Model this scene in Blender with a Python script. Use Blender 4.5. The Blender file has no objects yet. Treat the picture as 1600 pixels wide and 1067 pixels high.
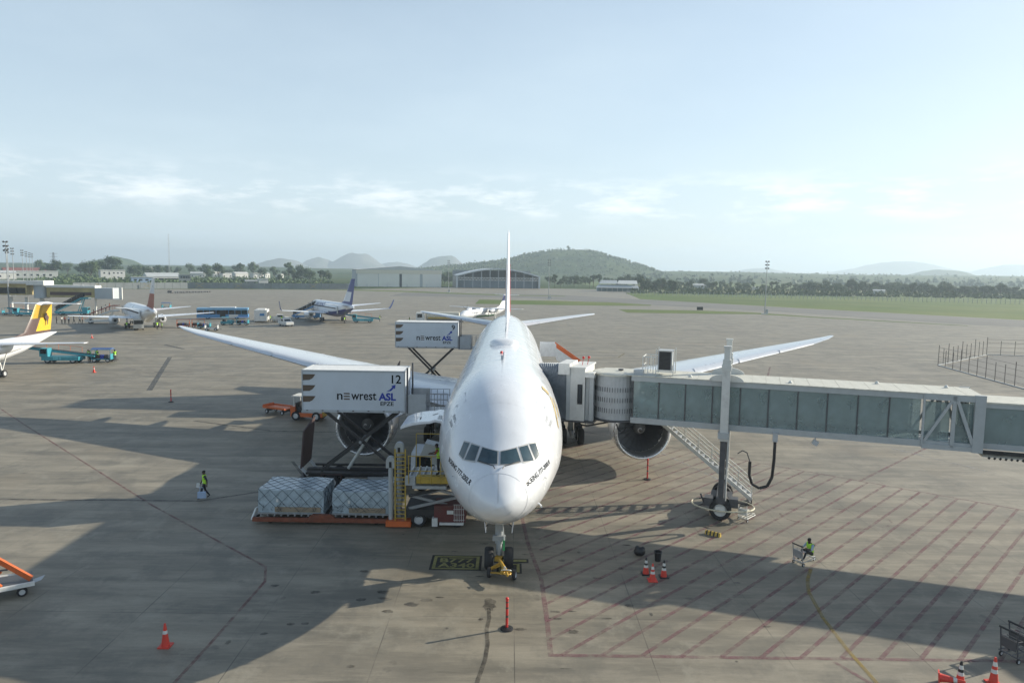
import bpy, bmesh, math, random
from mathutils import Vector, Matrix
R = math.radians
random.seed(7)
sc = bpy.context.scene
col = sc.collection

# ------------------------------------------------------------------ camera
cam_d = bpy.data.cameras.new('camera')
cam = bpy.data.objects.new('camera', cam_d); col.objects.link(cam)
cam_d.sensor_fit = 'HORIZONTAL'; cam_d.sensor_width = 36.0
cam_d.lens = 36.0 * 1117.0 / 1600.0
cam_d.clip_start = 0.1; cam_d.clip_end = 60000
PITCH, YAW, ROLL = R(5.74), R(0.156), R(0.859)
fw = Vector((math.sin(YAW)*math.cos(PITCH), math.cos(YAW)*math.cos(PITCH), -math.sin(PITCH)))
rt = Vector((math.cos(YAW), -math.sin(YAW), 0)); up = rt.cross(fw)
rt2 = rt*math.cos(ROLL) + up*math.sin(ROLL); up2 = up*math.cos(ROLL) - rt*math.sin(ROLL)
cam.matrix_world = Matrix(((rt2.x, up2.x, -fw.x, 0.374), (rt2.y, up2.y, -fw.y, -26.47), (rt2.z, up2.z, -fw.z, 13.99), (0, 0, 0, 1)))
sc.camera = cam

# ------------------------------------------------------------------ sky and sun
SUN = Vector((2.33, 0.89, 1.0)).normalized()          # direction to the sun
SUN_EL = math.asin(SUN.z); SUN_AZ = math.atan2(SUN.x, SUN.y)
w = bpy.data.worlds.new('World'); sc.world = w; w.use_nodes = True
nt = w.node_tree; nt.nodes.clear()
def N(t, **k):
    n = nt.nodes.new(t)
    for a, b in k.items(): setattr(n, a, b)
    return n
L = nt.links.new
out = N('ShaderNodeOutputWorld'); bg = N('ShaderNodeBackground')
sky = N('ShaderNodeTexSky', sky_type='NISHITA', sun_disc=False, sun_elevation=SUN_EL, sun_rotation=SUN_AZ)
sky.altitude = 300; sky.air_density = 1.0; sky.dust_density = 0.9; sky.ozone_density = 1.1
tc = N('ShaderNodeTexCoord'); sep = N('ShaderNodeSeparateXYZ'); L(tc.outputs['Generated'], sep.inputs[0])
# thin high cloud: noise on the direction flattened to a ceiling plane
def M(op, a, b=None, clamp=False):
    n = N('ShaderNodeMath', operation=op, use_clamp=clamp)
    for i, v in enumerate((a, b)):
        if v is None: continue
        if isinstance(v, (int, float)): n.inputs[i].default_value = v
        else: L(v, n.inputs[i])
    return n.outputs[0]
zc = M('MAXIMUM', sep.outputs[2], 0.0)
den = M('ADD', zc, 0.10)
cv = N('ShaderNodeCombineXYZ'); L(M('DIVIDE', sep.outputs[0], den), cv.inputs[0]); L(M('DIVIDE', sep.outputs[1], den), cv.inputs[1])
n1 = N('ShaderNodeTexNoise'); n1.inputs['Scale'].default_value = 0.55; n1.inputs['Detail'].default_value = 7; n1.inputs['Roughness'].default_value = 0.55
L(cv.outputs[0], n1.inputs['Vector'])
r1 = N('ShaderNodeValToRGB'); r1.color_ramp.elements[0].position = 0.42; r1.color_ramp.elements[1].position = 0.75
L(n1.outputs[0], r1.inputs[0])
veil = M('ADD', M('MULTIPLY', r1.outputs[0], 0.22), M('MULTIPLY', M('POWER', M('SUBTRACT', 1.0, zc), 1.7), 0.80), True)
# small cumulus heads low over the horizon
cv2 = N('ShaderNodeCombineXYZ'); at2 = M('ARCTAN2', sep.outputs[0], sep.outputs[1])
L(M('MULTIPLY', at2, 7.5), cv2.inputs[0]); L(M('MULTIPLY', sep.outputs[2], 30.0), cv2.inputs[1])
n2 = N('ShaderNodeTexNoise'); n2.inputs['Scale'].default_value = 1.25; n2.inputs['Detail'].default_value = 8; n2.inputs['Roughness'].default_value = 0.62
L(cv2.outputs[0], n2.inputs['Vector'])
r2 = N('ShaderNodeValToRGB'); r2.color_ramp.elements[0].position = 0.47; r2.color_ramp.elements[1].position = 0.64
L(n2.outputs[0], r2.inputs[0])
b1 = N('ShaderNodeMapRange'); b1.interpolation_type = 'SMOOTHSTEP'; L(sep.outputs[2], b1.inputs[0])
b1.inputs[1].default_value = 0.055; b1.inputs[2].default_value = 0.085; b1.inputs[3].default_value = 0; b1.inputs[4].default_value = 1
b2 = N('ShaderNodeMapRange'); b2.interpolation_type = 'SMOOTHSTEP'; L(sep.outputs[2], b2.inputs[0])
b2.inputs[1].default_value = 0.09; b2.inputs[2].default_value = 0.145; b2.inputs[3].default_value = 1; b2.inputs[4].default_value = 0
cum = M('MULTIPLY', M('MULTIPLY', r2.outputs[0], M('MULTIPLY', b1.outputs[0], b2.outputs[0])), 0.62)
mx1 = N('ShaderNodeMix', data_type='RGBA'); L(veil, mx1.inputs['Factor']); L(sky.outputs[0], mx1.inputs['A'])
mx1.inputs['B'].default_value = (5.2, 6.22, 6.85, 1)
mx2 = N('ShaderNodeMix', data_type='RGBA'); L(cum, mx2.inputs['Factor']); L(mx1.outputs['Result'], mx2.inputs['A'])
mx2.inputs['B'].default_value = (8.6, 8.9, 9.0, 1)
L(mx2.outputs['Result'], bg.inputs['Color']); bg.inputs['Strength'].default_value = 0.102
L(bg.outputs[0], out.inputs[0])
sun_d = bpy.data.lights.new('sun', 'SUN'); sun = bpy.data.objects.new('sun', sun_d); col.objects.link(sun)
sun_d.energy = 5.0; sun_d.angle = R(0.5); sun_d.color = (1.0, 0.92, 0.77)
sun.rotation_euler = (-SUN).to_track_quat('-Z', 'Y').to_euler(); sun.location = (60, 20, 60)
sc.view_settings.view_transform = 'Standard'; sc.view_settings.look = 'None'
sc.view_settings.exposure = 0.58; sc.view_settings.gamma = 1.0; sc.view_settings.use_curve_mapping = False
sc.cycles.use_denoising = True
sc.cycles.max_bounces = 6; sc.cycles.transparent_max_bounces = 24; sc.cycles.volume_bounces = 0
sc.cycles.caustics_reflective = False; sc.cycles.caustics_refractive = False

# ------------------------------------------------------------------ materials
MATS = {}
def mat(name, c, rough=0.6, metal=0.0, var=0.10, scale=3.0, bump=0.0, coat=0.0, dirt=0.0, spec=0.5):
    if name in MATS: return MATS[name]
    m = bpy.data.materials.new(name); m.use_nodes = True; MATS[name] = m
    t = m.node_tree; b = t.nodes['Principled BSDF']
    b.inputs['Roughness'].default_value = rough; b.inputs['Metallic'].default_value = metal
    b.inputs['Specular IOR Level'].default_value = spec
    b.inputs['Coat Weight'].default_value = coat; b.inputs['Coat Roughness'].default_value = 0.06
    co = t.nodes.new('ShaderNodeTexCoord')
    nz = t.nodes.new('ShaderNodeTexNoise'); nz.inputs['Scale'].default_value = scale; nz.inputs['Detail'].default_value = 6
    nz.inputs['Roughness'].default_value = 0.6
    t.links.new(co.outputs['Object'], nz.inputs['Vector'])
    mr = t.nodes.new('ShaderNodeMapRange'); t.links.new(nz.outputs[0], mr.inputs[0])
    mr.inputs[1].default_value = 0.3; mr.inputs[2].default_value = 0.7
    mx = t.nodes.new('ShaderNodeMix'); mx.data_type = 'RGBA'
    t.links.new(mr.outputs[0], mx.inputs['Factor'])
    mx.inputs['A'].default_value = (*[max(0, v*(1-var)) for v in c[:3]], 1)
    mx.inputs['B'].default_value = (*[min(1, v*(1+var)) for v in c[:3]], 1)
    src = mx.outputs['Result']
    if dirt > 0:
        n2 = t.nodes.new('ShaderNodeTexNoise'); n2.inputs['Scale'].default_value = scale*0.7; n2.inputs['Detail'].default_value = 9
        n2.inputs['Roughness'].default_value = 0.7
        t.links.new(co.outputs['Object'], n2.inputs['Vector'])
        m2 = t.nodes.new('ShaderNodeMapRange'); t.links.new(n2.outputs[0], m2.inputs[0])
        m2.inputs[1].default_value = 0.5; m2.inputs[2].default_value = 0.75; m2.inputs[4].default_value = dirt
        x2 = t.nodes.new('ShaderNodeMix'); x2.data_type = 'RGBA'
        t.links.new(m2.outputs[0], x2.inputs['Factor']); t.links.new(src, x2.inputs['A'])
        x2.inputs['B'].default_value = (0.09, 0.075, 0.06, 1); src = x2.outputs['Result']
    t.links.new(src, b.inputs['Base Color'])
    rr = t.nodes.new('ShaderNodeMapRange'); t.links.new(nz.outputs[0], rr.inputs[0])
    rr.inputs[1].default_value = 0.3; rr.inputs[2].default_value = 0.7
    rr.inputs[3].default_value = max(0.02, rough-0.06); rr.inputs[4].default_value = min(1, rough+0.06)
    t.links.new(rr.outputs[0], b.inputs['Roughness'])
    if bump > 0:
        bp = t.nodes.new('ShaderNodeBump'); bp.inputs['Strength'].default_value = bump; bp.inputs['Distance'].default_value = 0.02
        t.links.new(nz.outputs[0], bp.inputs['Height']); t.links.new(bp.outputs[0], b.inputs['Normal'])
    return m

# ------------------------------------------------------------------ mesh builder
class MB:
    def __init__(s): s.v = []; s.f = []; s.m = []; s.mi = 0
    def add(s, vs, fs):
        o = len(s.v); s.v += [tuple(p) for p in vs]
        for f in fs: s.f.append(tuple(i+o for i in f)); s.m.append(s.mi)
        return s
    def box(s, c, d, rz=0, ry=0, rx=0):
        h = [x/2 for x in d]
        P = [Vector((sx*h[0], sy*h[1], sz*h[2])) for sz in (-1, 1) for sy in (-1, 1) for sx in (-1, 1)]
        if rz or ry or rx:
            m = Matrix.Rotation(rz, 3, 'Z') @ Matrix.Rotation(ry, 3, 'Y') @ Matrix.Rotation(rx, 3, 'X')
            P = [m @ p for p in P]
        return s.add([p + Vector(c) for p in P], [(0, 2, 3, 1), (4, 5, 7, 6), (0, 1, 5, 4), (2, 6, 7, 3), (0, 4, 6, 2), (1, 3, 7, 5)])
    def bb(s, x0, x1, y0, y1, z0, z1):
        return s.box(((x0+x1)/2, (y0+y1)/2, (z0+z1)/2), (x1-x0, y1-y0, z1-z0))
    def beam(s, a, b, w=0.1, h=None, upv=(0, 0, 1)):
        a, b = Vector(a), Vector(b); d = (b-a)
        if d.length < 1e-6: return s
        d.normalize(); u = Vector(upv)
        if abs(d.dot(u)) > 0.98: u = Vector((0, 1, 0))
        r = d.cross(u).normalized(); u = r.cross(d); h = h or w
        q = [r*(sx*w/2) + u*(sz*h/2) for sx, sz in ((-1, -1), (1, -1), (1, 1), (-1, 1))]
        return s.add([a+p for p in q] + [b+p for p in q], [(3, 2, 1, 0), (4, 5, 6, 7), (0, 1, 5, 4), (1, 2, 6, 5), (2, 3, 7, 6), (3, 0, 4, 7)])
    def cyl(s, a, b, r0, r1=None, n=12, cap=True):
        a, b = Vector(a), Vector(b); r1 = r0 if r1 is None else r1; d = (b-a).normalized()
        u = Vector((0, 0, 1)) if abs(d.z) < 0.9 else Vector((1, 0, 0))
        x = d.cross(u).normalized(); y = d.cross(x)
        vs = []
        for c, r in ((a, r0), (b, r1)):
            vs += [c + x*(r*math.cos(2*math.pi*i/n)) + y*(r*math.sin(2*math.pi*i/n)) for i in range(n)]
        fs = [(i, i+n, (i+1) % n+n, (i+1) % n) for i in range(n)]
        if cap: fs += [tuple(range(n)), tuple(range(2*n-1, n-1, -1))]
        return s.add(vs, fs)
    def tube(s, pts, r, n=6):
        for a, b in zip(pts[:-1], pts[1:]): s.cyl(a, b, r, n=n)
        return s
    def rings(s, rg, cap0=True, cap1=True, closed=True):
        n = len(rg[0]); vs = [p for r in rg for p in r]; fs = []
        for k in range(len(rg)-1):
            for i in range(n if closed else n-1):
                j = (i+1) % n; fs.append((k*n+i, k*n+j, (k+1)*n+j, (k+1)*n+i))
        if cap0: fs.append(tuple(range(n-1, -1, -1)))
        if cap1: fs.append(tuple((len(rg)-1)*n+i for i in range(n)))
        return s.add(vs, fs)
    def lathe(s, prof, o=(0, 0, 0), axis='Y', n=24, cap0=False, cap1=False):
        o = Vector(o); rg = []
        for t, r in prof:
            ring = []
            for i in range(n):
                a = 2*math.pi*i/n; c, q = r*math.cos(a), r*math.sin(a)
                ring.append(o + (Vector((c, t, q)) if axis == 'Y' else Vector((t, c, q)) if axis == 'X' else Vector((c, q, t))))
            rg.append(ring)
        return s.rings(rg, cap0, cap1)
    def ext(s, poly, axis, a, b):
        # polygon of 2-D points extruded along an axis from a to b
        def P(p, t): return (t, p[0], p[1]) if axis == 'X' else (p[0], t, p[1]) if axis == 'Y' else (p[0], p[1], t)
        n = len(poly)
        vs = [P(p, a) for p in poly] + [P(p, b) for p in poly]
        return s.add(vs, [tuple(range(n-1, -1, -1)), tuple(range(n, 2*n))] + [(i, (i+1) % n, (i+1) % n+n, i+n) for i in range(n)])
    def ball(s, c, r, n=10, m=6):
        c = Vector(c); rr = r if isinstance(r, (tuple, list)) else (r, r, r); rg = []
        for k in range(1, m):
            t = math.pi*k/m
            rg.append([c + Vector((rr[0]*math.sin(t)*math.cos(2*math.pi*i/n), rr[1]*math.sin(t)*math.sin(2*math.pi*i/n), -rr[2]*math.cos(t))) for i in range(n)])
        return s.rings(rg)
    def wheel(s, c, r, w, axis='X', n=20):
        # tyre with rounded shoulders and a dished rim; slot 0 rubber, slot 1 rim
        k = s.mi; s.mi = 0
        pr = [(-w/2, r*0.58), (-w/2, r*0.86), (-w*0.36, r*0.97), (0, r), (w*0.36, r*0.97), (w/2, r*0.86), (w/2, r*0.58)]
        s.lathe(pr, c, axis, n); s.mi = 1
        s.lathe([(-w*0.30, 0.02), (-w*0.34, r*0.3), (-w*0.30, r*0.5), (-w*0.5, r*0.58)], c, axis, n, cap0=True)
        s.lathe([(w*0.30, 0.02), (w*0.34, r*0.3), (w*0.30, r*0.5), (w*0.5, r*0.58)], c, axis, n, cap0=True)
        s.mi = k; return s
    def mesh(s, name, mats, smooth=False, angle=40):
        me = bpy.data.meshes.new(name); me.from_pydata(s.v, [], s.f)
        if not isinstance(mats, (list, tuple)): mats = [mats]
        for m in mats: me.materials.append(m)
        if len(mats) > 1: me.polygons.foreach_set('material_index', [min(k, len(mats)-1) for k in s.m])
        bm = bmesh.new(); bm.from_mesh(me); bmesh.ops.recalc_face_normals(bm, faces=bm.faces); bm.to_mesh(me); bm.free()
        if smooth:
            me.polygons.foreach_set('use_smooth', [True]*len(me.polygons))
            me.set_sharp_from_angle(angle=R(angle))
        me.update(); return me
    def build(s, name, mats, parent=None, smooth=False, angle=40, loc=None, label=None):
        o = bpy.data.objects.new(name, s.mesh(name, mats, smooth, angle)); col.objects.link(o)
        if parent: o.parent = parent
        if loc: o.location = loc
        if label: o['label'] = label
        return o
def tag(o, label, cat, group=None):
    o['label'] = label; o['category'] = cat
    if group: o['group'] = group
    return o
def thing(name, label, cat, loc=(0, 0, 0), rz=0, group=None, scale=None):
    o = bpy.data.objects.new(name, None); col.objects.link(o); o.empty_display_size = 0.2
    o.location = loc; o.rotation_euler = (0, 0, rz)
    if scale: o.scale = (scale,)*3
    return tag(o, label, cat, group)
def struct(o): o['kind'] = 'structure'; return o
def stuff(o): o['kind'] = 'stuff'; return o
def inst(name, me, parent=None, loc=(0, 0, 0), rot=(0, 0, 0), scale=None):
    o = bpy.data.objects.new(name, me); col.objects.link(o)
    if parent: o.parent = parent
    o.location = loc; o.rotation_euler = rot
    if scale: o.scale = scale if isinstance(scale, (tuple, list)) else (scale,)*3
    return o
def dup(o, loc=None, rz=None, label=None, parent=None, group=None, scale=None):
    c = o.copy(); col.objects.link(c); c.parent = parent
    if loc is not None: c.location = loc
    if rz is not None: c.rotation_euler = (0, 0, rz)
    if label: c['label'] = label
    if group: c['group'] = group
    if scale: c.scale = (scale,)*3
    for ch in list(o.children): dup(ch, parent=c)
    return c
def text_geo(txt, size, bold=0.0):
    cu = bpy.data.curves.new('lettering', 'FONT'); cu.body = txt; cu.size = size; cu.offset = bold
    cu.resolution_u = 3
    o = bpy.data.objects.new('lettering', cu); col.objects.link(o)
    dg = bpy.context.evaluated_depsgraph_get(); dg.update()
    me = bpy.data.meshes.new_from_object(o.evaluated_get(dg))
    vs = [v.co.copy() for v in me.vertices]; fs = [tuple(p.vertices) for p in me.polygons]
    bpy.data.objects.remove(o); bpy.data.curves.remove(cu); bpy.data.meshes.remove(me)
    return vs, fs
def lettering(name, txt, size, mapf, m, parent, bold=0.0, width=None):
    # flat print laid on a surface: mapf turns (u, v) into a 3-D point
    vs, fs = text_geo(txt, size, bold)
    if width:
        x0 = min(v.x for v in vs); x1 = max(v.x for v in vs); k = width/(x1-x0)
        vs = [Vector(((v.x-x0)*k, v.y, 0)) for v in vs]
    b = MB(); b.add([mapf(v.x, v.y) for v in vs], fs)
    me = bpy.data.meshes.new(name); me.from_pydata(b.v, [], b.f); me.materials.append(m)
    o = bpy.data.objects.new(name, me); col.objects.link(o)
    if parent: o.parent = parent
    return o
def lerp(a, b, t): return a+(b-a)*t
def interp(x, xs, ys):
    if x <= xs[0]: return ys[0]
    for i in range(len(xs)-1):
        if x <= xs[i+1]:
            t = (x-xs[i])/(xs[i+1]-xs[i]); return lerp(ys[i], ys[i+1], t)
    return ys[-1]
def smooth_interp(x, xs, ys):
    # monotone cubic through the points
    n = len(xs)
    if x <= xs[0]: return ys[0]
    if x >= xs[-1]: return ys[-1]
    d = [(ys[i+1]-ys[i])/(xs[i+1]-xs[i]) for i in range(n-1)]
    m = [d[0]] + [0 if d[i-1]*d[i] <= 0 else 2*d[i-1]*d[i]/(d[i-1]+d[i]) for i in range(1, n-1)] + [d[-1]]
    for i in range(n-1):
        if x <= xs[i+1]:
            h = xs[i+1]-xs[i]; t = (x-xs[i])/h
            return ((1+2*t)*(1-t)**2*ys[i] + t*(1-t)**2*h*m[i] + t*t*(3-2*t)*ys[i+1] + t*t*(t-1)*h*m[i+1])

WHITE = mat('white_paint', (0.78, 0.79, 0.80), 0.28, coat=0.4, var=0.03, scale=0.6)
RUBBER = mat('tyre_rubber', (0.022, 0.022, 0.024), 0.8, var=0.3, scale=8)
STEEL = mat('grey_steel', (0.36, 0.37, 0.38), 0.45, 0.6, var=0.15)
GREY = mat('grey_paint', (0.42, 0.44, 0.45), 0.5, var=0.08, dirt=0.15)
DGREY = mat('dark_grey_metal', (0.07, 0.072, 0.078), 0.5, var=0.25, dirt=0.2)
BLACK = mat('black_plastic', (0.012, 0.012, 0.014), 0.5, var=0.2)
YELLOW = mat('yellow_paint', (0.48, 0.33, 0.05), 0.55, var=0.15, dirt=0.55)
ORANGE = mat('orange_paint', (0.60, 0.13, 0.03), 0.5, var=0.12, dirt=0.3)
RED = mat('red_plastic', (0.55, 0.03, 0.025), 0.5, var=0.15, dirt=0.12)
TURQ = mat('turquoise_paint', (0.045, 0.27, 0.34), 0.45, var=0.1, dirt=0.25)
BLUE = mat('blue_paint', (0.06, 0.22, 0.45), 0.4, var=0.1, dirt=0.15)
HIVIS = mat('hi_vis_fabric', (0.46, 0.82, 0.06), 0.75, var=0.12, scale=9)
SILVER = mat('reflective_tape', (0.62, 0.63, 0.60), 0.4, var=0.08)
RIM = mat('wheel_rim', (0.55, 0.56, 0.57), 0.4, 0.4, var=0.12)
WGLASS = mat('window_glass', (0.015, 0.02, 0.024), 0.06, var=0.2, spec=0.8)
OFFWHITE = mat('aged_white_paint', (0.66, 0.66, 0.63), 0.5, var=0.06, dirt=0.25)
# ------------------------------------------------------------------ ground
def ground_mat(name, kind):
    m = bpy.data.materials.new(name); m.use_nodes = True; t = m.node_tree; b = t.nodes['Principled BSDF']
    nn = t.nodes.new; lk = t.links.new
    g = nn('ShaderNodeNewGeometry')
    def noise(scale, det=6, rough=0.6, sx=1, sy=1, off=0, rz=0):
        mp = nn('ShaderNodeMapping'); lk(g.outputs['Position'], mp.inputs[0])
        mp.inputs['Scale'].default_value = (sx, sy, 1); mp.inputs['Location'].default_value = (off, off*0.7, 0); mp.inputs['Rotation'].default_value = (0, 0, rz)
        n = nn('ShaderNodeTexNoise'); n.inputs['Scale'].default_value = scale; n.inputs['Detail'].default_value = det; n.inputs['Roughness'].default_value = rough
        lk(mp.outputs[0], n.inputs['Vector']); return n.outputs[0]
    def rng(x, a, b_, c=0, d=1):
        n = nn('ShaderNodeMapRange'); lk(x, n.inputs[0]); n.inputs[1].default_value = a; n.inputs[2].default_value = b_
        n.inputs[3].default_value = c; n.inputs[4].default_value = d; return n.outputs[0]
    def mix(f, a, c):
        n = nn('ShaderNodeMix'); n.data_type = 'RGBA'
        if isinstance(f, float): n.inputs['Factor'].default_value = f
        else: lk(f, n.inputs['Factor'])
        for s, v in (('A', a), ('B', c)):
            if isinstance(v, tuple): n.inputs[s].default_value = (*v, 1)
            else: lk(v, n.inputs[s])
        return n.outputs['Result']
    def mth(op, a, c=None):
        n = nn('ShaderNodeMath'); n.operation = op
        for i, v in enumerate((a, c)):
            if v is None: continue
            if isinstance(v, (int, float)): n.inputs[i].default_value = v
            else: lk(v, n.inputs[i])
        return n.outputs[0]
    if kind == 'concrete':
        c = mix(rng(noise(0.035, 5), 0.3, 0.7), (0.186, 0.164, 0.121), (0.261, 0.230, 0.175))
        # slab to slab tone
        sp = nn('ShaderNodeSeparateXYZ'); lk(g.outputs['Position'], sp.inputs[0])
        ux = mth('DIVIDE', mth('SUBTRACT', sp.outputs[0], 0.7), 5.0); uy = mth('DIVIDE', mth('SUBTRACT', sp.outputs[1], 1.2), 6.0)
        cb = nn('ShaderNodeCombineXYZ'); lk(mth('FLOOR', ux), cb.inputs[0]); lk(mth('FLOOR', uy), cb.inputs[1])
        wn = nn('ShaderNodeTexWhiteNoise'); wn.noise_dimensions = '2D'; lk(cb.outputs[0], wn.inputs['Vector'])
        c = mix(rng(wn.outputs['Value'], 0, 1, 0.0, 0.30), c, (0.150, 0.136, 0.105))
        # sweeping and tyre streaks, long and low
        st = rng(noise(0.9, 8, 0.68, 0.12, 1.0, 3.1, 0.06), 0.42, 0.66, 0, 0.75); c = mix(st, c, (0.106, 0.097, 0.075))
        st = rng(noise(0.5, 9, 0.7, 0.2, 1.0, 9.7, -0.25), 0.46, 0.66, 0, 0.75); c = mix(st, c, (0.349, 0.307, 0.232))
        st = rng(noise(2.3, 8, 0.7, 0.15, 1.0, 1.7, 0.45), 0.50, 0.70, 0, 0.4); c = mix(st, c, (0.373, 0.330, 0.252))
        # blotches, oil and rubber
        p1 = rng(noise(0.33, 9, 0.72, 1, 0.8, 41), 0.50, 0.60, 0, 0.45); c = mix(p1, c, (0.106, 0.100, 0.081))
        p2 = rng(noise(0.42, 9, 0.75, 1, 0.7, 63), 0.55, 0.63, 0, 0.50); c = mix(p2, c, (0.303, 0.277, 0.216))
        bl = rng(noise(0.16, 7, 0.6, 1, 1, 17), 0.54, 0.72, 0, 0.5); c = mix(bl, c, (0.108, 0.098, 0.078))
        oil = rng(noise(0.75, 4, 0.5, 1, 1, 31), 0.69, 0.76, 0, 0.6); c = mix(oil, c, (0.055, 0.048, 0.039))
        wt = rng(noise(0.11, 5, 0.55, 1, 1, 55), 0.56, 0.72, 0, 0.30); c = mix(wt, c, (0.272, 0.211, 0.129))
        fine = rng(noise(14, 4, 0.7), 0.3, 0.7, 0.0, 0.22); c = mix(fine, c, (0.108, 0.098, 0.081))
        # joints
        jx = mth('MULTIPLY', mth('ABSOLUTE', mth('SUBTRACT', mth('FRACT', ux), 0.5)), 1.0); jy = mth('ABSOLUTE', mth('SUBTRACT', mth('FRACT', uy), 0.5))
        jl = mth('MAXIMUM', mth('GREATER_THAN', jx, 0.4965), mth('GREATER_THAN', jy, 0.4972))
        jn = rng(noise(0.4, 3, 0.5, 1, 1, 71), 0.36, 0.62, 0.05, 0.75)
        c = mix(mth('MULTIPLY', jl, jn), c, (0.055, 0.048, 0.039))
        lk(c, b.inputs['Base Color']); b.inputs['Roughness'].default_value = 0.62; b.inputs['Specular IOR Level'].default_value = 0.5
        bp = nn('ShaderNodeBump'); bp.inputs['Strength'].default_value = 0.25; bp.inputs['Distance'].default_value = 0.01
        lk(noise(6, 6, 0.7), bp.inputs['Height']); lk(bp.outputs[0], b.inputs['Normal'])
    elif kind == 'asphalt':
        c = mix(rng(noise(0.04, 6, 0.6, 0.3, 1.0), 0.3, 0.7), (0.12, 0.117, 0.108), (0.17, 0.165, 0.15))
        c = mix(rng(noise(0.3, 7, 0.7, 0.15, 1.0, 7), 0.5, 0.72, 0, 0.5), c, (0.10, 0.10, 0.10))
        lk(c, b.inputs['Base Color']); b.inputs['Roughness'].default_value = 0.85
    elif kind == 'grass':
        c = mix(rng(noise(0.02, 7, 0.65), 0.35, 0.65), (0.075, 0.125, 0.030), (0.14, 0.17, 0.055))
        c = mix(rng(noise(0.16, 7, 0.7, 0.4, 1, 5), 0.45, 0.7, 0, 0.7), c, (0.14, 0.15, 0.055))
        c = mix(rng(noise(0.006, 5, 0.6, 1, 1, 90), 0.5, 0.66, 0, 0.6), c, (0.04, 0.075, 0.022))
        lk(c, b.inputs['Base Color']); b.inputs['Roughness'].default_value = 0.95; b.inputs['Specular IOR Level'].default_value = 0.15
    elif kind == 'land':
        c = mix(rng(noise(0.0035, 8, 0.65), 0.35, 0.65), (0.036, 0.070, 0.018), (0.085, 0.105, 0.034))
        c = mix(rng(noise(0.02, 8, 0.7, 0.5, 1, 15), 0.46, 0.62, 0, 0.85), c, (0.026, 0.05, 0.017))
        c = mix(rng(noise(0.012, 5, 0.6, 1, 1, 40), 0.62, 0.7, 0, 0.5), c, (0.2, 0.15, 0.09))
        lk(c, b.inputs['Base Color']); b.inputs['Roughness'].default_value = 0.95; b.inputs['Specular IOR Level'].default_value = 0.1
    elif kind == 'rock':
        c = mix(rng(noise(0.004, 9, 0.7), 0.35, 0.65), (0.10, 0.10, 0.085), (0.20, 0.19, 0.17))
        c = mix(rng(noise(0.006, 8, 0.7, 1, 1, 33), 0.45, 0.6, 0, 0.8), c, (0.05, 0.075, 0.03))
        lk(c, b.inputs['Base Color']); b.inputs['Roughness'].default_value = 0.95
    return m
CONC = ground_mat('weathered_concrete', 'concrete'); ASPH = ground_mat('taxiway_asphalt', 'asphalt')
GRASS = ground_mat('mown_grass', 'grass'); LAND = ground_mat('savanna_land', 'land'); ROCK = ground_mat('granite_hill', 'rock')
def sheet(name, poly, z, m):
    b = MB(); b.add([(x, y, z) for x, y in poly], [tuple(range(len(poly)))])
    me = bpy.data.meshes.new(name); me.from_pydata(b.v, [], b.f); me.materials.append(m)
    o = bpy.data.objects.new(name, me); col.objects.link(o); return struct(o)
sheet('ground', [(-30000, -300), (30000, -300), (30000, 40000), (-30000, 40000)], -0.06, LAND)
apron = sheet('apron', [(-420, -120), (420, -120), (420, 60), (260, 170), (160, 300), (118, 480), (60, 520), (-40, 520), (-97, 438), (-118, 420), (-190, 394), (-222, 366), (-300, 300), (-420, 180)], 0.0, CONC)
# taxiway beyond the apron edge and its grass margins
sheet('taxiway', [(-60, 330), (10, 330), (66, 268), (100, 235), (135, 180), (420, 10), (420, 62), (167, 206), (120, 262), (66, 334), (20, 392), (-60, 380)], 0.006, ASPH)
sheet('grass_field', [(66, 336), (120, 265), (168, 208), (420, 66), (900, 66), (900, 900), (60, 900), (80, 600), (120, 480), (75, 440)], 0.012, GRASS)
def strip(name, top, bot, m=GRASS, z=0.014): return sheet(name, top + bot[::-1], z, m)
strip('grass_strip', [(40, 236), (70, 237), (87, 229), (100, 209), (131, 177)], [(40, 216), (66, 216), (85, 219), (97, 205), (130, 175.5)])
strip('grass_strip', [(-14, 302), (20, 302), (46, 294), (60, 276)], [(-14, 262), (20, 262), (40, 263), (58, 268)])
strip('grass_strip', [(-100, 424), (-60, 410), (-35, 392), (-5, 372), (30, 366)], [(-100, 408), (-62, 392), (-38, 376), (-8, 360), (30, 358)])
strip('grass_strip', [(-222, 364), (-190, 392), (-118, 417), (-100, 423)], [(-222, 357), (-190, 385), (-118, 408), (-100, 408)])

# painted lines: worn paint that lets the concrete through
def paint(name, c, wear=0.5):
    m = bpy.data.materials.new(name); m.use_nodes = True; t = m.node_tree; b = t.nodes['Principled BSDF']
    nn = t.nodes.new; lk = t.links.new; g = nn('ShaderNodeNewGeometry')
    n = nn('ShaderNodeTexNoise'); n.inputs['Scale'].default_value = 1.4; n.inputs['Detail'].default_value = 9; n.inputs['Roughness'].default_value = 0.72
    lk(g.outputs['Position'], n.inputs['Vector'])
    r = nn('ShaderNodeMapRange'); lk(n.outputs[0], r.inputs[0]); r.inputs[1].default_value = 0.36; r.inputs[2].default_value = 0.64
    r.inputs[3].default_value = 1.0-wear*0.5; r.inputs[4].default_value = 1.0-wear*1.5
    tr = nn('ShaderNodeBsdfTransparent'); ms = nn('ShaderNodeMixShader'); lk(r.outputs[0], ms.inputs[0]); lk(tr.outputs[0], ms.inputs[1]); lk(b.outputs[0], ms.inputs[2])
    b.inputs['Base Color'].default_value = (*c, 1); b.inputs['Roughness'].default_value = 0.75
    lk(ms.outputs[0], t.nodes['Material Output'].inputs[0]); return m
P_RED = paint('worn_red_paint', (0.21, 0.09, 0.105), 0.66); P_RED2 = paint('red_line_paint', (0.20, 0.06, 0.065), 0.66)
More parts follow.
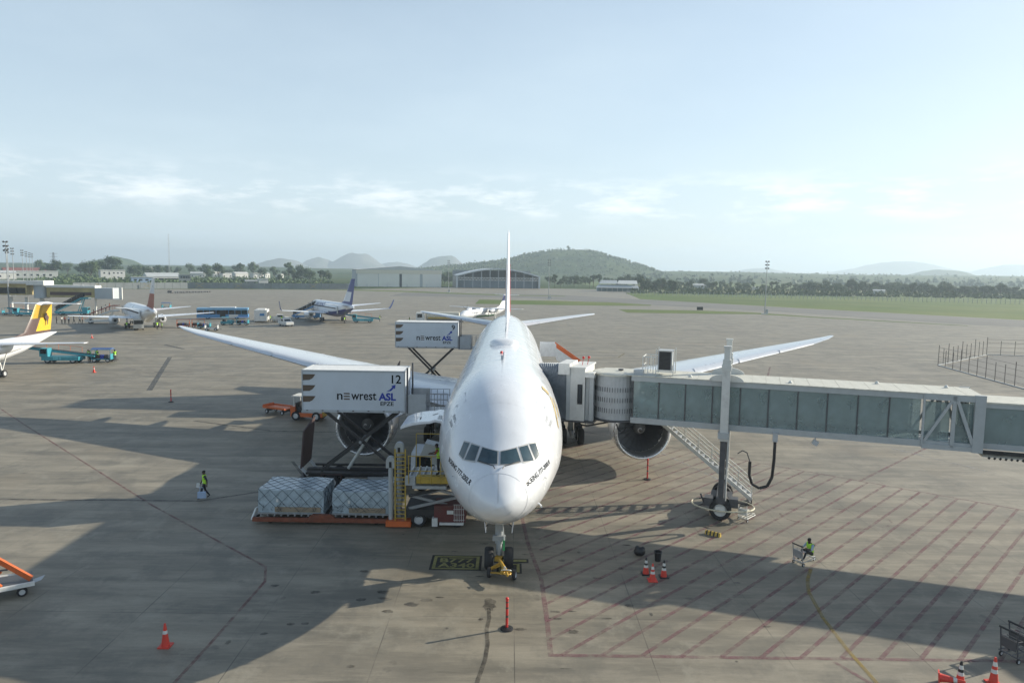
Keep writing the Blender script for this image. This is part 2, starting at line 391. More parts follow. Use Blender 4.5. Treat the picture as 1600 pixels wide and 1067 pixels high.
P_YEL = paint('worn_yellow_paint', (0.28, 0.20, 0.05), 0.5); P_WHT = paint('worn_white_paint', (0.32, 0.33, 0.33), 0.8)
P_BLK = paint('black_marking_paint', (0.025, 0.025, 0.025), 0.2); P_TAR = paint('tar_patch', (0.07, 0.08, 0.088), 0.5)
P_YB = paint('yellow_sign_paint', (0.32, 0.30, 0.11), 0.3)
P_OIL = paint('oil_stain', (0.035, 0.03, 0.025), 0.62); P_RUB = paint('rubber_mark', (0.05, 0.05, 0.05), 0.6)
def line(name, pts, wd, m, z=0.006, parent=None):
    b = MB(); L_, R_ = [], []
    for i, p in enumerate(pts):
        a = Vector(pts[max(0, i-1)]); c = Vector(pts[min(len(pts)-1, i+1)]); d = (c-a).normalized(); nrm = Vector((-d.y, d.x))
        q = Vector(p); L_.append((*(q+nrm*wd/2), z)); R_.append((*(q-nrm*wd/2), z))
    n = len(pts); b.add(L_+R_, [(i, i+1, n+i+1, n+i) for i in range(n-1)])
    me = bpy.data.meshes.new(name); me.from_pydata(b.v, [], b.f); me.materials.append(m)
    o = bpy.data.objects.new(name, me); col.objects.link(o); o.parent = parent or apron; return o
# red hatched keep-clear zone for the boarding bridge
def clip_line(c):
    # points (x, x+c) inside the zone
    pts = []
    x = -40.0
    while x < 70:
        y = x+c
        if x > 2.0 and y > -1.62 and y < 29.3-0.79*(x-14.0) and y < 31: pts.append(x)
        x += 0.1
    return pts
for k in range(-26, 22):
    c = -5.48 + k*1.46
    xs = clip_line(c)
    if len(xs) > 8: line('painted_stripe', [(xs[0], xs[0]+c), (xs[-1], xs[-1]+c)], 0.17, P_RED)
line('painted_line', [(1.1, 14.5), (1.45, 9.0), (1.95, 4.8), (2.03, 1.0), (2.03, -1.72)], 0.2, P_RED, 0.008)
line('painted_line', [(2.13, -1.62), (50, -1.55)], 0.2, P_RED, 0.008)
line('painted_line', [(2.0, 38.8), (14, 29.3), (31.3, 15.6), (49, 1.6)], 0.15, P_RED, 0.008)
line('painted_line', [(12.3, -1.8), (14.2, -5.5)], 0.17, P_RED, 0.008)
line('painted_line', [(-62, 54.5), (-41.2, 34.1), (-20.25, 14.0), (-10.9, 5.75), (-10.4, 4.2), (-10.6, -1.0), (-11.0, -8)], 0.13, P_RED2, 0.008)
line('painted_line', [(24.5, 21.2), (33.5, 29.8), (46, 41)], 0.2, P_RED, 0.008)
line('painted_line', [(14.9, 6.4), (14.25, 5.2), (13.75, 3.9), (13.35, 1.5), (13.2, -1.0), (13.2, -7)], 0.16, P_YEL, 0.010)
line('painted_line', [(33.2, 64), (39.5, 80)], 0.25, P_RED, 0.008)
ov = [(19.3+3.0*math.cos(a)*1.0+1.6*math.sin(a)*0.2, 13.6+1.7*math.sin(a)-0.35*3.0*math.cos(a)*0.4) for a in [2*math.pi*i/28 for i in range(29)]]
line('painted_line', ov, 0.13, paint('ghost_red_paint', (0.17, 0.075, 0.08), 0.95), 0.009)
# stand number box and stop bars
def rect(name, x0, x1, y0, y1, m, z):
    o = sheet(name, [(x0, y0), (x1, y0), (x1, y1), (x0, y1)], z, m); del o['kind']; o.parent = apron; return o
rect('sign_panel', -3.27, -0.83, 5.66, 7.42, P_BLK, 0.006)
for a in ((-3.15, -0.95, 5.78, 5.92), (-3.15, -0.95, 7.16, 7.30), (-3.15, -3.0, 5.92, 7.16), (-1.10, -0.95, 5.92, 7.16)): rect('sign_border', *a, P_YB, 0.010)
lettering('painted_lettering', 'B777', 0.72, lambda u, v: (-2.84+u, 6.58+v*0.92, 0.011), P_YB, apron, 0.02, 1.62)
lettering('painted_lettering', 'A340', 0.72, lambda u, v: (-2.90+u, 6.00+v*0.92, 0.011), P_YB, apron, 0.02, 1.74)
rect('sign_panel', -0.62, 1.42, 6.60, 7.08, P_BLK, 0.006); rect('stop_bar', -0.5, 1.32, 6.74, 6.98, P_YB, 0.010)
rect('sign_panel', -0.1, 1.08, 5.4, 6.56, P_BLK, 0.0065)
for a in ((0.0, 0.98, 5.52, 5.66), (0.84, 0.98, 5.66, 6.36), (0.0, 0.14, 5.66, 6.36), (0.0, 0.98, 6.36, 6.48)): rect('sign_border', *a, P_YB, 0.010)
# service road and old markings further out
line('tar_strip', [(-39.7, 52.2), (-51.2, 81.3)], 0.6, P_TAR, 0.008); line('tar_strip', [(-46, 66), (-40, 67)], 0.4, P_TAR, 0.009)
line('painted_line', [(-52, 52), (-47, 59), (-40, 66), (-30, 71), (10, 82)], 0.25, P_WHT, 0.009)
line('painted_line', [(15.5, 18.5), (13.5, 24.5), (11, 31)], 0.22, P_WHT, 0.009); line('painted_line', [(13.8, 24.2), (20, 24.6)], 0.1, P_WHT, 0.0092)
line('painted_line', [(31.5, 30.5), (35, 24)], 0.3, P_WHT, 0.009)
line('painted_line', [(-150, 100), (-70, 96), (-20, 104), (60, 118)], 0.18, P_YEL, 0.009)
line('painted_line', [(5, 84), (18, 89), (20, 95), (12, 98)], 0.25, P_YEL, 0.009)
line('tar_strip', [(-60, 98), (-54, 92)], 0.6, P_TAR, 0.009)
line('tyre_mark', [(-15.2, 24), (-13.4, 20.5), (-14.2, 17.5), (-18, 15), (-30, 14.8), (-60, 15.6)], 0.22, P_RUB, 0.0095)
line('tyre_mark', [(-28, 37), (-20, 33.5), (-10, 33.2)], 0.28, P_RUB, 0.0095)
line('oil_stain', [(-0.35, 1.95), (-0.3, 1.1), (-0.38, 0.2), (-0.3, -0.9), (-0.36, -2.0), (-0.55, -3.2), (-0.7, -4.5)], 0.16, P_OIL, 0.0095)
def blotch(x, y, rx, ry, m, seed, z=0.0098):
    rd = random.Random(seed); b = MB(); n = 18; pts = []
    for i in range(n):
        a = 2*math.pi*i/n; k = 0.7+0.5*rd.random(); pts.append((x+rx*k*math.cos(a), y+ry*k*math.sin(a), z))
    b.add(pts, [tuple(range(n))]); me = bpy.data.meshes.new('oil_stain'); me.from_pydata(b.v, [], b.f); me.materials.append(m)
    o = bpy.data.objects.new('oil_stain', me); col.objects.link(o); o.parent = apron
blotch(-0.33, 2.3, 0.28, 0.6, P_OIL, 1); blotch(-3.6, 2.2, 0.3, 0.18, P_RUB, 2); blotch(-3.0, 2.6, 0.28, 0.16, P_RUB, 3)
for i in range(44):
    rd = random.Random(100+i); blotch(rd.gauss(-1, 6), rd.gauss(3, 4.5), rd.uniform(.05, .26), rd.uniform(.04, .16), P_OIL if i % 3 else P_RUB, 200+i, 0.0099+i*1e-5)
# ------------------------------------------------------------------ the wide-body airliner
FY = [0, .12, .35, .7, 1.2, 2, 2.6, 3.2, 4, 5, 6, 7.5, 9, 11, 42, 46, 50, 54, 58, 61, 63]
FT = [4.95, 5.25, 5.52, 5.82, 6.13, 6.54, 6.94, 7.37, 7.86, 8.32, 8.62, 8.86, 8.97, 9.0, 9.0, 9.0, 8.98, 8.88, 8.6, 8.25, 7.9]
FB = [4.95, 4.66, 4.40, 4.14, 3.88, 3.57, 3.39, 3.25, 3.10, 2.97, 2.88, 2.83, 2.8, 2.8, 2.8, 2.95, 3.5, 4.45, 5.6, 6.6, 7.35]
FH = [0, .36, .66, .96, 1.28, 1.66, 1.90, 2.12, 2.36, 2.60, 2.83, 2.98, 3.06, 3.1, 3.1, 3.02, 2.75, 2.3, 1.65, .95, .28]
def fsec(y):
    return (smooth_interp(y, FY, FT), smooth_interp(y, FY, FB), smooth_interp(y, FY, FH),
            smooth_interp(y, [0, 2, 5, 9, 42, 50, 58, 63], [4.95, 5.1, 5.55, 5.9, 5.9, 6.2, 7.0, 7.6]))
def fpt(y, a, off=0.0):
    # a: angle from the crown, positive to +X
    t, b, hw, zc = fsec(y); h = t-zc if math.cos(a) > 0 else zc-b
    return Vector(((hw+off)*math.sin(a), y, zc+(h+off)*math.cos(a)))
def fx(y, z):
    t, b, hw, zc = fsec(y); h = t-zc if z > zc else zc-b
    return hw*math.sqrt(max(0, 1-((z-zc)/max(h, 1e-4))**2))
def fy(x, z):
    lo, hi = 0.0, 9.0
    for _ in range(30):
        m = (lo+hi)/2; t, b, hw, zc = fsec(m); h = t-zc if z > zc else zc-b
        if (x/max(hw, 1e-5))**2+((z-zc)/max(h, 1e-5))**2 < 1: hi = m
        else: lo = m
    return hi
FUS = mat('airliner_white', (0.68, 0.70, 0.73), 0.24, coat=0.5, var=0.05, scale=0.9, dirt=0.05)
BELLY = mat('airliner_grey', (0.50, 0.52, 0.54), 0.32, coat=0.3, var=0.05, scale=0.5)
LIP = mat('polished_inlet_lip', (0.78, 0.79, 0.80), 0.25, 0.7, var=0.05)
GOLD = mat('gold_lettering', (0.50, 0.36, 0.12), 0.35, 0.3, var=0.08)
SEAM = mat('panel_seam', (0.52, 0.53, 0.55), 0.5, var=0.1)
INK = mat('black_lettering', (0.010, 0.010, 0.012), 0.95, var=0.1, spec=0.1)
GINK = mat('grey_lettering', (0.30, 0.31, 0.33), 0.5, var=0.1)
CGLASS = mat('cockpit_glass', (0.035, 0.065, 0.078), 0.05, var=0.35, scale=1.2, spec=0.9)
TRED = mat('tail_red', (0.55, 0.03, 0.05), 0.3, coat=0.4, var=0.04)
TGREEN = mat('tail_green', (0.02, 0.22, 0.08), 0.3, coat=0.4, var=0.04)
FANM = mat('fan_blade_metal', (0.14, 0.145, 0.16), 0.35, 0.7, var=0.15)
DUCT = mat('engine_duct', (0.22, 0.22, 0.22), 0.45, 0.2, var=0.1)
GEARM = mat('gear_grey', (0.30, 0.32, 0.33), 0.5, var=0.15, dirt=0.35)
B7 = thing('airliner', 'large white twin-engine airliner parked nose-on, served by catering trucks', 'airliner', (0, 0, 0))
ys = [0.0005, .03, .08, .16, .28, .45, .65, .9]+[1.05+.12*i for i in range(24)]+[3.95, 4.25, 4.6, 5.2, 6, 7, 8, 9.5, 11.5] + [14+4*i for i in range(8)] + [43, 45, 47, 49, 51, 53, 55, 57, 59, 60.5, 61.8, 62.6, 63]
b = MB(); NA = 64
b.rings([[fpt(y, 2*math.pi*i/NA) for i in range(NA)] for y in ys])
fus = b.build('fuselage', FUS, B7, True, 60)
# wing to body fairing under the belly
b = MB(); rg = []
for y, hw, zt, zb in ((20, .6, 3.4, 2.95), (22, 2.2, 3.9, 2.45), (25, 3.2, 4.4, 2.2), (30, 3.5, 4.6, 2.1), (35, 3.3, 4.4, 2.2), (38, 2.3, 3.9, 2.5), (40.5, .7, 3.4, 2.9)):
    rg.append([Vector((hw*math.copysign(abs(math.cos(a))**.7, math.cos(a)), y, (zt+zb)/2+(zt-zb)/2*math.sin(a))) for a in [2*math.pi*i/24 for i in range(24)]])
b.rings(rg).build('belly_fairing', BELLY, B7, True)
def strip_on(pts, wd, m, name, parent, off=0.006):
    # thin line painted on the skin; pts are (y, angle)
    P = [fpt(y, a, off) for y, a in pts]; b = MB()
    for i in range(len(P)-1):
        d = (P[i+1]-P[i]).normalized(); y = (pts[i][0]+pts[i+1][0])/2; a = (pts[i][1]+pts[i+1][1])/2
        nrm = (fpt(y, a, 1.0)-fpt(y, a, 0)).normalized(); s = d.cross(nrm).normalized()*wd/2
        b.add([P[i]-s, P[i]+s, P[i+1]+s, P[i+1]-s], [(0, 1, 2, 3)])
    return b.build(name, m, parent)
# radome seam and centre lightning strip
strip_on([(0.98+0.02*math.cos(a), a) for a in [math.pi*2*i/48 for i in range(49)]], 0.02, SEAM, 'radome_seam', fus)
strip_on([(0.06+0.05*i, 0.0) for i in range(19)], 0.035, SEAM, 'lightning_strip', fus)
strip_on([(0.30, 2.0), (0.27, 2.3), (0.25, 2.6)], 0.03, SILVER, 'lightning_strip', fus)
for y in (4.6, 11.2, 17.5, 24.0): strip_on([(y, -1.7+3.4*i/24) for i in range(25)], 0.012, SEAM, 'skin_seam', fus, 0.003)
strip_on([(4.6+i*1.5, 0.0) for i in range(30)], 0.012, SEAM, 'skin_seam', fus, 0.003)
# cockpit windows: outline corners as (x, z) on the nose, mirrored
PANES = [[(-0.69, 6.68), (-0.07, 6.60), (-0.07, 6.25), (-0.88, 6.24)], [(-1.16, 6.715), (-0.82, 6.69), (-0.985, 6.235), (-1.42, 6.17)], [(-1.50, 6.72), (-1.25, 6.73), (-1.49, 6.17), (-1.68, 6.27)]]
def pane_mesh(c, grow, off):
    cx = sum(p[0] for p in c)/4; cz = sum(p[1] for p in c)/4
    q = []
    for p in c:
        d = Vector((p[0]-cx, p[1]-cz)); q.append((p[0]+d.x/d.length*grow, p[1]+d.y/d.length*grow))
    n = 5; vs = []
    for i in range(n+1):
        for j in range(n+1):
            u, v = i/n, j/n
            x = lerp(lerp(q[0][0], q[1][0], u), lerp(q[3][0], q[2][0], u), v); z = lerp(lerp(q[0][1], q[1][1], u), lerp(q[3][1], q[2][1], u), v)
            y = fy(x, z); e = 0.02
            nx = Vector((fy(x+e, z)-fy(x-e, z), -2*e, 0)); nz = Vector((0, 0, 0))
            g = Vector(((fy(x+e, z)-fy(x-e, z))/(2*e), -1, (fy(x, z+e)-fy(x, z-e))/(2*e))).normalized()
            vs.append(Vector((x, y, z))+g*off)
    return vs, [(i*(n+1)+j, i*(n+1)+j+1, (i+1)*(n+1)+j+1, (i+1)*(n+1)+j) for i in range(n) for j in range(n)]
WFRAME = mat('window_surround', (0.42, 0.42, 0.41), 0.4, var=0.08)
for sx in (1, -1):
    for c in PANES:
        cc = [(p[0]*sx, p[1]) for p in c]
        b = MB(); b.add(*pane_mesh(cc, 0.055, 0.010)); fr = b.build('window_frame', WFRAME, B7, True)
        b = MB(); b.add(*pane_mesh(cc, 0.0, 0.022)); b.build('window', CGLASS, fr, True)
    b = MB(); pts = [(-0.16, 6.13), (-0.22, 6.20), (-0.55, 6.24), (-0.82, 6.26)]
    P = [Vector((sx*x, fy(sx*x, z)-0.05, z+0.03)) for x, z in pts]; b.tube(P, 0.018); b.build('wiper', BLACK, B7)
# name lettering along both cheeks
def cheek(s, y0, dirn):
    def f(u, v):
        y = y0+dirn*u; z = 5.47+0.135*(y-1.18)+v*0.82; return Vector((s*(fx(y, z)+0.010), y-0.006, z))
    return f
lettering('lettering', 'BOEING 777-200LR', 0.32, cheek(1, 1.16, 1), INK, fus, 0.004, 2.30)
lettering('lettering', 'BOEING 777-200LR', 0.32, cheek(-1, 3.55, -1), INK, fus, 0.004, 2.40)
# gold lettering strokes high on the side, small grey marks and a dotted ring by the doors
b = MB()
for pts, wd in (([(8.9, .78), (8.3, .80)], .50), ([(8.5, .92), (7.6, 1.02), (6.7, 1.12), (6.2, 1.22)], .20), ([(9.2, 1.0), (8.4, 1.12), (7.6, 1.2)], .16)):
    P = [fpt(y, a, .008) for y, a in pts]
    for i in range(len(P)-1):
        d = (P[i+1]-P[i]).normalized(); nrm = Vector((P[i].x, 0, P[i].z-5.9)).normalized(); s = d.cross(nrm)*wd/2
        b.add([P[i]-s, P[i]+s, P[i+1]+s, P[i+1]-s], [(0, 1, 2, 3)])
b.build('gold_stroke', GOLD, fus)
for s in (-1, 1):
    b = MB()
    for ring in range(1, 8):
        for k in range(8+5*ring):
            a = 2*math.pi*k/(8+5*ring); y = 4.55+0.085*ring*math.cos(a); th = s*(1.12+0.032*ring*math.sin(a))
            if (ring*7+k*3) % 5 == 0: continue
            c = fpt(y, th, .006); t1 = Vector((0, 1, 0)); t2 = (fpt(y, th+.01)-fpt(y, th)).normalized()
            b.add([c-t1*.012-t2*.012, c+t1*.012-t2*.012, c+t1*.012+t2*.012, c-t1*.012+t2*.012], [(0, 1, 2, 3)])
    stuff(b.build('dotted_emblem', GINK, fus))
    def bk(u, v, s=s): return fpt(4.95+(-s)*0*u+u*(1 if s > 0 else -1)+(0 if s > 0 else .5), s*(0.93-v/3.0), .008)
    lettering('lettering', 'EXPO', 0.24, bk, GINK, fus, 0.004, 0.62)
    def bk2(u, v, s=s): return fpt(4.95+u*(1 if s > 0 else -1)+(0 if s > 0 else .5), s*(1.03-v/3.0), .008)
    lettering('lettering', '2020', 0.24, bk2, GINK, fus, 0.004, 0.62)
    # door outlines
    for y0, y1 in ((5.7, 6.8), (16.9, 18.0), (33.5, 34.5)):
        if s > 0 and y0 > 10 and y0 < 20: continue
        strip_on([(y0, s*.62), (y0, s*1.0), (y0, s*1.4), (y0, s*1.72), (y1, s*1.72), (y1, s*1.4), (y1, s*1.0), (y1, s*.62), (y0, s*.62)], 0.03, SEAM, 'door_outline', fus)
    strip_on([(5.85, s*0.80), (6.05, s*0.80), (6.05, s*1.02)], 0.05, GINK, 'door_mark', fus)
# crown fittings
b = MB(); rg = []
for y, hw, h in ((20.6, .25, .05), (20.9, .8, .34), (21.4, 1.0, .46), (22.4, .95, .42), (23.4, .6, .2), (24.0, .15, .03)):
    rg.append([Vector((hw*math.cos(a), y, 8.9+h*max(0, math.sin(a))**.6 if math.sin(a) > 0 else 8.85)) for a in [2*math.pi*i/20 for i in range(20)]])
b.rings(rg).build('antenna_dome', WHITE, B7, True)
b = MB(); b.ball((-.12, 16.2, 9.02), (.10, .16, .11)); b.build('beacon', RED, B7, True)
b = MB()
for y in (12.9, 14.6, 31.0, 33.5, 38.0): b.ext([(y, 9.0), (y+.35, 9.0), (y+.3, 9.22), (y+.16, 9.22)], 'X', -.03 if y > 13 else -.12, .03 if y > 13 else .02)
b.build('blade_antenna', GREY, B7)
b = MB(); b.tube([(1.62, 1.85, 4.55), (1.72, 1.75, 4.5), (1.74, 1.5, 4.52)], .035); b.build('probe', WHITE, B7)
for s in (-1, 1):
    b = MB(); y, z = 2.6, 5.4; x = fx(y, z); b.tube([(s*x, y, z), (s*(x+.07), y-.02, z), (s*(x+.07), y-.16, z)], .012); b.build('pitot_probe', STEEL, B7)
# wings, tailplane and fin
def airfoil(n=9):
    up_, lo_ = [], []
    for i in range(n+1):
        t = (1-math.cos(math.pi*i/n))/2; th = 2.6*(0.2969*math.sqrt(t)-0.126*t-0.3516*t*t+0.2843*t**3-0.1036*t**4)
        up_.append((t, th*1.9)); lo_.append((t, -th*1.35))
    return up_+lo_[-2:0:-1]
AF = airfoil()
def surf(sections, s=1, vertical=False):
    rg = []
    for x, yl, ch, z, th in sections:
        rg.append([Vector((th*k, yl+t*ch, x)) if vertical else Vector((s*x, yl+t*ch, z+th*k)) for t, k in AF])
    return MB().rings(rg)
WS = [(2.4, 22.4, 13.8, 4.15, 1.7), (6, 25.0, 11.6, 4.5, 1.4), (9.6, 27.6, 9.8, 4.95, 1.1), (15, 31.4, 7.8, 5.6, .80), (20, 35.0, 6.2, 6.2, .60), (25, 38.4, 4.6, 6.8, .45), (29.5, 41.3, 3.0, 7.4, .30), (31.5, 43.0, 1.7, 7.72, .17), (32.5, 44.2, .7, 7.9, .08)]
WING = mat('wing_skin', (0.60, 0.63, 0.66), 0.30, 0.15, coat=0.3, var=0.04, scale=0.4)
SLAT = mat('bare_metal_edge', (0.66, 0.68, 0.71), 0.4, 0.25, var=0.04)
for s in (-1, 1):
    wg = surf(WS, s).build('wing', WING, B7, True, 50)
    # leading edge slats in five spans
    for i0, i1 in ((3.4, 8.0), (11.0, 15.5), (15.7, 20.2), (20.4, 24.9), (25.1, 29.3)):
        rg = []
        for k in range(5):
            x = lerp(i0, i1, k/4); yl = interp(x, [q[0] for q in WS], [q[1] for q in WS]); ch = interp(x, [q[0] for q in WS], [q[2] for q in WS]); z = interp(x, [q[0] for q in WS], [q[3] for q in WS]); th = interp(x, [q[0] for q in WS], [q[4] for q in WS])
            h = [i for i in range(len(AF)) if AF[i][0] < 0.13]
            up_i = [i for i in h if i <= 9]; lo_i = [i for i in h if i > 9]
            rg.append([Vector((s*x, yl+AF[i][0]*ch-0.05, z+th*AF[i][1]*1.02+(.02 if AF[i][1] > 0 else -.02))) for i in lo_i+up_i])
        MB().rings(rg, False, False, closed=False).build('slat', SLAT, wg, True, 60)
    for x in (5.5, 13.0, 17.5, 22.0):
        b = MB(); yl = interp(x, [q[0] for q in WS], [q[1]+q[2] for q in WS]); z = interp(x, [q[0] for q in WS], [q[3] for q in WS])
        b.lathe([(-3.2, .05), (-2.2, .26), (-.6, .30), (.8, .2), (1.8, .03)], (s*x, yl, z-.32), 'Y', 10, True, True); b.build('flap_fairing', WING, wg, True)
    # tailplane
    surf([(.6, 52.6, 8.2, 7.55, .85), (4, 55.6, 6.2, 7.9, .6), (8, 59.0, 3.9, 8.35, .4), (10.4, 61.1, 2.5, 8.6, .24), (10.8, 61.9, 1.5, 8.64, .12)], s).build('tailplane', WING, B7, True, 50)
    # engine
    EC = Vector((s*9.61, 21.8, 2.97))
    en = bpy.data.objects.new('engine', None); col.objects.link(en); en.parent = B7; en.location = EC
    b = MB(); b.lathe([(.32, 1.72), (.12, 1.70), (.02, 1.76), (0, 1.82), (.04, 1.90), (.16, 1.965), (.38, 2.0)], n=48); b.build('inlet_lip', LIP, en, True)
    b = MB(); b.lathe([(.38, 2.0), (1.0, 2.05), (1.9, 2.07), (3.2, 2.0), (4.6, 1.78), (5.2, 1.66), (5.2, 1.55)], n=48); b.build('nacelle', FUS, en, True)
    b = MB(); b.lathe([(.32, 1.72), (.8, 1.74), (1.45, 1.72)], n=40); b.build('intake_duct', DUCT, en, True)
    b = MB(); b.lathe([(1.75, 1.72), (1.75, .1)], n=32, cap1=True); b.build('fan_disc', BLACK, en)
    b = MB(); b.lathe([(.75, .01), (.85, .10), (1.05, .25), (1.3, .38), (1.55, .47)], n=24, cap0=True); sp = b.build('spinner', DUCT, en, True)
    b = MB(); P = []
    for k in range(20):
        a = k/19*math.pi*1.75+1.0; rr = 0.07+0.20*k/19; t = interp(rr, [.01, .10, .25, .38], [.75, .85, 1.05, 1.3]); P.append((a, rr, t))
    for (a0, r0, t0), (a1, r1, t1) in zip(P[:-1], P[1:]):
        w0 = .05; q = []
        for a, rr in ((a0, r0), (a0, r0+w0), (a1, r1+w0), (a1, r1)):
            t = interp(rr, [.01, .10, .25, .38], [.75, .85, 1.05, 1.3])-.012; q.append((rr*math.cos(a), t, rr*math.sin(a)))
        b.add(q, [(0, 1, 2, 3)])
    b.build('spiral_mark', WHITE, sp)
    bl = MB(); rg = []
    for rr, tw, ch in ((.42, .95, .34), (.8, .75, .42), (1.2, .5, .50), (1.55, .32, .48), (1.70, .25, .42)):
        d = Vector((math.cos(tw), math.sin(tw), 0)); c = Vector((0.10*math.sin(rr*2), 1.52, rr)); nn_ = Vector((-d.y, d.x, 0))*.02
        rg.append([c-d*ch/2, c+nn_, c+d*ch/2, c-nn_])
    bl.rings(rg); blm = bl.mesh('fan_blade', FANM, True)
    for k in range(22): inst('fan_blade', blm, en, (0, 0, 0), (0, 2*math.pi*k/22, 0))
    b = MB(); b.lathe([(5.0, 1.2), (6.0, 1.0), (7.0, .72), (7.05, .6)], n=24); b.build('core_nozzle', DGREY, en, True)
    b = MB(); b.ext([(2.2, 1.95), (9.5, 2.2), (11, 1.4), (6.5, 1.0), (4.5, 1.5)], 'X', -.22, .22); b.build('pylon', FUS, en)
    b = MB(); b.add([(-s*2.0, 1.3, .55), (-s*2.75, 1.5, .95), (-s*2.75, 2.5, .95), (-s*2.0, 2.7, .55), (-s*2.0, 1.3, .50), (-s*2.75, 1.5, .91), (-s*2.75, 2.5, .91), (-s*2.0, 2.7, .50)], [(0, 1, 2, 3), (7, 6, 5, 4), (0, 4, 5, 1), (1, 5, 6, 2), (2, 6, 7, 3), (3, 7, 4, 0)]); b.build('strake', FUS, en)
    # main gear: six wheels each side
    mg = bpy.data.objects.new('main_gear', None); col.objects.link(mg); mg.parent = B7; mg.location = (s*5.5, 31.8, 0)
    b = MB(); b.cyl((0, 0, .75), (0, 0, 4.4), .22); b.cyl((0, -1.6, .70), (0, 1.6, .70), .16); b.beam((0, 0, 2.2), (-s*1.6, .2, 4.2), .16); b.beam((0, 0, 1.6), (0, -1.9, 4.0), .14); b.build('strut', GEARM, mg, True)
    wm = MB().wheel((0, 0, 0), .66, .5).mesh('wheel', [RUBBER, RIM], True)
    for yy in (-1.46, 0, 1.46):
        for xx in (-.7, .7): inst('wheel', wm, mg, (xx, yy, .66))
    b = MB(); b.box((s*1.15, 0, 2.6), (.06, 2.2, 2.2)); b.build('gear_door', FUS, mg)
FS = [(8.2, 47.5, 13.5, 0, .75), (9.4, 49.5, 11.2, 0, .72), (12, 52.1, 9.2, 0, .60), (15.5, 55.5, 6.8, 0, .45), (18.2, 58.1, 5.0, 0, .30), (18.6, 58.9, 4.0, 0, .12)]
fin = surf(FS, 1, True).build('fin', FUS, B7, True, 50)
for s in (-1, 1):
    def finpt(z, t, s=s):
        yl = interp(z, [q[0] for q in FS], [q[1] for q in FS]); ch = interp(z, [q[0] for q in FS], [q[2] for q in FS]); th = interp(z, [q[0] for q in FS], [q[4] for q in FS])
        k = interp(t, [a[0] for a in AF[:10]], [a[1] for a in AF[:10]]) if s > 0 else -interp(t, [a[0] for a in AF[:10]], [a[1]*1.35/1.9 for a in AF[:10]])
        return Vector((th*k*1.02+s*.012, yl+t*ch, z))
    for (z0, z1, t0, t1, m, nm) in ((9.4, 14.6, .008, .42, TRED, 'red_band'), (9.5, 18.0, .44, .60, TGREEN, 'green_band'), (9.5, 18.0, .80, .97, INK, 'black_band')):
        b = MB(); n = 8; vs = [finpt(lerp(z0, z1, i/n), lerp(t0, t1, j/3)+.05*math.sin(i*.9)*(nm != 'red_band')*0.3) for i in range(n+1) for j in range(4)]
        b.add(vs, [(i*4+j, i*4+j+1, (i+1)*4+j+1, (i+1)*4+j) for i in range(n) for j in range(3)]); b.build(nm, m, fin, True)
# nose gear
ng = bpy.data.objects.new('nose_gear', None); col.objects.link(ng); ng.parent = B7; ng.location = (0, 5.9, 0)
b = MB(); b.cyl((0, 0, .5), (0, .1, 3.2), .13); b.cyl((0, .03, 1.25), (0, .08, 2.3), .19); b.cyl((-.4, 0, .55), (.4, 0, .55), .09); b.beam((0, .1, 1.9), (0, 1.6, 3.0), .12)
b.beam((0, -.2, .75), (0, -.3, 1.25), .12, .05); b.beam((0, -.3, 1.25), (0, -.1, 1.6), .12, .05); b.box((0, -.12, 1.55), (.6, .2, .24)); b.box((0, -.16, 2.15), (.34, .12, .5)); b.build('strut', GEARM, ng, True)
wm = MB().wheel((0, 0, 0), .53, .42).mesh('wheel', [RUBBER, RIM], True)
for x in (-.46, .46): inst('wheel', wm, ng, (x, 0, .53))
for s in (-1, 1):
    b = MB(); b.box((s*.62, -.5, 2.62), (.04, 2.0, .62), ry=s*.12); b.build('gear_door', FUS, ng)
    b = MB(); b.beam((s*.62, -1.3, 2.5), (s*.25, -1.3, 2.85), .04); b.beam((s*.62, -1.3, 2.75), (s*.62, -1.3, 2.2), .05); b.build('door_brace', DGREY, ng)
b = MB(); b.tube([(.12, -.2, 2.7), (.18, -.26, 2.1), (.22, -.25, 1.7), (.24, -.3, 1.5)], .025); b.build('hydraulic_hose', SILVER, ng)
b = MB(); b.box((.22, -.27, 1.25), (.10, .02, .5)); b.build('streamer_tag', mat('green_tag', (.05, .35, .12), .6), ng)
# open forward cargo door, hinged high on the aircraft's starboard side
b = MB(); rg = []
for i in range(11):
    a = -0.20+1.0*i/10; rad = 2.75
    rg.append((-3.02-rad*math.sin(a)*1.02, 6.32+rad*(math.cos(a)-1)*0.62+0.06*i*(1 if i < 4 else .5)))
P0 = [[Vector((x, y, z+o)) for y in (8.6, 11.3)] for o in (0, -.12) for x, z in rg]
n = len(rg); vs = [p for r in P0 for p in r]
fs = [(2*i, 2*i+1, 2*i+3, 2*i+2) for i in range(n-1)]+[(2*(n+i), 2*(n+i)+2, 2*(n+i)+3, 2*(n+i)+1) for i in range(n-1)]
fs += [(2*i, 2*i+2, 2*(n+i)+2, 2*(n+i)) for i in range(n-1)]+[(2*i+1, 2*(n+i)+1, 2*(n+i)+3, 2*i+3) for i in range(n-1)]+[(2*(n-1), 2*n-1, 4*n-1, 4*n-2)]
b.add(vs, fs); cd = b.build('cargo_door', FUS, B7, True, 50)
for k, (i, y, w_, h_) in enumerate(((6, 9.2, .05, .5), (3, 10.1, .3, .12), (6, 9.8, .3, .05))):
    b = MB(); x, z = rg[i]; x2, z2 = rg[i+1]; dx = Vector((x2-x, 0, z2-z)).normalized()
    c = Vector((x, y, z+.012)); b.add([c, c+dx*w_, c+dx*w_+Vector((0, h_, 0)), c+Vector((0, h_, 0))], [(0, 1, 2, 3)]); b.build('door_mark', INK, cd)
b = MB()
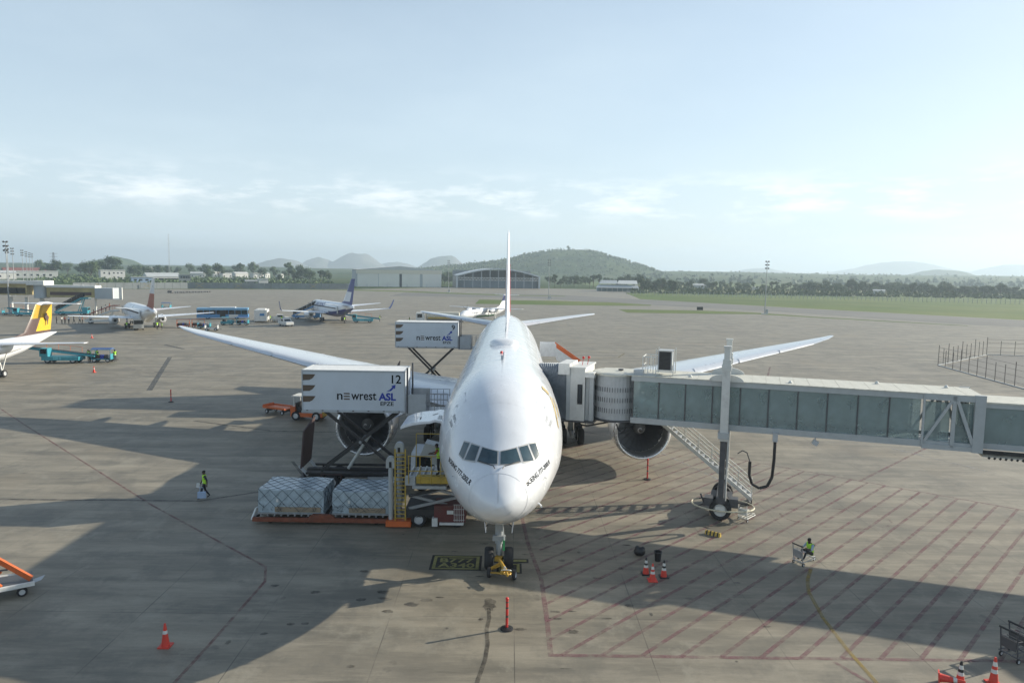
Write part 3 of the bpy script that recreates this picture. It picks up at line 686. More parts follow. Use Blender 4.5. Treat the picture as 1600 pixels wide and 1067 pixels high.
for k in range(6):
    x, z = rg[1]; x2, z2 = rg[2]; dx = Vector((x2-x, 0, z2-z)).normalized(); c = Vector((x, 8.9+k*.16, z+.012)); b.add([c, c+dx*.5, c+dx*.5+Vector((0, .07, 0)), c+Vector((0, .07, 0))], [(0, 1, 2, 3)])
stuff(b.build('placard', GINK, cd))
b = MB(); vs = [fpt(y, a, .012) for y in (8.6, 11.3) for a in (-1.72, -1.9, -2.1, -2.3)]
b.add(vs, [(i, i+1, i+5, i+4) for i in range(3)]); b.build('cargo_opening', BLACK, B7)
# ------------------------------------------------------------------ boarding bridge
BR = thing('boarding_bridge', 'glazed boarding bridge on tall lift columns docked to the airliner', 'boarding bridge', (7.64, 15.0, 0), R(-18.5))
BRG = mat('bridge_grey', (0.40, 0.425, 0.43), 0.45, var=0.06, dirt=0.12); BRL = mat('bridge_light', (0.58, 0.585, 0.56), 0.5, var=0.06, dirt=0.25)
ROOF = mat('bridge_roof', (0.56, 0.55, 0.48), 0.6, var=0.08, dirt=0.3); RIBB = mat('bellows_fabric', (0.30, 0.33, 0.36), 0.75, var=0.12)
def glass_mat(name, tint, dens):
    m = bpy.data.materials.new(name); m.use_nodes = True; t = m.node_tree; t.nodes.remove(t.nodes['Principled BSDF'])
    nn = t.nodes.new; lk = t.links.new
    tr = nn('ShaderNodeBsdfTransparent'); tr.inputs[0].default_value = (*tint, 1)
    gl = nn('ShaderNodeBsdfGlossy'); gl.inputs['Color'].default_value = (.85, .95, .95, 1); gl.inputs['Roughness'].default_value = 0.02
    df = nn('ShaderNodeBsdfDiffuse'); df.inputs[0].default_value = (0.36, 0.46, 0.475, 1)
    n = nn('ShaderNodeTexNoise'); n.inputs['Scale'].default_value = 1.3; n.inputs['Detail'].default_value = 5
    co = nn('ShaderNodeTexCoord'); lk(co.outputs['Object'], n.inputs['Vector'])
    mr = nn('ShaderNodeMapRange'); lk(n.outputs[0], mr.inputs[0]); mr.inputs[3].default_value = dens*.6; mr.inputs[4].default_value = dens*1.4
    m1 = nn('ShaderNodeMixShader'); lk(mr.outputs[0], m1.inputs[0]); lk(tr.outputs[0], m1.inputs[1]); lk(df.outputs[0], m1.inputs[2])
    lw = nn('ShaderNodeFresnel'); lw.inputs[0].default_value = 1.7
    m2 = nn('ShaderNodeMixShader'); lk(lw.outputs[0], m2.inputs[0]); lk(m1.outputs[0], m2.inputs[1]); lk(gl.outputs[0], m2.inputs[2])
    lk(m2.outputs[0], t.nodes['Material Output'].inputs[0]); return m
BGLASS = glass_mat('green_tinted_glass', (0.70, 0.80, 0.81), 0.44)
W_ = 2.75; X1 = 15.1; X2 = 17.8; X3 = 33.0
b = MB(); b.bb(-.1, X2, 0, W_, 5.18, 5.30)
b.build('floor', BRG, BR)
for y0, y1, nm in ((-.08, .14, 'sill_beam'), (W_-.14, W_+.08, 'sill_beam')):
    b = MB(); b.bb(-.1, X2, y0, y1, 5.12, 5.46); b.build(nm, BRG, BR)
    b = MB(); b.bb(-.1, X2, y0-.02, y1+.02, 7.62, 7.90); b.build('eaves_beam', BRG, BR)
rp = MB().bb(0, .735, -.14, W_+.14, 0, .05); rp.bb(.735, .745, -.1, W_+.1, 0, .02); rpm = rp.mesh('roof_panel', ROOF)
for k in range(24): inst('roof_panel', rpm, BR, (-.1+k*.745, 0, 7.905+0.004*(k % 2)))
pm = MB().bb(.03, 1.47, -.02, .02, 5.47, 7.61).mesh('glass_pane', BGLASS); mm = MB().bb(-.035, .035, -.05, .05, 5.46, 7.62).mesh('mullion', DGREY)
for k in range(10):
    inst('glass_pane', pm, BR, (k*1.5, .02, 0)); inst('glass_pane', pm, BR, (k*1.5, W_-.02, 0))
    inst('mullion', mm, BR, (k*1.5, .02, 0)); inst('mullion', mm, BR, (k*1.5, W_-.02, 0))
# inner truss of the tunnel, seen through the glass
for side in (.22, W_-.22):
    for k in range(5):
        x = k*3.0; b = MB(); b.beam((x+.1, side, 5.5), (x+1.5, side, 7.6), .09); b.beam((x+1.5, side, 7.6), (x+2.9, side, 5.5), .09); b.build('truss_brace', BRL, BR)
# end portal frame with its V braces
for y in (-.10, W_+.10):
    b = MB(); b.bb(X1-.05, X1+.05, y-.05, y+.05, 5.2, 7.88); b.bb(16.38, 16.56, y-.06, y+.06, 5.2, 7.88); b.build('portal_post', BRG, BR)
    b = MB(); b.bb(X2-.42, X2+.06, y-.09, y+.09, 5.02, 7.98); b.build('portal_post', BRG, BR)
    b = MB(); b.beam((X1+.1, y, 5.45), (16.38, y, 7.65), .13); b.build('portal_brace', BRG, BR)
    b = MB(); b.beam((16.6, y, 7.65), (X2-.4, y, 5.45), .16); b.build('portal_brace', BRG, BR)
    b = MB(); b.bb(X1, X2, y-.06, y+.06, 5.05, 5.30); b.build('portal_rail', BRG, BR); b = MB(); b.bb(X1, X2, y-.06, y+.06, 7.62, 7.92); b.build('portal_rail', BRG, BR)
for i in range(2):
    b = MB(); b.bb(X1+.06+i*1.35, X1+1.25+i*1.35, .10, .14, 5.47, 7.5); b.build('glass_pane', BGLASS, BR)
    b = MB(); b.bb(X1+.6+i*1.3, X1+.68+i*1.3, .15, .22, 5.4, 7.6); b.build('mullion', DGREY, BR)
# rear telescoping tunnel, a little smaller
b = MB(); b.bb(X2, X3, .22, W_-.22, 5.22, 5.34); b.bb(X2, X3, .16, .32, 5.2, 5.5); b.bb(X2, X3, W_-.32, W_-.16, 5.2, 5.5); b.build('floor', BRG, BR)
b = MB(); b.bb(X2, X3, .14, .34, 7.34, 7.56); b.bb(X2, X3, W_-.34, W_-.14, 7.34, 7.56); b.build('eaves_beam', BRG, BR)
for k in range(6):
    b = MB(); b.bb(X2+k*2.55, X2+k*2.55+2.53, .1, W_-.1, 7.56, 7.64); b.build('roof_panel', ROOF, BR)
    for y in (.22, W_-.22):
        b = MB(); b.bb(X2+.05+k*2.55, X2+2.5+k*2.55, y-.02, y+.02, 5.5, 7.34); b.build('glass_pane', BGLASS, BR)
        b = MB(); b.bb(X2+2.5+k*2.55, X2+2.58+k*2.55, y-.04, y+.04, 5.5, 7.34); b.build('mullion', DGREY, BR)
        b = MB(); yy = y+(.14 if y < 1 else -.14); b.beam((X2+.1+k*2.55, yy, 5.5), (X2+1.3+k*2.55, yy, 7.34), .1); b.beam((X2+1.3+k*2.55, yy, 7.34), (X2+2.5+k*2.55, yy, 5.5), .1); b.build('truss_brace', BRG, BR)
b = MB(); b.bb(X2-.1, X3, -.05, .12, 4.98, 5.16); b.build('cable_tray', BLACK, BR)
b = MB(); b.bb(X2+.2, X3, .3, .9, 4.75, 4.82); b.build('walkway', BRL, BR)
b = MB()
for k in range(60): b.box((X2+.5+k*.25, .29, 4.72), (.1, .02, .12), ry=.5)
b.build('hazard_stripes', BLACK, BR)
b = MB(); b.bb(X2+2.2, X2+2.6, .05, .25, 4.78, 5.1); b.build('floodlight', DGREY, BR)
for x in (3.2, 8.6, 13.2, 16.6):
    b = MB(); b.lathe([(0, .11), (.05, .11), (.14, .04)], (x, W_*.5+(.9 if x > 10 else -.9), 7.96), 'Z', 10, True, True); b.build('roof_light', BRL, BR)
# landing-side rotunda, off to the right at the terminal
b = MB(); b.lathe([(0, 2.6), (8.6, 2.6)], (X3+1.5, 1.4, 0), 'Z', 28, True, True); b.build('terminal_rotunda', BRL, BR, True, 30)
b = MB(); b.bb(X3+3.4, X3+24, -3.2, 4.4, 0.0, 9.2); b.build('terminal_link', BRL, BR)
# cab side: ribbed rotunda, cab and bellows
b = MB(); rc = Vector((-1.22, 1.32, 0)); n = 72; rg = []
for z in (5.16, 7.78):
    rg.append([(rc.x+(1.33+.012*(i % 2))*math.cos(2*math.pi*i/n), rc.y+(1.33+.012*(i % 2))*math.sin(2*math.pi*i/n), z) for i in range(n)])
b.rings(rg); rot = b.build('curtain_drum', GREY, BR)
slot = MB().bb(-.012, .012, -.02, .02, -.14, .14).mesh('vent_slot', DGREY)
for row in (5.72, 6.36, 6.98):
    for k in range(21):
        a = math.pi*(1.13+.74*k/20); inst('vent_slot', slot, rot, (rc.x+1.345*math.cos(a), rc.y+1.345*math.sin(a), row), (0, 0, a-math.pi/2))
b = MB(); b.lathe([(0, 1.46), (.10, 1.46), (.16, 1.36)], (rc.x, rc.y, 7.80), 'Z', 40, True, True); b.bb(-2.2, .3, .05, 2.6, 7.90, 7.95); b.build('drum_roof', ROOF, BR)
b = MB(); b.lathe([(0, 1.44), (.10, 1.44)], (rc.x, rc.y, 5.04), 'Z', 40, True, True); b.build('drum_base', DGREY, BR)
b = MB(); b.lathe([(0, .16), (.08, .16)], (-1.0, 1.5, 7.99), 'Z', 12, True, True); b.build('roof_light', DGREY, BR)
# posts between drum and cab
b = MB(); b.bb(-2.62, -2.36, -.02, .3, 5.02, 7.72); b.bb(-2.86, -2.66, .1, 2.5, 5.02, 7.7); b.build('cab_post', BRG, BR)
b = MB(); b.bb(-3.78, -2.88, -.06, 2.7, 4.98, 8.16); cab = b.build('cab', BRL, BR)
b = MB(); b.bb(-3.32, -3.02, -.10, -.055, 6.0, 7.2); b.build('cab_window_frame', BLACK, cab); b = MB(); b.bb(-3.28, -3.06, -.115, -.095, 6.06, 7.14); b.build('cab_window', WGLASS, cab)
b = MB(); b.bb(-3.86, -2.82, -.14, 2.8, 8.16, 8.24); b.build('cab_roof', OFFWHITE, cab)
b = MB(); b.bb(-4.5, -3.8, -.2, 1.9, 7.75, 8.42); b.build('canopy_drive_box', OFFWHITE, cab)
b = MB(); b.bb(-2.86, -2.3, -.2, .6, 7.66, 7.95); b.build('cab_roof', OFFWHITE, cab)
b = MB(); b.bb(-4.0, -3.78, -.1, 2.74, 4.98, 8.1); b.build('cab_post', BRG, BR)
b = MB(); b.bb(-5.5, -2.3, -.05, 2.75, 4.86, 5.0); b.build('cab_floor', DGREY, BR)
b = MB(); b.tube([(-3.3, .2, 4.9), (-3.1, .1, 4.72), (-2.7, .1, 4.68), (-2.2, .2, 4.8), (-1.5, .4, 4.95)], .05); b.build('power_cable', BLACK, BR)
b = MB(); b.tube([(-.9, -.1, 5.0), (-.82, -.15, 4.72), (-.6, -.18, 4.55), (-.36, -.15, 4.72), (-.3, -.1, 5.0)], .045); b.build('power_cable', BLACK, BR)
for k in range(2):
    b = MB(); b.cyl((-3.3+k*.25, 1.0+k*.3, 8.24), (-3.25+k*.28, 1.0+k*.3, 8.62), .02, n=6); b.ball((-3.24+k*.28, 1.0+k*.3, 8.7), .09, 8, 5); b.build('warning_lamp', RED, BR)
# bellows: hooped folds closing on the curved fuselage
b = MB(); rg = []; NF = 15
inv = Matrix.Rotation(R(18.5), 3, 'Z')
def bridge_local(p): return inv @ (Vector(p)-Vector((7.64, 15.0, 0)))
def hoop(t, fold):
    pts = []
    for (yy, z) in ((0, 5.0), (0, 5.9), (0, 6.8), (0, 7.7), (.12, 8.05), (.5, 8.22), (1.35, 8.28), (2.2, 8.22), (2.58, 8.05), (2.7, 7.7), (2.7, 6.8), (2.7, 5.9), (2.7, 5.0)):
        st = Vector((-4.0, yy+(.06 if yy < 1 else -.06), z-.1)); wy = 17.15+yy*.95; zz = lerp(5.0, 8.05, (z-5.0)/3.28)
        en = bridge_local((fx(wy, zz)+.03, wy, zz))
        p = st.lerp(en, t); o = .10*fold; c = Vector((p.x, 1.35, 6.6)); d = Vector((0, p.y-c.y, p.z-c.z)).normalized(); pts.append(p+d*o)
    return pts
for k in range(NF*2+1): rg.append(hoop(k/(NF*2), 1 if k % 2 else 0))
b.rings(rg, False, False, closed=False); b.build('bellows', RIBB, BR)
# air conditioner and railing on the roof
b = MB(); b.bb(1.30, 2.14, .5, 1.6, 8.25, 9.4); ac = b.build('air_conditioner', GREY, BR)
b = MB()
for k in range(14): b.bb(1.4, 2.04, .47, .498, 8.33+k*.075, 8.38+k*.075)
b.build('grille', BLACK, ac); b = MB(); b.bb(1.38, 2.06, .485, .499, 8.3, 9.36); b.build('grille_back', DGREY, ac)
b = MB()
for x in (1.22, 2.22):
    b.cyl((x, .42, 7.95), (x, .42, 9.5), .03, n=6); b.cyl((x, 1.7, 7.95), (x, 1.7, 9.5), .03, n=6)
b.beam((1.22, .42, 8.2), (2.22, .42, 8.2), .06); b.beam((1.22, .42, 9.42), (2.22, .42, 9.42), .05); b.build('unit_frame', BRL, BR)
b = MB()
for x in (.45, .75, 1.05): b.cyl((x, .5, 7.95), (x, .5, 9.0), .025, n=6); b.cyl((x, 1.8, 7.95), (x, 1.8, 9.0), .025, n=6)
for z in (9.0,): b.tube([(.45, 1.8, z), (.45, .5, z), (1.2, .5, z)], .028); b.tube([(.45, 1.8, z), (1.2, 1.8, z)], .028)
b.tube([(.45, 1.8, 8.5), (.45, .5, 8.5), (1.2, .5, 8.5)], .022); b.build('railing', OFFWHITE, BR)
b = MB(); b.bb(-.05, .5, .3, .9, 7.95, 8.2); b.build('junction_box', GREY, BR)
# lifting columns, cross gear and bogie
for y, z1 in ((-.42, 9.9), (W_+.42, 10.0)):
    b = MB(); b.box((5.22, y, 6.9), (.44, .40, 4.6)); b.box((5.22, y, 8.75), (.52, .5, .32)); b.box((5.22, y, (9.0+z1)/2), (.32, .30, z1-9.0)); b.box((5.22, y, z1), (.40, .36, .10)); b.build('lift_column', BRL, BR)
    b = MB(); b.box((5.2, y, 2.9), (.30, .28, 3.6)); b.ext([(5.02, 1.0), (5.38, 1.0), (5.32, 1.9), (5.08, 1.9)], 'Y', y-.2, y+.2); b.build('inner_column', DGREY, BR)
    b = MB(); b.cyl((5.45, y+.05, 1.0), (5.45, y+.05, 5.1), .05, n=8); b.build('drive_screw', BRL, BR)
    b = MB(); n = 10; P = [(5.22+.95*math.cos(math.pi*i/n), 7.92+.42*math.sin(math.pi*i/n)) for i in range(n+1)]; b.ext(P, 'Y', y+(.2 if y < 0 else -.3), y+(.3 if y < 0 else -.2)); b.build('cross_plate', BRL, BR)
    b = MB(); b.bb(4.9, 5.5, y-.3, y+.3, 4.75, 5.1); b.build('column_collar', BRG, BR)
b = MB(); b.bb(4.95, 5.45, -.6, W_+.6, 1.02, 1.32); b.bb(4.6, 5.8, .75, 2.0, .62, 1.02); b.build('bogie_beam', DGREY, BR)
bw = MB().wheel((0, 0, 0), .62, .42, 'Y').mesh('bogie_wheel', [RUBBER, BRL], True)
for y in (-.35, W_+.35, .35, W_-.35): inst('bogie_wheel', bw, BR, (5.2, y, .62))
b = MB()
for y in (-.35, W_+.35): b.box((5.2, y-.25 if y < 0 else y+.25, .75), (.5, .04, .2))
b.build('bogie_plate', OFFWHITE, BR)
b = MB(); b.box((4.55, -.1, 1.0), (.5, .7, .45)); b.box((5.9, .0, 1.0), (.5, .6, .5)); b.cyl((4.3, -.3, .9), (4.1, -.35, 1.4), .06); b.build('drive_motor', DGREY, BR)
b = MB(); n = 26; b.tube([(5.3+1.75*math.cos(2*math.pi*i/n), .55+1.25*math.sin(2*math.pi*i/n), .62) for i in range(n+1)], .045); b.build('safety_hoop', mat('cream_paint', (.6, .56, .42), .5, dirt=.2), BR)
b = MB(); b.tube([(5.3+1.75*math.cos(a), .55+1.25*math.sin(a), .62) if k % 2 == 0 else (5.2, .6, .95) for a in (.6, 2.5, 3.8, 5.6) for k in range(2)], .03); b.build('hoop_stay', DGREY, BR)
# hanging cable loop
b = MB(); P = [(6.0, -.25, 3.9), (6.25, -.25, 4.1), (6.5, -.25, 4.0), (6.68, -.25, 3.5), (6.68, -.25, 2.75), (6.85, -.25, 2.25), (7.25, -.25, 2.05), (7.65, -.25, 2.2), (7.88, -.25, 2.75), (7.94, -.25, 3.8), (7.94, -.2, 5.0)]
b.tube(P[3:], .085, 8); b.build('cable_chain', BLACK, BR); b = MB(); b.tube(P[:4], .03); b.build('power_cable', DGREY, BR)
b = MB(); b.box((7.94, -.15, 5.0), (.26, .3, .5)); b.build('cable_box', GREY, BR); b = MB(); b.box((10.0, -.05, 4.85), (.3, .25, .25), ry=.5); b.cyl((10.0, 0, 4.9), (10.0, .05, 5.2), .03); b.build('floodlight', GREY, BR)
# service stairs behind the column
ST0 = Vector((1.2, 3.2, 4.75)); ST1 = Vector((6.9, 3.2, .35)); d = ST1-ST0
for y in (2.95, 3.95):
    b = MB(); b.beam((ST0.x, y, ST0.z), (ST1.x, y, ST1.z), .06, .22); b.build('stringer', OFFWHITE, BR)
    b = MB(); b.beam((ST0.x, y, ST0.z+1.05), (ST1.x, y, ST1.z+1.05), .05); b.beam((ST0.x, y, ST0.z+.55), (ST1.x, y, ST1.z+.55), .04)
    for k in range(8): p = ST0+d*(k/7); b.cyl((p.x, y, p.z), (p.x, y, p.z+1.05), .022, n=6)
    b.build('handrail', OFFWHITE, BR)
tm = MB().box((0, 0, 0), (.26, .96, .04)).mesh('stair_tread', GREY)
for k in range(20): p = ST0+d*((k+.5)/20); inst('stair_tread', tm, BR, (p.x, 3.45, p.z))
b = MB(); b.bb(.2, 1.3, W_, 4.0, 4.7, 4.78); b.build('stair_landing', GREY, BR)
b = MB(); b.beam((6.9, 2.95, .35), (6.9, 2.95, 0), .08); b.beam((6.9, 3.95, .35), (6.9, 3.95, 0), .08); b.cyl((6.75, 2.9, .12), (6.75, 4.0, .12), .12); b.build('stair_foot', DGREY, BR)
# ------------------------------------------------------------------ catering trucks
CBOX = mat('truck_box_white', (0.56, 0.60, 0.64), 0.4, var=0.04, scale=0.8, dirt=0.10); BROWN = mat('brown_logo', (0.11, 0.075, 0.05), 0.5, var=0.08)
NAVY = mat('navy_logo', (0.015, 0.04, 0.32), 0.45, var=0.08); CHAS = mat('chassis_black', (0.035, 0.033, 0.033), 0.6, var=0.3, dirt=0.35)
MAROON = mat('dark_maroon_panel', (0.075, 0.045, 0.042), 0.6, var=0.2, dirt=0.3)
def catering_truck(num, label, loc, z0, rz=0):
    T = thing('catering_truck', label, 'truck', loc, rz, 'catering trucks')
    Lx, Wy, H = 6.35, 2.5, 2.5        # local: x 0..Lx rear to aircraft side, y 0 near..Wy
    b = MB(); b.bb(0, Lx, 0, Wy, z0, z0+H); box = b.build('cargo_box', CBOX, T)
    b = MB(); b.bb(-.03, Lx+.03, -.03, .06, z0+H-.06, z0+H+.05); b.bb(-.03, Lx+.03, Wy-.06, Wy+.03, z0+H-.06, z0+H+.05); b.bb(-.03, .06, .06, Wy-.06, z0+H-.06, z0+H+.05); b.bb(Lx-.06, Lx+.03, .06, Wy-.06, z0+H-.06, z0+H+.05); b.build('roof_trim', GREY, box)
    b = MB(); b.bb(.06, Lx-.06, .06, Wy-.06, z0+H+.002, z0+H+.03); b.build('roof', mat('box_roof', (.72, .72, .70), .5, dirt=.12), box)
    for x in (-.03, Lx-.04):
        b = MB(); b.bb(x, x+.07, -.035, -.001, z0, z0+H-.07); b.build('corner_post', GREY, box)
    b = MB(); b.bb(0, Lx, -.03, -.002, z0-.08, z0+.06); b.bb(0, Lx, Wy*.3, Wy*.4, z0-.2, z0); b.bb(0, Lx, Wy*.6, Wy*.7, z0-.2, z0); b.build('bottom_rail', GREY, box)
    for k in range(7):
        b = MB(); b.box((.3+k*.95, -.035, z0+.02), (.12, .02, .05)); b.build('marker_lamp', MAROON, box)
    for k in range(3):
        z = z0+H-.22-k*.68; P = [(0.02, z), (0.82, z)]
        P += [(.82-.10*(1-math.cos(a))-.30*math.sin(a)*0.55, z-.30*math.sin(a)) for a in (0.4, .8, 1.2, 1.57)]
        P += [(.45, z-.36), (.02, z-.38)]
        b = MB(); b.add([(x, -.012, zz) for x, zz in P], [tuple(range(len(P)))]); b.build('logo_petal', BROWN, box)
    fr = lambda x0, zb: (lambda u, v: Vector((x0+u, -.012, zb+v)))
    lettering('lettering', 'n', .80, fr(2.15, z0+.72), INK, box, .008, .34)
    for k in range(3):
        b = MB(); b.add([(2.58, -.012, z0+.72+k*.17), (2.96, -.012, z0+.72+k*.17), (2.92, -.012, z0+.80+k*.17), (2.56, -.012, z0+.80+k*.17)], [(0, 1, 2, 3)]); b.build('logo_bar', BROWN, box)
    lettering('lettering', 'wrest', .80, fr(3.03, z0+.72), INK, box, .008, 1.56)
    lettering('lettering', 'ASL', .62, fr(4.72, z0+.72), NAVY, box, .025, 1.08)
    lettering('lettering', 'EPZE', .34, fr(4.84, z0+.38), INK, box, .006, .82)
    lettering('lettering', num, .74, fr(5.40 if len(num) > 1 else 5.70, z0+H-.72), INK, box, .010)
    b = MB(); P = [(5.2, z0+1.25), (5.42, z0+1.38), (5.58, z0+1.56), (5.51, z0+1.62), (5.78, z0+1.70), (5.74, z0+1.42), (5.67, z0+1.48), (5.5, z0+1.30)]
    b.add([(x, -.012, z) for x, z in P], [tuple(range(len(P)))]); b.build('logo_arrow', NAVY, box)
    b = MB()
    # scissor lift between chassis and box
    for y in (.45, Wy-.45):
        b = MB(); b.beam((1.0, y, 1.15), (5.9, y, z0-.12), .12, .18); b.build('scissor_arm', CHAS, T)
        b = MB(); b.beam((1.2, y+.2, z0-.12), (5.9, y+.2, 1.15), .12, .18); b.build('scissor_arm', CHAS, T)
    b = MB(); b.cyl((3.5, .3, (z0+1.0)/2), (3.5, Wy-.3, (z0+1.0)/2), .1); b.build('scissor_pin', STEEL, T)
    b = MB(); b.cyl((2.6, .9, 1.2), (3.9, .9, (z0+1.5)/2), .09); b.cyl((2.6, 1.6, 1.2), (3.9, 1.6, (z0+1.5)/2), .09); b.build('lift_cylinder', SILVER, T)
    b = MB(); b.bb(-.2, 8.6, .6, 1.0, .72, 1.0); b.bb(-.2, 8.6, 1.5, 1.9, .72, 1.0); b.bb(.1, 6.6, .12, .3, 1.0, 1.12); b.bb(.1, 6.6, Wy-.3, Wy-.12, 1.0, 1.12); b.bb(-.3, -.1, .1, Wy-.1, .55, .8); b.build('chassis', CHAS, T)
    b = MB(); b.bb(4.0, 5.6, .1, .5, .45, .95); b.build('side_tank', CHAS, T); b = MB(); b.bb(4.0, 5.6, .08, .10, .5, .9); b.bb(5.0, 6.3, .02, .08, .62, .95); b.build('side_panel', GREY, T)
    wm = MB().wheel((0, 0, 0), .5, .3, 'Y').mesh('wheel', [RUBBER, RIM], True)
    for x in (1.7, 7.4):
        for y in (.25, Wy-.25): inst('wheel', wm, T, (x, y, .5))
    b = MB(); b.bb(1.1, 2.3, .05, .5, 1.0, 1.06); b.bb(1.05, 1.12, .05, .5, .7, 1.05); b.bb(2.28, 2.35, .05, .5, .7, 1.05); b.build('mudguard', MAROON, T)
    # stabiliser feet
    for x in (.6, 6.3):
        for y in (-.05, Wy+.05): b = MB(); b.beam((x, y, .1), (x, y, .9), .12); b.box((x, y, .05), (.3, .3, .08)); b.build('stabiliser', CHAS, T)
    # raised tail lift at the rear and its arms
    b = MB(); b.add([(-.25, .15, 1.35), (-.25, Wy-.1, 1.35), (.05, Wy-.1, 4.25), (-.05, .15, 3.75), (-.17, .15, 1.35), (-.17, Wy-.1, 1.35), (.13, Wy-.1, 4.25), (.03, .15, 3.75)], [(0, 1, 2, 3), (7, 6, 5, 4), (0, 4, 5, 1), (1, 5, 6, 2), (2, 6, 7, 3), (3, 7, 4, 0)]); b.build('tail_lift', MAROON, T)
    b = MB(); b.beam((.2, .3, .9), (-.35, .3, 1.5), .1, .16); b.build('lift_arm', GREY, T); b = MB(); b.beam((.2, Wy-.3, .9), (-.35, Wy-.3, 1.5), .1, .16); b.build('lift_arm', GREY, T)
    # cab on the aircraft side, under the platform
    b = MB(); b.ext([(6.7, .7), (8.5, .7), (8.62, 1.5), (8.3, 2.45), (6.75, 2.5), (6.7, 1.5)], 'Y', .1, Wy-.1); cab = b.build('cab', CBOX, T)
    b = MB(); b.bb(7.0, 8.2, .085, .098, 1.55, 2.3); b.build('cab_window', WGLASS, cab); b = MB(); b.add([(8.60, .25, 1.6), (8.60, Wy-.25, 1.6), (8.36, Wy-.25, 2.35), (8.36, .25, 2.35)], [(0, 1, 2, 3)]); b.build('windscreen', WGLASS, cab)
    # loading platform toward the aircraft door
    b = MB(); b.bb(Lx+.05, Lx+1.35, .05, Wy-.05, z0-.22, z0-.08); b.bb(Lx+1.35, Lx+2.7, .35, Wy-.35, z0-.18, z0-.06); b.build('platform', STEEL, T)
    b = MB(); b.bb(Lx+.05, Lx+1.3, .03, .07, z0-.1, z0+1.1); b.build('side_gate', GREY, T)
    b = MB(); b.bb(Lx+.05, Lx+1.3, Wy-.07, Wy-.03, z0-.1, z0+1.1); b.build('side_gate', GREY, T)
    for y in (.36, Wy-.36):
        b = MB()
        for x in (Lx+1.4, Lx+1.8, Lx+2.2, Lx+2.6): b.cyl((x, y, z0-.1), (x, y, z0+1.1), .022, n=6)
        for z in (z0+.4, z0+.75, z0+1.1): b.cyl((Lx+1.35, y, z), (Lx+2.65, y, z), .022, n=6)
        b.build('handrail', STEEL, T)
    b = MB(); b.bb(Lx+.1, Lx+.2, .0, .12, z0-.1, z0+H+.25); b.build('mast', DGREY, T); b = MB(); b.bb(Lx+.1, Lx+.2, Wy-.12, Wy, z0-.1, z0+H+.25); b.build('mast', DGREY, T)
    return T
catering_truck('12', 'catering truck numbered 12 with raised white box beside the near engine', (-12.45, 17.3, 0), 5.1)
catering_truck('9', 'catering truck numbered 9 with raised white box behind the wing', (-11.3, 46, 0), 6.0)

# ------------------------------------------------------------------ cargo loader at the forward hold
LD = thing('cargo_loader', 'scissor cargo loader with yellow ladder under the open hold door', 'cargo loader', (0, 0, 0))
LWHITE = mat('loader_white', (0.42, 0.44, 0.44), 0.45, var=0.06, dirt=0.2)
for x, y, zt in ((-5.98, 11.35, 3.5), (-5.60, 11.9, 4.15)):
    b = MB(); b.cyl((x, y, .3), (x, y, zt), .13, n=12); b.build('guide_column', LWHITE, LD, True)
    b = MB(); n = 10; P = [(x-.24, zt-.25)]+[(x-.24*math.cos(math.pi*i/n), zt+.12+.26*math.sin(math.pi*i/n)) for i in range(n+1)]+[(x+.24, zt-.25)]
    b.ext(P, 'Y', y-.16, y+.16); c_ = b.build('column_head', LWHITE, LD); b = MB(); b.bb(x-.07, x+.07, y-.17, y-.162, zt-.22, zt+.1); b.build('head_slot', BLACK, c_)
for x in (-5.72, -5.17):
    b = MB(); b.bb(x-.035, x+.035, 11.16, 11.24, .3, 4.3); b.build('ladder_rail', YELLOW, LD)
rg_ = MB().bb(-5.685, -5.205, 11.17, 11.23, -.02, .02).mesh('ladder_rung', YELLOW)
for k in range(17): inst('ladder_rung', rg_, LD, (0, 0, .5+k*.225))
b = MB(); b.bb(-6.2, -4.85, 10.95, 11.6, .08, .38); b.build('base_foot', ORANGE, LD)
b = MB(); b.bb(-5.2, -1.9, 11.2, 13.9, .55, .95); b.bb(-5.0, -2.6, 11.1, 11.2, .7, 1.0); b.build('chassis', CHAS, LD)
b = MB(); b.bb(-3.6, -1.9, 11.05, 12.4, .35, 1.25); e_ = b.build('engine_housing', mat('faded_red_paint', (.13, .035, .03), .6, dirt=.5), LD)
b = MB(); b.bb(-2.9, -2.55, 11.03, 11.048, .8, 1.0); b.build('name_plate', OFFWHITE, e_)
b = MB()
for k in range(6): b.cyl((-2.5+k*.1, 10.98, .4), (-2.5+k*.1, 10.98, 1.35), .012, n=5)
for z in (.5, .8, 1.1, 1.35): b.cyl((-2.55, 10.98, z), (-1.95, 10.98, z), .012, n=5)
b.build('guard_cage', OFFWHITE, LD)
b = MB(); b.bb(-3.7, -3.4, 10.9, 11.2, .15, .6); b.build('step', OFFWHITE, LD); b = MB(); b.bb(-3.3, -2.0, 10.95, 11.3, .22, .34); b.build('bumper', OFFWHITE, LD)
wm = MB().wheel((0, 0, 0), .42, .3, 'Y').mesh('wheel', [RUBBER, RIM], True)
for x in (-4.45, -2.4):
    for y in (11.3, 13.7): inst('wheel', wm, LD, (x, y, .42))
for y in (11.3, 13.4):
    for (z0, z1) in ((1.0, 1.7), (1.7, 2.4)):
        b = MB(); b.beam((-5.0, y, z0), (-2.2, y, z1), .1, .14); b.build('scissor_arm', CHAS if z0 > 1.2 else STEEL, LD)
        b = MB(); b.beam((-5.0, y+.15, z1), (-2.2, y+.15, z0), .1, .14); b.build('scissor_arm', STEEL, LD)
b = MB(); b.bb(-5.1, -1.9, 11.0, 13.8, 2.42, 2.62); b.build('platform', STEEL, LD)
for k in range(9):
    b = MB(); b.cyl((-5.0+k*.36, 11.2, 2.68), (-5.0+k*.36, 13.6, 2.68), .06, n=8); b.build('roller', SILVER, LD)
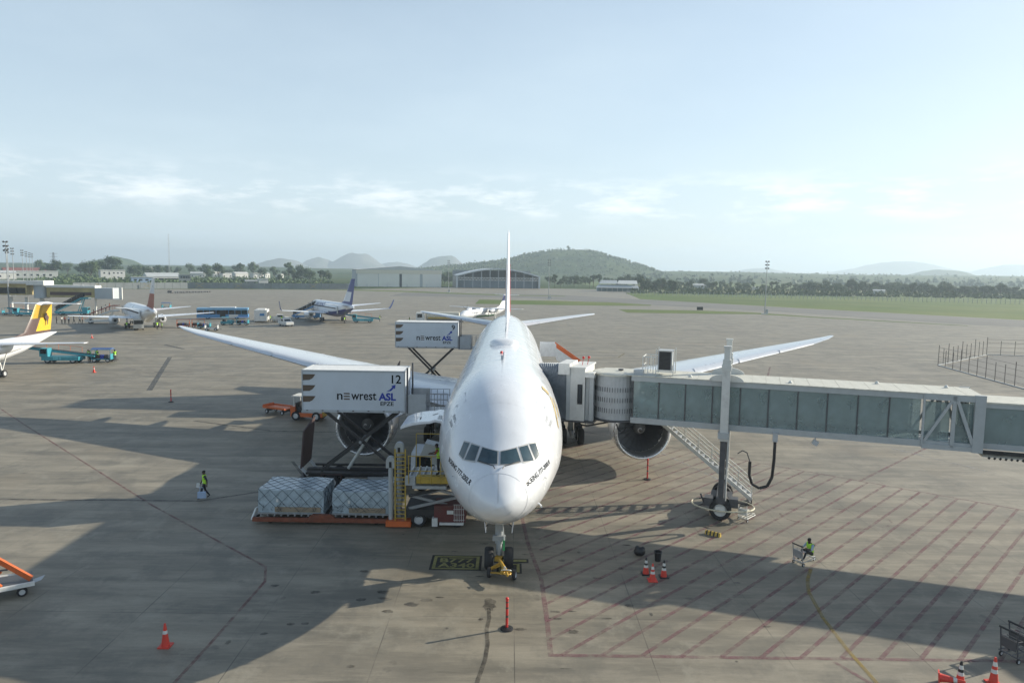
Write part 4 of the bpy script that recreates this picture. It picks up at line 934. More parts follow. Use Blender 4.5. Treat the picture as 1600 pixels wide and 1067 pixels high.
b = MB(); b.bb(-4.5, -2.7, 10.55, 10.98, 2.62, 3.0); b.build('control_skirt', YELLOW, LD)
b = MB(); b.bb(-5.1, -4.55, 10.6, 10.95, 2.5, 2.95); b.build('side_box', LWHITE, LD); b = MB(); b.bb(-2.68, -2.2, 10.6, 10.95, 2.55, 3.0); b.build('side_box', LWHITE, LD)
b = MB(); b.bb(-4.7, -2.9, 10.5, 11.0, 2.34, 2.5); b.build('catwalk', LWHITE, LD)
b = MB()
for x in (-4.9, -4.3, -3.7, -3.2, -2.7): b.cyl((x, 10.55, 2.6), (x, 10.55, 4.1), .025, n=6)
for z in (3.3, 4.1): b.cyl((-4.95, 10.55, z), (-2.7, 10.55, z), .025, n=6)
b.build('guard_rail', YELLOW, LD); b = MB()
for x in (-4.9, -2.7): b.cyl((x, 13.6, 2.6), (x, 13.6, 4.6), .025, n=6)
b.cyl((-4.9, 13.6, 4.6), (-2.7, 13.6, 4.6), .025, n=6); b.build('guard_rail', YELLOW, LD)
b = MB(); b.ext([(-4.5, 3.7), (-3.3, 3.6), (-3.2, 4.2), (-4.2, 4.45)], 'Y', 12.0, 13.0); b.build('console', LWHITE, LD)
b = MB(); b.ext([(-3.9, 3.6), (-3.5, 3.75), (-2.95, 3.5), (-2.95, 2.65), (-3.3, 2.65), (-3.3, 3.2), (-3.85, 3.3)], 'Y', 11.9, 12.2); b.build('support_arm', LWHITE, LD)

# ------------------------------------------------------------------ pallet dolly with two netted pallets
PD = thing('pallet_dolly', 'low orange pallet trailer carrying two netted cargo pallets', 'trailer', (0, 0, 0))
RUST = mat('rusty_orange_frame', (0.20, 0.06, 0.03), 0.65, var=0.25, dirt=0.45)
b = MB(); b.bb(-13.5, -5.9, 11.25, 11.4, .16, .38); b.build('side_beam', RUST, PD); b = MB(); b.bb(-13.5, -5.9, 14.2, 14.35, .16, .38); b.build('side_beam', RUST, PD)
b = MB(); b.ext([(-10.5, .38), (-9.0, .38), (-9.25, .58), (-10.25, .58)], 'Y', 11.22, 11.44); b.build('side_hump', RUST, PD)
b = MB(); b.bb(-13.5, -13.35, 11.4, 14.2, .2, .42); b.bb(-6.05, -5.9, 11.4, 14.2, .2, .42); b.bb(-9.85, -9.65, 11.4, 14.2, .2, .42); b.build('cross_beam', DGREY, PD)
for k in range(20):
    b = MB(); b.cyl((-13.1+k*.37, 11.45, .46), (-13.1+k*.37, 14.15, .46), .05, n=7); b.build('roller', STEEL, PD)
b = MB(); b.beam((-13.55, 11.3, .25), (-13.45, 11.7, .75), .08); b.beam((-13.45, 11.7, .75), (-13.3, 12.6, .75), .06); b.build('drawbar', OFFWHITE, PD)
wd_ = MB().wheel((0, 0, 0), .2, .14, 'Y', 14).mesh('wheel', [RUBBER, RIM], True)
for x in (-12.6, -10.6, -8.6, -6.8):
    for y in (11.55, 14.05): inst('wheel', wd_, PD, (x, y, .2))
SHRINK = mat('plastic_wrap', (0.36, 0.43, 0.47), 0.3, var=0.2, scale=2.6, bump=0.9, coat=0.3, dirt=0.12); NET = mat('cargo_net_cord', (0.05, 0.06, 0.07), 0.8, var=0.2)
def pallet(x0, x1, y0, y1, zb, zt, label, notch, seed):
    T = thing('cargo_pallet', label, 'cargo', ((x0+x1)/2, (y0+y1)/2, zb), 0, 'netted cargo pallets'); rd = random.Random(seed)
    w, d, h = x1-x0, y1-y0, zt-zb
    b = MB(); b.bb(-w/2-.06, w/2+.06, -d/2-.06, d/2+.06, -.02, .06); b.build('base_plate', STEEL, T)
    # wrapped load, slightly bulging and uneven
    n, m_, k_ = 12, 9, 6; P = []
    def bulge(x, y, z):
        o = .018*math.sin(x*5+seed)*math.sin(z*6+1)+.015*math.sin(y*4+z*3+seed)
        f = 1+.008*math.sin(math.pi*z/h); return Vector((x*f+o*.5, y*f+o, z+.03*math.sin(x*3+y*2+seed)*(z/h)))
    b = MB()
    def face(fn, a, c):
        vs = [fn(i/a, j/c) for i in range(a+1) for j in range(c+1)]; b.add(vs, [(i*(c+1)+j, i*(c+1)+j+1, (i+1)*(c+1)+j+1, (i+1)*(c+1)+j) for i in range(a) for j in range(c)])
    face(lambda u, v: bulge(lerp(-w/2, w/2, u), -d/2, lerp(.06, h, v)), n, k_); face(lambda u, v: bulge(lerp(-w/2, w/2, u), d/2, lerp(.06, h, v)), n, k_)
    face(lambda u, v: bulge(-w/2, lerp(-d/2, d/2, u), lerp(.06, h, v)), m_, k_); face(lambda u, v: bulge(w/2, lerp(-d/2, d/2, u), lerp(.06, h, v)), m_, k_)
    face(lambda u, v: bulge(lerp(-w/2, w/2, u), lerp(-d/2, d/2, v), h), n, m_); b.build('wrapped_load', SHRINK, T, True, 25)
    b = MB(); b.bb(-w/2+.9, w/2-.15, -d/2-.06, -d/2-.02, .10, .38); b.build('carton', mat('carton_board', (.30, .24, .17), .8, dirt=.2), T)
    # diamond net over top and sides
    b = MB(); s = .30
    def cord(p, q_):
        n_ = 3; a = [bulge(*p.lerp(q_, i/n_)) for i in range(n_+1)]
        for i in range(n_):
            c = (a[i]+a[i+1])/2; o = Vector((0, 0, .018)) if p.z > h-.01 and q_.z > h-.01 else Vector((0, -.02 if c.y < 0 else .02, 0)) if abs(abs(p.y)-d/2) < .01 else Vector((-.02 if c.x < 0 else .02, 0, 0))
            b.beam(a[i]+o, a[i+1]+o, .014)
    def net(u1, v1, mp, keep=lambda u, v: True):
        nu, nv = int(u1/s), int(v1/s); su, sv = u1/nu, v1/nv
        for i in range(nu):
            for j in range(nv):
                if keep((i+.5)*su, (j+.5)*sv):
                    if (i+j) % 2 == 0: cord(mp(i*su, j*sv), mp((i+1)*su, (j+1)*sv))
                    else: cord(mp((i+1)*su, j*sv), mp(i*su, (j+1)*sv))
    net(w, d, lambda u, v: Vector((-w/2+u, -d/2+v, h)))
    net(w, h*.75, lambda u, v: Vector((-w/2+u, -d/2, h-v))); net(w, h*.75, lambda u, v: Vector((-w/2+u, d/2, h-v)))
    net(d, h*.75, lambda u, v: Vector((-w/2, -d/2+u, h-v))); net(d, h*.75, lambda u, v: Vector((w/2, -d/2+u, h-v)))
    stuff(b.build('cargo_net', NET, T)); b = MB()
    for k in range(26):
        u = rd.uniform(-w/2, w/2); z = rd.uniform(.12, h*.45); u2 = u+rd.uniform(-.35, .35); z2 = rd.uniform(.1, h*.45); b.beam((u, -d/2-.09, z), (u2, -d/2-.09, z2), .014)
    stuff(b.build('loose_cords', NET, T)); b = MB(); b.bb(-w*.22, -w*.22+.12, -d/2-.085, -d/2-.075, h*.5, h*.5+.17); b.build('shipping_label', OFFWHITE, T)
pallet(-13.25, -9.7, 11.55, 13.95, .53, 1.86, 'wrapped netted cargo pallet at the far left end of the trailer', True, 3)
pallet(-9.2, -6.15, 11.55, 13.95, .53, 1.80, 'wrapped netted cargo pallet next to the loader columns', False, 8)

# ------------------------------------------------------------------ tow tractor and flat trailer by the wing
TT = thing('tow_tractor', 'white and orange tow tractor with open canopy behind the catering truck', 'tractor', (-18.0, 38.4, 0), R(-8))
b = MB(); b.bb(-1.5, 1.55, -.75, .75, .35, .72); b.build('chassis', ORANGE, TT); b = MB(); b.bb(.0, 1.5, -.72, .72, .722, 1.15); b.bb(-.45, 0, -.74, .74, .724, .95); hd = b.build('bonnet', LWHITE, TT)
b = MB(); b.bb(1.5, 1.62, -.7, .7, .4, 1.08); b.build('front_plate', YELLOW, hd)
b = MB(); b.bb(-1.5, -1.05, -.74, .74, .722, 1.25); b.build('rear_deck', ORANGE, TT); b = MB(); b.bb(-1.0, -.55, -.55, .55, .724, 1.15); b.bb(-1.1, -.95, -.55, .55, 1.15, 1.6); b.build('seat', BLACK, TT)
b = MB()
for x in (-1.15, -.02):
    for y in (-.68, .68): b.beam((x, y, .95), (x-.05, y, 2.2), .06)
b.build('canopy_post', OFFWHITE, TT); b = MB(); b.bb(-1.35, .12, -.78, .78, 2.2, 2.27); b.build('canopy', OFFWHITE, TT); b = MB(); b.add([(.03, -.62, 1.2), (.03, .62, 1.2), (.0, .62, 2.15), (.0, -.62, 2.15)], [(0, 1, 2, 3)]); b.build('windscreen', WGLASS, TT)
b = MB(); b.cyl((-.3, -.2, 1.0), (-.5, -.2, 1.35), .03); b.lathe([(0, .2), (.03, .2)], (-.52, -.2, 1.36), 'Z', 14, True, True); b.build('steering_wheel', BLACK, TT)
wt = MB().wheel((0, 0, 0), .42, .3, 'Y').mesh('wheel', [RUBBER, RIM], True)
for x in (-1.0, .95):
    for y in (-.66, .66): inst('wheel', wt, TT, (x, y, .42))
FL = thing('flat_trailer', 'empty flat orange baggage trailer hitched to the tow tractor', 'trailer', (-21.6, 41.0, 0), R(-25))
b = MB(); b.bb(-1.4, 1.3, -.75, .75, .5, .6); b.build('deck', ORANGE, FL); b = MB(); b.beam((1.3, 0, .45), (2.2, 0, .4), .07); b.build('drawbar', ORANGE, FL)
b = MB(); b.bb(-1.4, 1.3, -.78, -.72, .6, .7); b.bb(-1.4, 1.3, .72, .78, .6, .7); b.build('side_rail', ORANGE, FL); b = MB(); b.bb(-1.4, -1.34, -.72, .72, .6, .82); b.build('end_board', ORANGE, FL)
for x in (-1.0, .9):
    for y in (-.6, .6): inst('wheel', wd_, FL, (x, y, .2))
for x in (-1.0, .9): b = MB(); b.bb(x-.06, x+.06, -.6, .6, .2, .5); b.build('axle', DGREY, FL)

# ------------------------------------------------------------------ boarding stairs at the rear door
BS = thing('boarding_stairs', 'mobile boarding stairs with orange balustrade at the rear door', 'boarding stairs', (3.5, 46.2, 0))
SW = mat('stairs_white', (.62, .64, .66), .45, dirt=.12)
b = MB(); b.bb(0, 1.6, 0, 2.0, 5.2, 5.35); b.build('landing', SW, BS)
for y in (0, 1.96): b = MB(); b.bb(0, 1.6, y, y+.04, 5.35, 6.5); b.build('landing_panel', SW, BS)
for y in (0, 1.94):
    b = MB(); b.ext([(1.6, 5.2), (8.6, .5), (8.6, .25), (1.6, 4.9)], 'Y', y, y+.06); b.build('stringer', SW, BS)
    b = MB(); b.ext([(1.6, 6.5), (8.6, 1.75), (8.6, 1.35), (1.6, 6.1)], 'Y', y, y+.06); b.build('balustrade', ORANGE, BS)
    b = MB(); b.ext([(1.6, 6.08), (8.6, 1.33), (8.6, .55), (1.6, 5.25)], 'Y', y+.02, y+.04); b.build('balustrade_panel', SW, BS)
ts = MB().box((0, 1.0, 0), (.3, 1.86, .05)).mesh('stair_tread', GREY)
for k in range(24): inst('stair_tread', ts, BS, (1.75+k*.285, 0, 5.1-k*.19))
b = MB(); b.bb(1.2, 8.2, .2, 1.8, .45, .75); b.beam((2.0, .4, .7), (2.2, .4, 4.8), .15); b.beam((2.0, 1.6, .7), (2.2, 1.6, 4.8), .15); b.build('chassis', SW, BS)
for x in (2.0, 7.4):
    for y in (.2, 1.8): inst('wheel', wt, BS, (x, y, .42))
# ------------------------------------------------------------------ people
SKIN = mat('dark_brown_skin', (0.075, 0.04, 0.025), 0.55, var=0.1); TROU = mat('dark_trousers', (0.02, 0.022, 0.028), 0.8, var=0.2)
SHIRT = {'blue': mat('pale_blue_shirt', (0.32, 0.40, 0.50), 0.8, var=0.1), 'dark': mat('navy_shirt', (0.025, 0.03, 0.05), 0.8, var=0.15), 'white': mat('white_shirt', (0.6, 0.6, 0.58), 0.8, var=0.08), 'red': mat('rust_overall', (0.28, 0.06, 0.03), 0.8, var=0.12)}
HAIR = mat('black_hair', (0.008, 0.007, 0.007), 0.7, var=0.2); SHOE = mat('black_shoe', (0.012, 0.012, 0.012), 0.5, var=0.2)
# joints: facing -Y, feet at z = 0
STAND = dict(pelvis=(0, 0, .93), waist=(0, .01, 1.10), chest=(0, .0, 1.30), neck=(0, 0, 1.48), head=(0, -.02, 1.60), top=(0, -.02, 1.72),
    hipL=(.09, 0, .90), kneeL=(.10, -.02, .50), ankL=(.10, .03, .09), toeL=(.11, -.15, .04), hipR=(-.09, 0, .90), kneeR=(-.10, -.02, .50), ankR=(-.10, .03, .09), toeR=(-.11, -.15, .04),
    shL=(.19, 0, 1.42), elL=(.24, .02, 1.14), wrL=(.25, -.06, .90), haL=(.25, -.08, .82), shR=(-.19, 0, 1.42), elR=(-.24, .02, 1.14), wrR=(-.25, -.06, .90), haR=(-.25, -.08, .82))
def pose(**k): d = dict(STAND); d.update(k); return d
POSES = {'stand': STAND,
 'walk': pose(kneeL=(.09, -.20, .50), ankL=(.09, -.24, .09), toeL=(.09, -.42, .06), kneeR=(-.09, .05, .50), ankR=(-.09, .30, .14), toeR=(-.09, .14, .04), elL=(.25, .12, 1.16), wrL=(.26, .12, .92), haL=(.26, .11, .83), elR=(-.25, -.04, 1.14), wrR=(-.26, -.16, .92), haR=(-.26, -.18, .84)),
 'reach': pose(elL=(.26, -.16, 1.20), wrL=(.20, -.38, 1.18), haL=(.18, -.46, 1.18), elR=(-.26, -.16, 1.20), wrR=(-.20, -.38, 1.14), haR=(-.18, -.46, 1.13), chest=(0, -.04, 1.29), neck=(0, -.07, 1.47), head=(0, -.11, 1.58), top=(0, -.12, 1.70), shL=(.19, -.05, 1.41), shR=(-.19, -.05, 1.41)),
 'sit': pose(pelvis=(0, .05, .42), waist=(0, .08, .58), chest=(0, .0, .78), neck=(0, -.06, .96), head=(0, -.10, 1.08), top=(0, -.10, 1.20),
    hipL=(.10, .02, .42), kneeL=(.14, -.42, .66), ankL=(.12, -.56, .30), toeL=(.12, -.74, .24), hipR=(-.10, .02, .42), kneeR=(-.14, -.40, .66), ankR=(-.12, -.54, .30), toeR=(-.12, -.72, .24),
    shL=(.19, -.02, .90), elL=(.24, -.20, .70), wrL=(.16, -.40, .76), haL=(.13, -.47, .78), shR=(-.19, -.02, .90), elR=(-.24, -.20, .70), wrR=(-.16, -.40, .76), haR=(-.13, -.47, .78))}
BONES = [('pelvis', 'waist'), ('waist', 'chest'), ('chest', 'neck'), ('neck', 'head'), ('head', 'top')] + [(a+s, b_+s) if a != 'pelvis' and a != 'chest' else (a, b_+s) for s in 'LR' for a, b_ in (('pelvis', 'hip'), ('hip', 'knee'), ('knee', 'ank'), ('ank', 'toe'), ('chest', 'sh'), ('sh', 'el'), ('el', 'wr'), ('wr', 'ha'))]
RAD = dict(pelvis=(.155, .12), waist=(.145, .105), chest=(.165, .12), neck=(.058, .06), head=(.080, .098), top=(.062, .075), hip=(.092, .095), knee=(.062, .062), ank=(.042, .045), toe=(.038, .030), sh=(.072, .07), el=(.046, .046), wr=(.032, .030), ha=(.040, .022))
_pm = {}
def person_meshes(pn, shirt):
    key = (pn, shirt)
    if key in _pm: return _pm[key]
    J = POSES[pn]; names = list(J.keys()); idx = {n: i for i, n in enumerate(names)}
    me = bpy.data.meshes.new('skeleton'); me.from_pydata([J[n] for n in names], [(idx[a], idx[c]) for a, c in BONES], [])
    o = bpy.data.objects.new('skeleton', me); col.objects.link(o); md = o.modifiers.new('skin', 'SKIN'); md.use_smooth_shade = True; md.branch_smoothing = 0.4
    sd = o.modifiers.new('sub', 'SUBSURF'); sd.levels = 1; sd.render_levels = 1
    for n in names:
        r = RAD.get(n) or RAD[n[:-1]]; v = me.skin_vertices[0].data[idx[n]]; v.radius = r; v.use_root = (n == 'pelvis')
    dg = bpy.context.evaluated_depsgraph_get(); dg.update(); bm_ = bpy.data.meshes.new_from_object(o.evaluated_get(dg)); bpy.data.objects.remove(o)
    bm_.name = 'body'; bm_.materials.clear()
    for m in (SKIN, SHIRT[shirt], TROU, SHOE): bm_.materials.append(m)
    seg = [(a, c, Vector(J[a]), Vector(J[c])) for a, c in BONES]
    def near(p):
        best = None
        for a, c, A, B in seg:
            d = B-A; t = max(0, min(1, (p-A).dot(d)/d.length_squared)); q_ = (p-(A+d*t)).length
            if best is None or q_ < best[0]: best = (q_, a, c, t)
        return best
    vest_f = []
    for p in bm_.polygons:
        _, a, c, t = near(p.center); k = 1
        if c in ('head', 'top') or (a == 'neck'): k = 0
        elif c.startswith('ha') or (c.startswith('wr') and t > .2): k = 0
        elif c.startswith('knee') or c.startswith('ank') or c.startswith('hip'): k = 2
        elif c.startswith('toe'): k = 3
        p.material_index = k
        if c in ('waist', 'chest', 'neck') or c.startswith('sh') or (c.startswith('hip') and p.center.z > J['pelvis'][2]-.08): vest_f.append((p.index, a, c, t))
        p.use_smooth = True
    # hands: four fingers and a thumb; face: nose and ears; all joined to the body mesh
    b = MB()
    for s in 'LR':
        h = Vector(J['ha'+s]); w_ = Vector(J['wr'+s]); d = (h-w_).normalized(); side = d.cross(Vector((1, 0, 0)) if abs(d.x) < .8 else Vector((0, 1, 0))).normalized()
        for k in range(4):
            o0 = h+side*(.027*(k-1.5)/1.5); ln = (.07, .082, .076, .058)[k]; mid = o0+d*ln*.55; b.cyl(o0, mid, .010, .009, 5); b.cyl(mid, mid+d*ln*.4+side.cross(d)*.018, .009, .006, 5)
        b.cyl(w_.lerp(h, .5)+side*.03, h+side*.055, .011, .008, 5)
    hd = Vector(J['head']); fwd = Vector((0, -1, 0)); b.ball(hd+fwd*.092+Vector((0, 0, .01)), (.015, .022, .022), 6, 4)
    for s in (-1, 1): b.ball(hd+Vector((s*.085, 0, .01)), (.012, .022, .032), 6, 4)
    ex = b.mesh('extra', SKIN); bm = bmesh.new(); bm.from_mesh(bm_); bm.from_mesh(ex); bm.to_mesh(bm_); bm.free(); bpy.data.meshes.remove(ex)
    # vest shell
    vb = MB()
    for i, a, c, t in vest_f:
        p = bm_.polygons[i]; band = (a == 'pelvis' and .25 < t < .6) or (a == 'waist' and .35 < t < .6); vb.mi = 1 if band else 0
        vs = [bm_.vertices[j].co+bm_.vertices[j].normal*.028 for j in p.vertices]; vb.add(vs, [tuple(range(len(vs)))])
    vest = vb.mesh('vest', [HIVIS, SILVER], True)
    hb = MB(); hb.ball(hd+Vector((0, .015, .055)), (.086, .098, .078), 12, 7); hair = hb.mesh('hair', HAIR, True)
    _pm[key] = (bm_, vest, hair); return _pm[key]
def person(label, loc, rz=0, pn='stand', shirt='blue', vest=True, group=None, scale=1.0):
    body, vm, hm_ = person_meshes(pn, shirt)
    o = inst('person', body, None, loc, (0, 0, rz), scale); tag(o, label, 'person', group)
    inst('hair', hm_, o)
    if vest: inst('vest', vm, o)
    return o
person('person in green vest walking with a white carrier bag on open concrete', (-17.9, 15.5, 0), R(-60), 'walk', 'dark')
BAGM = mat('pale_blue_bag', (.34, .44, .60), .6, var=.1)
bg_ = thing('carrier_bag', 'large pale carrier bag held by the walking person', 'bag', (-17.85, 15.0, .2), R(10))
b = MB(); b.ext([(-.24, 0), (.24, 0), (.22, .36), (-.22, .36)], 'Y', -.09, .09); b.build('sack', BAGM, bg_); b = MB(); b.tube([(-.13, 0, .36), (-.11, 0, .62), (.07, 0, .64), (.12, 0, .36)], .014); b.build('handle', BAGM, bg_)
b = MB(); b.box((0, 0, .12), (.2, .08, .26), ry=.2); tag(b.build('paper_packet', SHIRT['white'], None, loc=(-18.2, 15.35, .72)), 'small white packet in the other hand of the walking person', 'packet')
person('person in green vest and rust overalls standing on the cargo loader', (-3.35, 10.85, 3.02), R(-90), 'reach', 'red')
person('person in green vest sitting on a luggage trolley in the sun', (15.18, 7.25, .0), R(-62), 'sit', 'blue')
# ------------------------------------------------------------------ cones, bollards and other small things
CONE_R = mat('cone_red', (0.62, 0.055, 0.035), 0.5, var=0.1, dirt=0.2)
def cone(label, loc, bands=1, h=.75, rz=0, tilt=None, dark=False, group='traffic cones'):
    T = thing('traffic_cone', label, 'traffic cone', loc, rz, group)
    b = MB(); b.bb(-.21, .21, -.21, .21, 0, .045); b.build('base', CONE_R if not dark else BLACK, T)
    r = lambda z: lerp(.155, .035, z/h)
    zs = [.045]; cols = []
    if bands == 1: cuts = [(.045, .56*h, CONE_R), (.56*h, .70*h, SILVER), (.70*h, h, CONE_R)]
    else: cuts = [(.045, .42*h, CONE_R), (.42*h, .56*h, SILVER), (.56*h, .68*h, BLACK if dark else CONE_R), (.68*h, .84*h, SILVER), (.84*h, h, BLACK if dark else CONE_R)]
    for z0, z1, m in cuts:
        b = MB(); b.lathe([(z0, r(z0)), (z1, r(z1))], (0, 0, 0), 'Z', 18, False, z1 == h); b.build('cone_band' if m is SILVER else 'cone_body', m, T, True)
    if tilt: T.rotation_euler = tilt
    return T
cone('red traffic cone standing alone in the large shadow at lower left', (-12.16, -1.35, 0), 1, .88)
cone('striped traffic cone at the left of a cluster of three', (6.85, 5.55, 0), 2, .80, dark=True)
cone('red and white traffic cone nearest the camera in a cluster of three', (7.02, 4.85, 0), 2, .80)
cone('striped traffic cone at the right of a cluster of three', (7.62, 5.25, 0), 2, .80, dark=True)
cone('dark banded traffic cone at the bottom edge near a fallen cone', (16.05, -3.15, 0), 2, .85, dark=True)
cone('bright red traffic cone at the bottom right edge', (17.28, -3.05, 0), 2, .95)
cone('fallen red traffic cone lying at the bottom edge', (15.35, -3.05, .2), 1, .8, tilt=(R(85), R(10), R(60)))
def bollard(label, loc, h=1.15):
    T = thing('marker_post', label, 'marker post', loc, 0, 'red marker posts')
    b = MB(); b.lathe([(0, .26), (.05, .25), (.09, .12)], (0, 0, 0), 'Z', 18, True, True); b.build('base', BLACK, T, True)
    cuts = [(.09, .40*h, RED), (.40*h, .48*h, MAROON), (.48*h, .70*h, RED), (.70*h, .76*h, MAROON), (.76*h, .90*h, RED), (.90*h, .94*h, MAROON), (.94*h, h, RED)]
    for z0, z1, m in cuts: b = MB(); b.lathe([(z0, .052), (z1, .052)], (0, 0, 0), 'Z', 12, True, True); b.build('post' if m is RED else 'band', m, T, True)
    b = MB(); b.lathe([(0, .065), (.06, .07), (.10, .03)], (0, 0, h), 'Z', 12, True, True); b.build('cap', RED, T, True); return T
bollard('red marker post standing on open ground in front of the nose wheel', (.41, .25, 0), 1.2)
bollard('red marker post standing under the right-hand engine', (9.80, 20.75, 0), 1.35)
bollard('red marker post standing alone left of the wing shadow', (-34.2, 45.7, 0), 1.2)
# black bag and bin
b = MB(); b.ball((0, 0, .2), (.3, .24, .22), 12, 8); b.ball((-.12, 0, .34), (.13, .13, .16), 8, 6); b.ball((.16, .02, .30), (.12, .12, .14), 8, 6)
tag(b.build('rubbish_bag', BLACK, None, True, loc=(6.95, 7.75, 0)), 'black rubbish bag lying in the bridge shadow', 'bag')
bn = thing('waste_bin', 'small black bin beside the three cones', 'bin', (7.72, 7.1, 0)); b = MB(); b.lathe([(0, .14), (.45, .18), (.45, .155), (.1, .13)], n=16, axis='Z', cap0=True); b.build('body', BLACK, bn, True); b = MB(); b.lathe([(.44, .2), (.48, .2)], n=16, axis='Z'); b.build('rim', DGREY, bn)
ck = thing('wheel_chock', 'yellow and black wheel chock lying in the open', 'chock', (11.4, 10.6, 0), R(-38)); b = MB(); b.ext([(-.12, 0), (.12, 0), (.05, .2), (-.05, .2)], 'X', -.42, .42); b.build('block', YELLOW, ck)
for k in range(4): b = MB(); b.ext([(-.123, 0), (.123, 0), (.052, .203), (-.052, .203)], 'X', -.36+k*.2, -.28+k*.2); b.build('stripe', BLACK, ck)
# luggage trolleys
def trolley(label, loc, rz, m=STEEL, sc_=1.0):
    T = thing('luggage_trolley', label, 'luggage trolley', loc, rz, 'luggage trolleys', sc_)
    b = MB(); b.tube([(-.3, .5, .22), (-.24, -.45, .25), (.24, -.45, .25), (.3, .5, .22), (-.3, .5, .22)], .022); b.tube([(-.1, .5, .22), (-.1, -.45, .25)], .015); b.tube([(.1, .5, .22), (.1, -.45, .25)], .015); b.tube([(0, -.45, .25), (0, -.75, .2)], .02); b.build('deck_frame', m, T)
    b = MB(); b.tube([(-.27, .45, .22), (-.27, .55, 1.0), (.27, .55, 1.0), (.27, .45, .22)], .022); b.tube([(-.27, .52, .75), (.27, .52, .75)], .018); b.build('handle_frame', m, T)
    b = MB(); b.cyl((-.3, .56, 1.02), (.3, .56, 1.02), .032, n=8); b.build('handle_bar', BLACK, T)
    b = MB(); b.tube([(-.25, .5, .72), (-.25, .25, .70), (.25, .25, .70), (.25, .5, .72)], .014); b.bb(-.24, .24, .5, .52, .4, .72); b.build('basket', m, T)
    wm = MB().wheel((0, 0, 0), .09, .05, 'X', 12).mesh('wheel', [RUBBER, RIM], True)
    for x, y in ((-.28, .42), (.28, .42), (0, -.7)): inst('wheel', wm, T, (x, y, .09))
    return T
trolley('empty luggage trolley standing beside the bridge bogie', (14.05, 13.1, 0), R(130), SILVER)
trolley('luggage trolley under the seated person in the vest', (14.85, 7.05, 0), R(118), STEEL)
trolley('dark luggage trolley at the lower right corner in shadow', (19.35, -1.35, 0), R(110), DGREY, 1.15)
trolley('dark luggage trolley nested behind the corner trolley', (19.95, -.95, 0), R(110), DGREY, 1.15)
# tow bar pinned to the nose gear
TB = thing('tow_bar', 'yellow aircraft tow bar attached to the nose gear', 'tow bar', (0, 0, 0))
GY = mat('golden_yellow', (.55, .33, .05), .4, .2, var=.15, dirt=.3)
b = MB(); b.cyl((.02, 5.45, .62), (.36, 4.35, .55), .085, .085, 10); b.build('tube', GY, TB, True); b = MB(); b.box((.0, 5.62, .62), (.32, .26, .2), rz=-.3); b.build('head', GY, TB)
b = MB(); b.cyl((.2, 4.75, .55), (.12, 4.75, .25), .06); b.cyl((-.42, 4.95, .24), (.72, 4.75, .24), .05); b.build('axle', GY, TB)
tw = MB().wheel((0, 0, 0), .24, .16, 'X', 14).mesh('wheel', [RUBBER, RIM], True); inst('wheel', tw, TB, (-.42, 4.95, .24), (0, 0, -.17)); inst('wheel', tw, TB, (.72, 4.75, .24), (0, 0, -.17))
b = MB(); b.add([(.0, 5.2, .55), (-.42, 4.95, .36), (-.3, 4.9, .36), (.1, 4.8, .6)], [(0, 1, 2, 3)]); b.beam((.05, 5.1, .6), (-.4, 4.95, .4), .08); b.build('wheel_strut', GY, TB)
b = MB(); n = 14; b.tube([(.40+.16*math.cos(2*math.pi*i/n), 4.24+.16*math.sin(2*math.pi*i/n), .52) for i in range(n+1)], .03); b.cyl((.38, 4.3, .55), (.42, 4.0, .5), .05); b.build('eye', GY, TB); b = MB(); b.cyl((.28, 4.55, .66), (.31, 4.45, .66), .05); b.tube([(.14, 4.36, .6), (.22, 4.32, .64), (.5, 4.3, .64), (.58, 4.34, .6)], .025); b.build('grip', OFFWHITE, TB)
# orange ground power cart at the left edge
GC = thing('equipment_dolly', 'orange framed equipment dolly cut off by the left edge', 'dolly', (-20.85, 2.6, 0), R(35), None, 1.0)
b = MB(); b.bb(-2.4, 1.05, -.75, -.62, .42, .58); b.build('deck_edge', OFFWHITE, GC); b = MB(); b.bb(-2.4, 1.0, -.62, .75, .44, .52); b.build('deck', DGREY, GC)
b = MB(); b.beam((-.55, .15, 1.85), (.95, -.35, .6), .16, .2); b.build('frame_arm', ORANGE, GC); b = MB(); b.beam((-1.15, .45, 2.1), (-.6, .2, 1.45), .18, .12); b.build('frame_arm', ORANGE, GC); b = MB(); b.beam((-1.2, -.5, .55), (-.1, .1, 1.0), .12); b.beam((-.1, -.5, .55), (-.8, .1, 1.1), .1); b.build('frame_brace', ORANGE, GC)
for k in range(5): b = MB(); b.beam((-2.3, .55-k*.18, 1.85-k*.22), (-.75+k*.30, .15-k*.08, 1.75-k*.22), .06); b.build('slat', DGREY if k % 2 else OFFWHITE, GC)
b = MB(); b.cyl((-.5, .0, .5), (-.5, .0, 2.2), .03); b.build('post', BLACK, GC); b = MB(); b.add([(1.0, -.2, .5), (1.45, .0, .52), (1.3, -.45, .5), (1.0, -.6, .48)], [(0, 1, 2, 3)]); b.build('hitch_plate', GREY, GC)
for x in (-1.9, .6):
    for y in (-.6, .6): inst('wheel', wd_, GC, (x, y, .2))
for x in (-1.9, .6): b = MB(); b.bb(x-.05, x+.05, -.6, .6, .18, .45); b.build('axle', DGREY, GC)
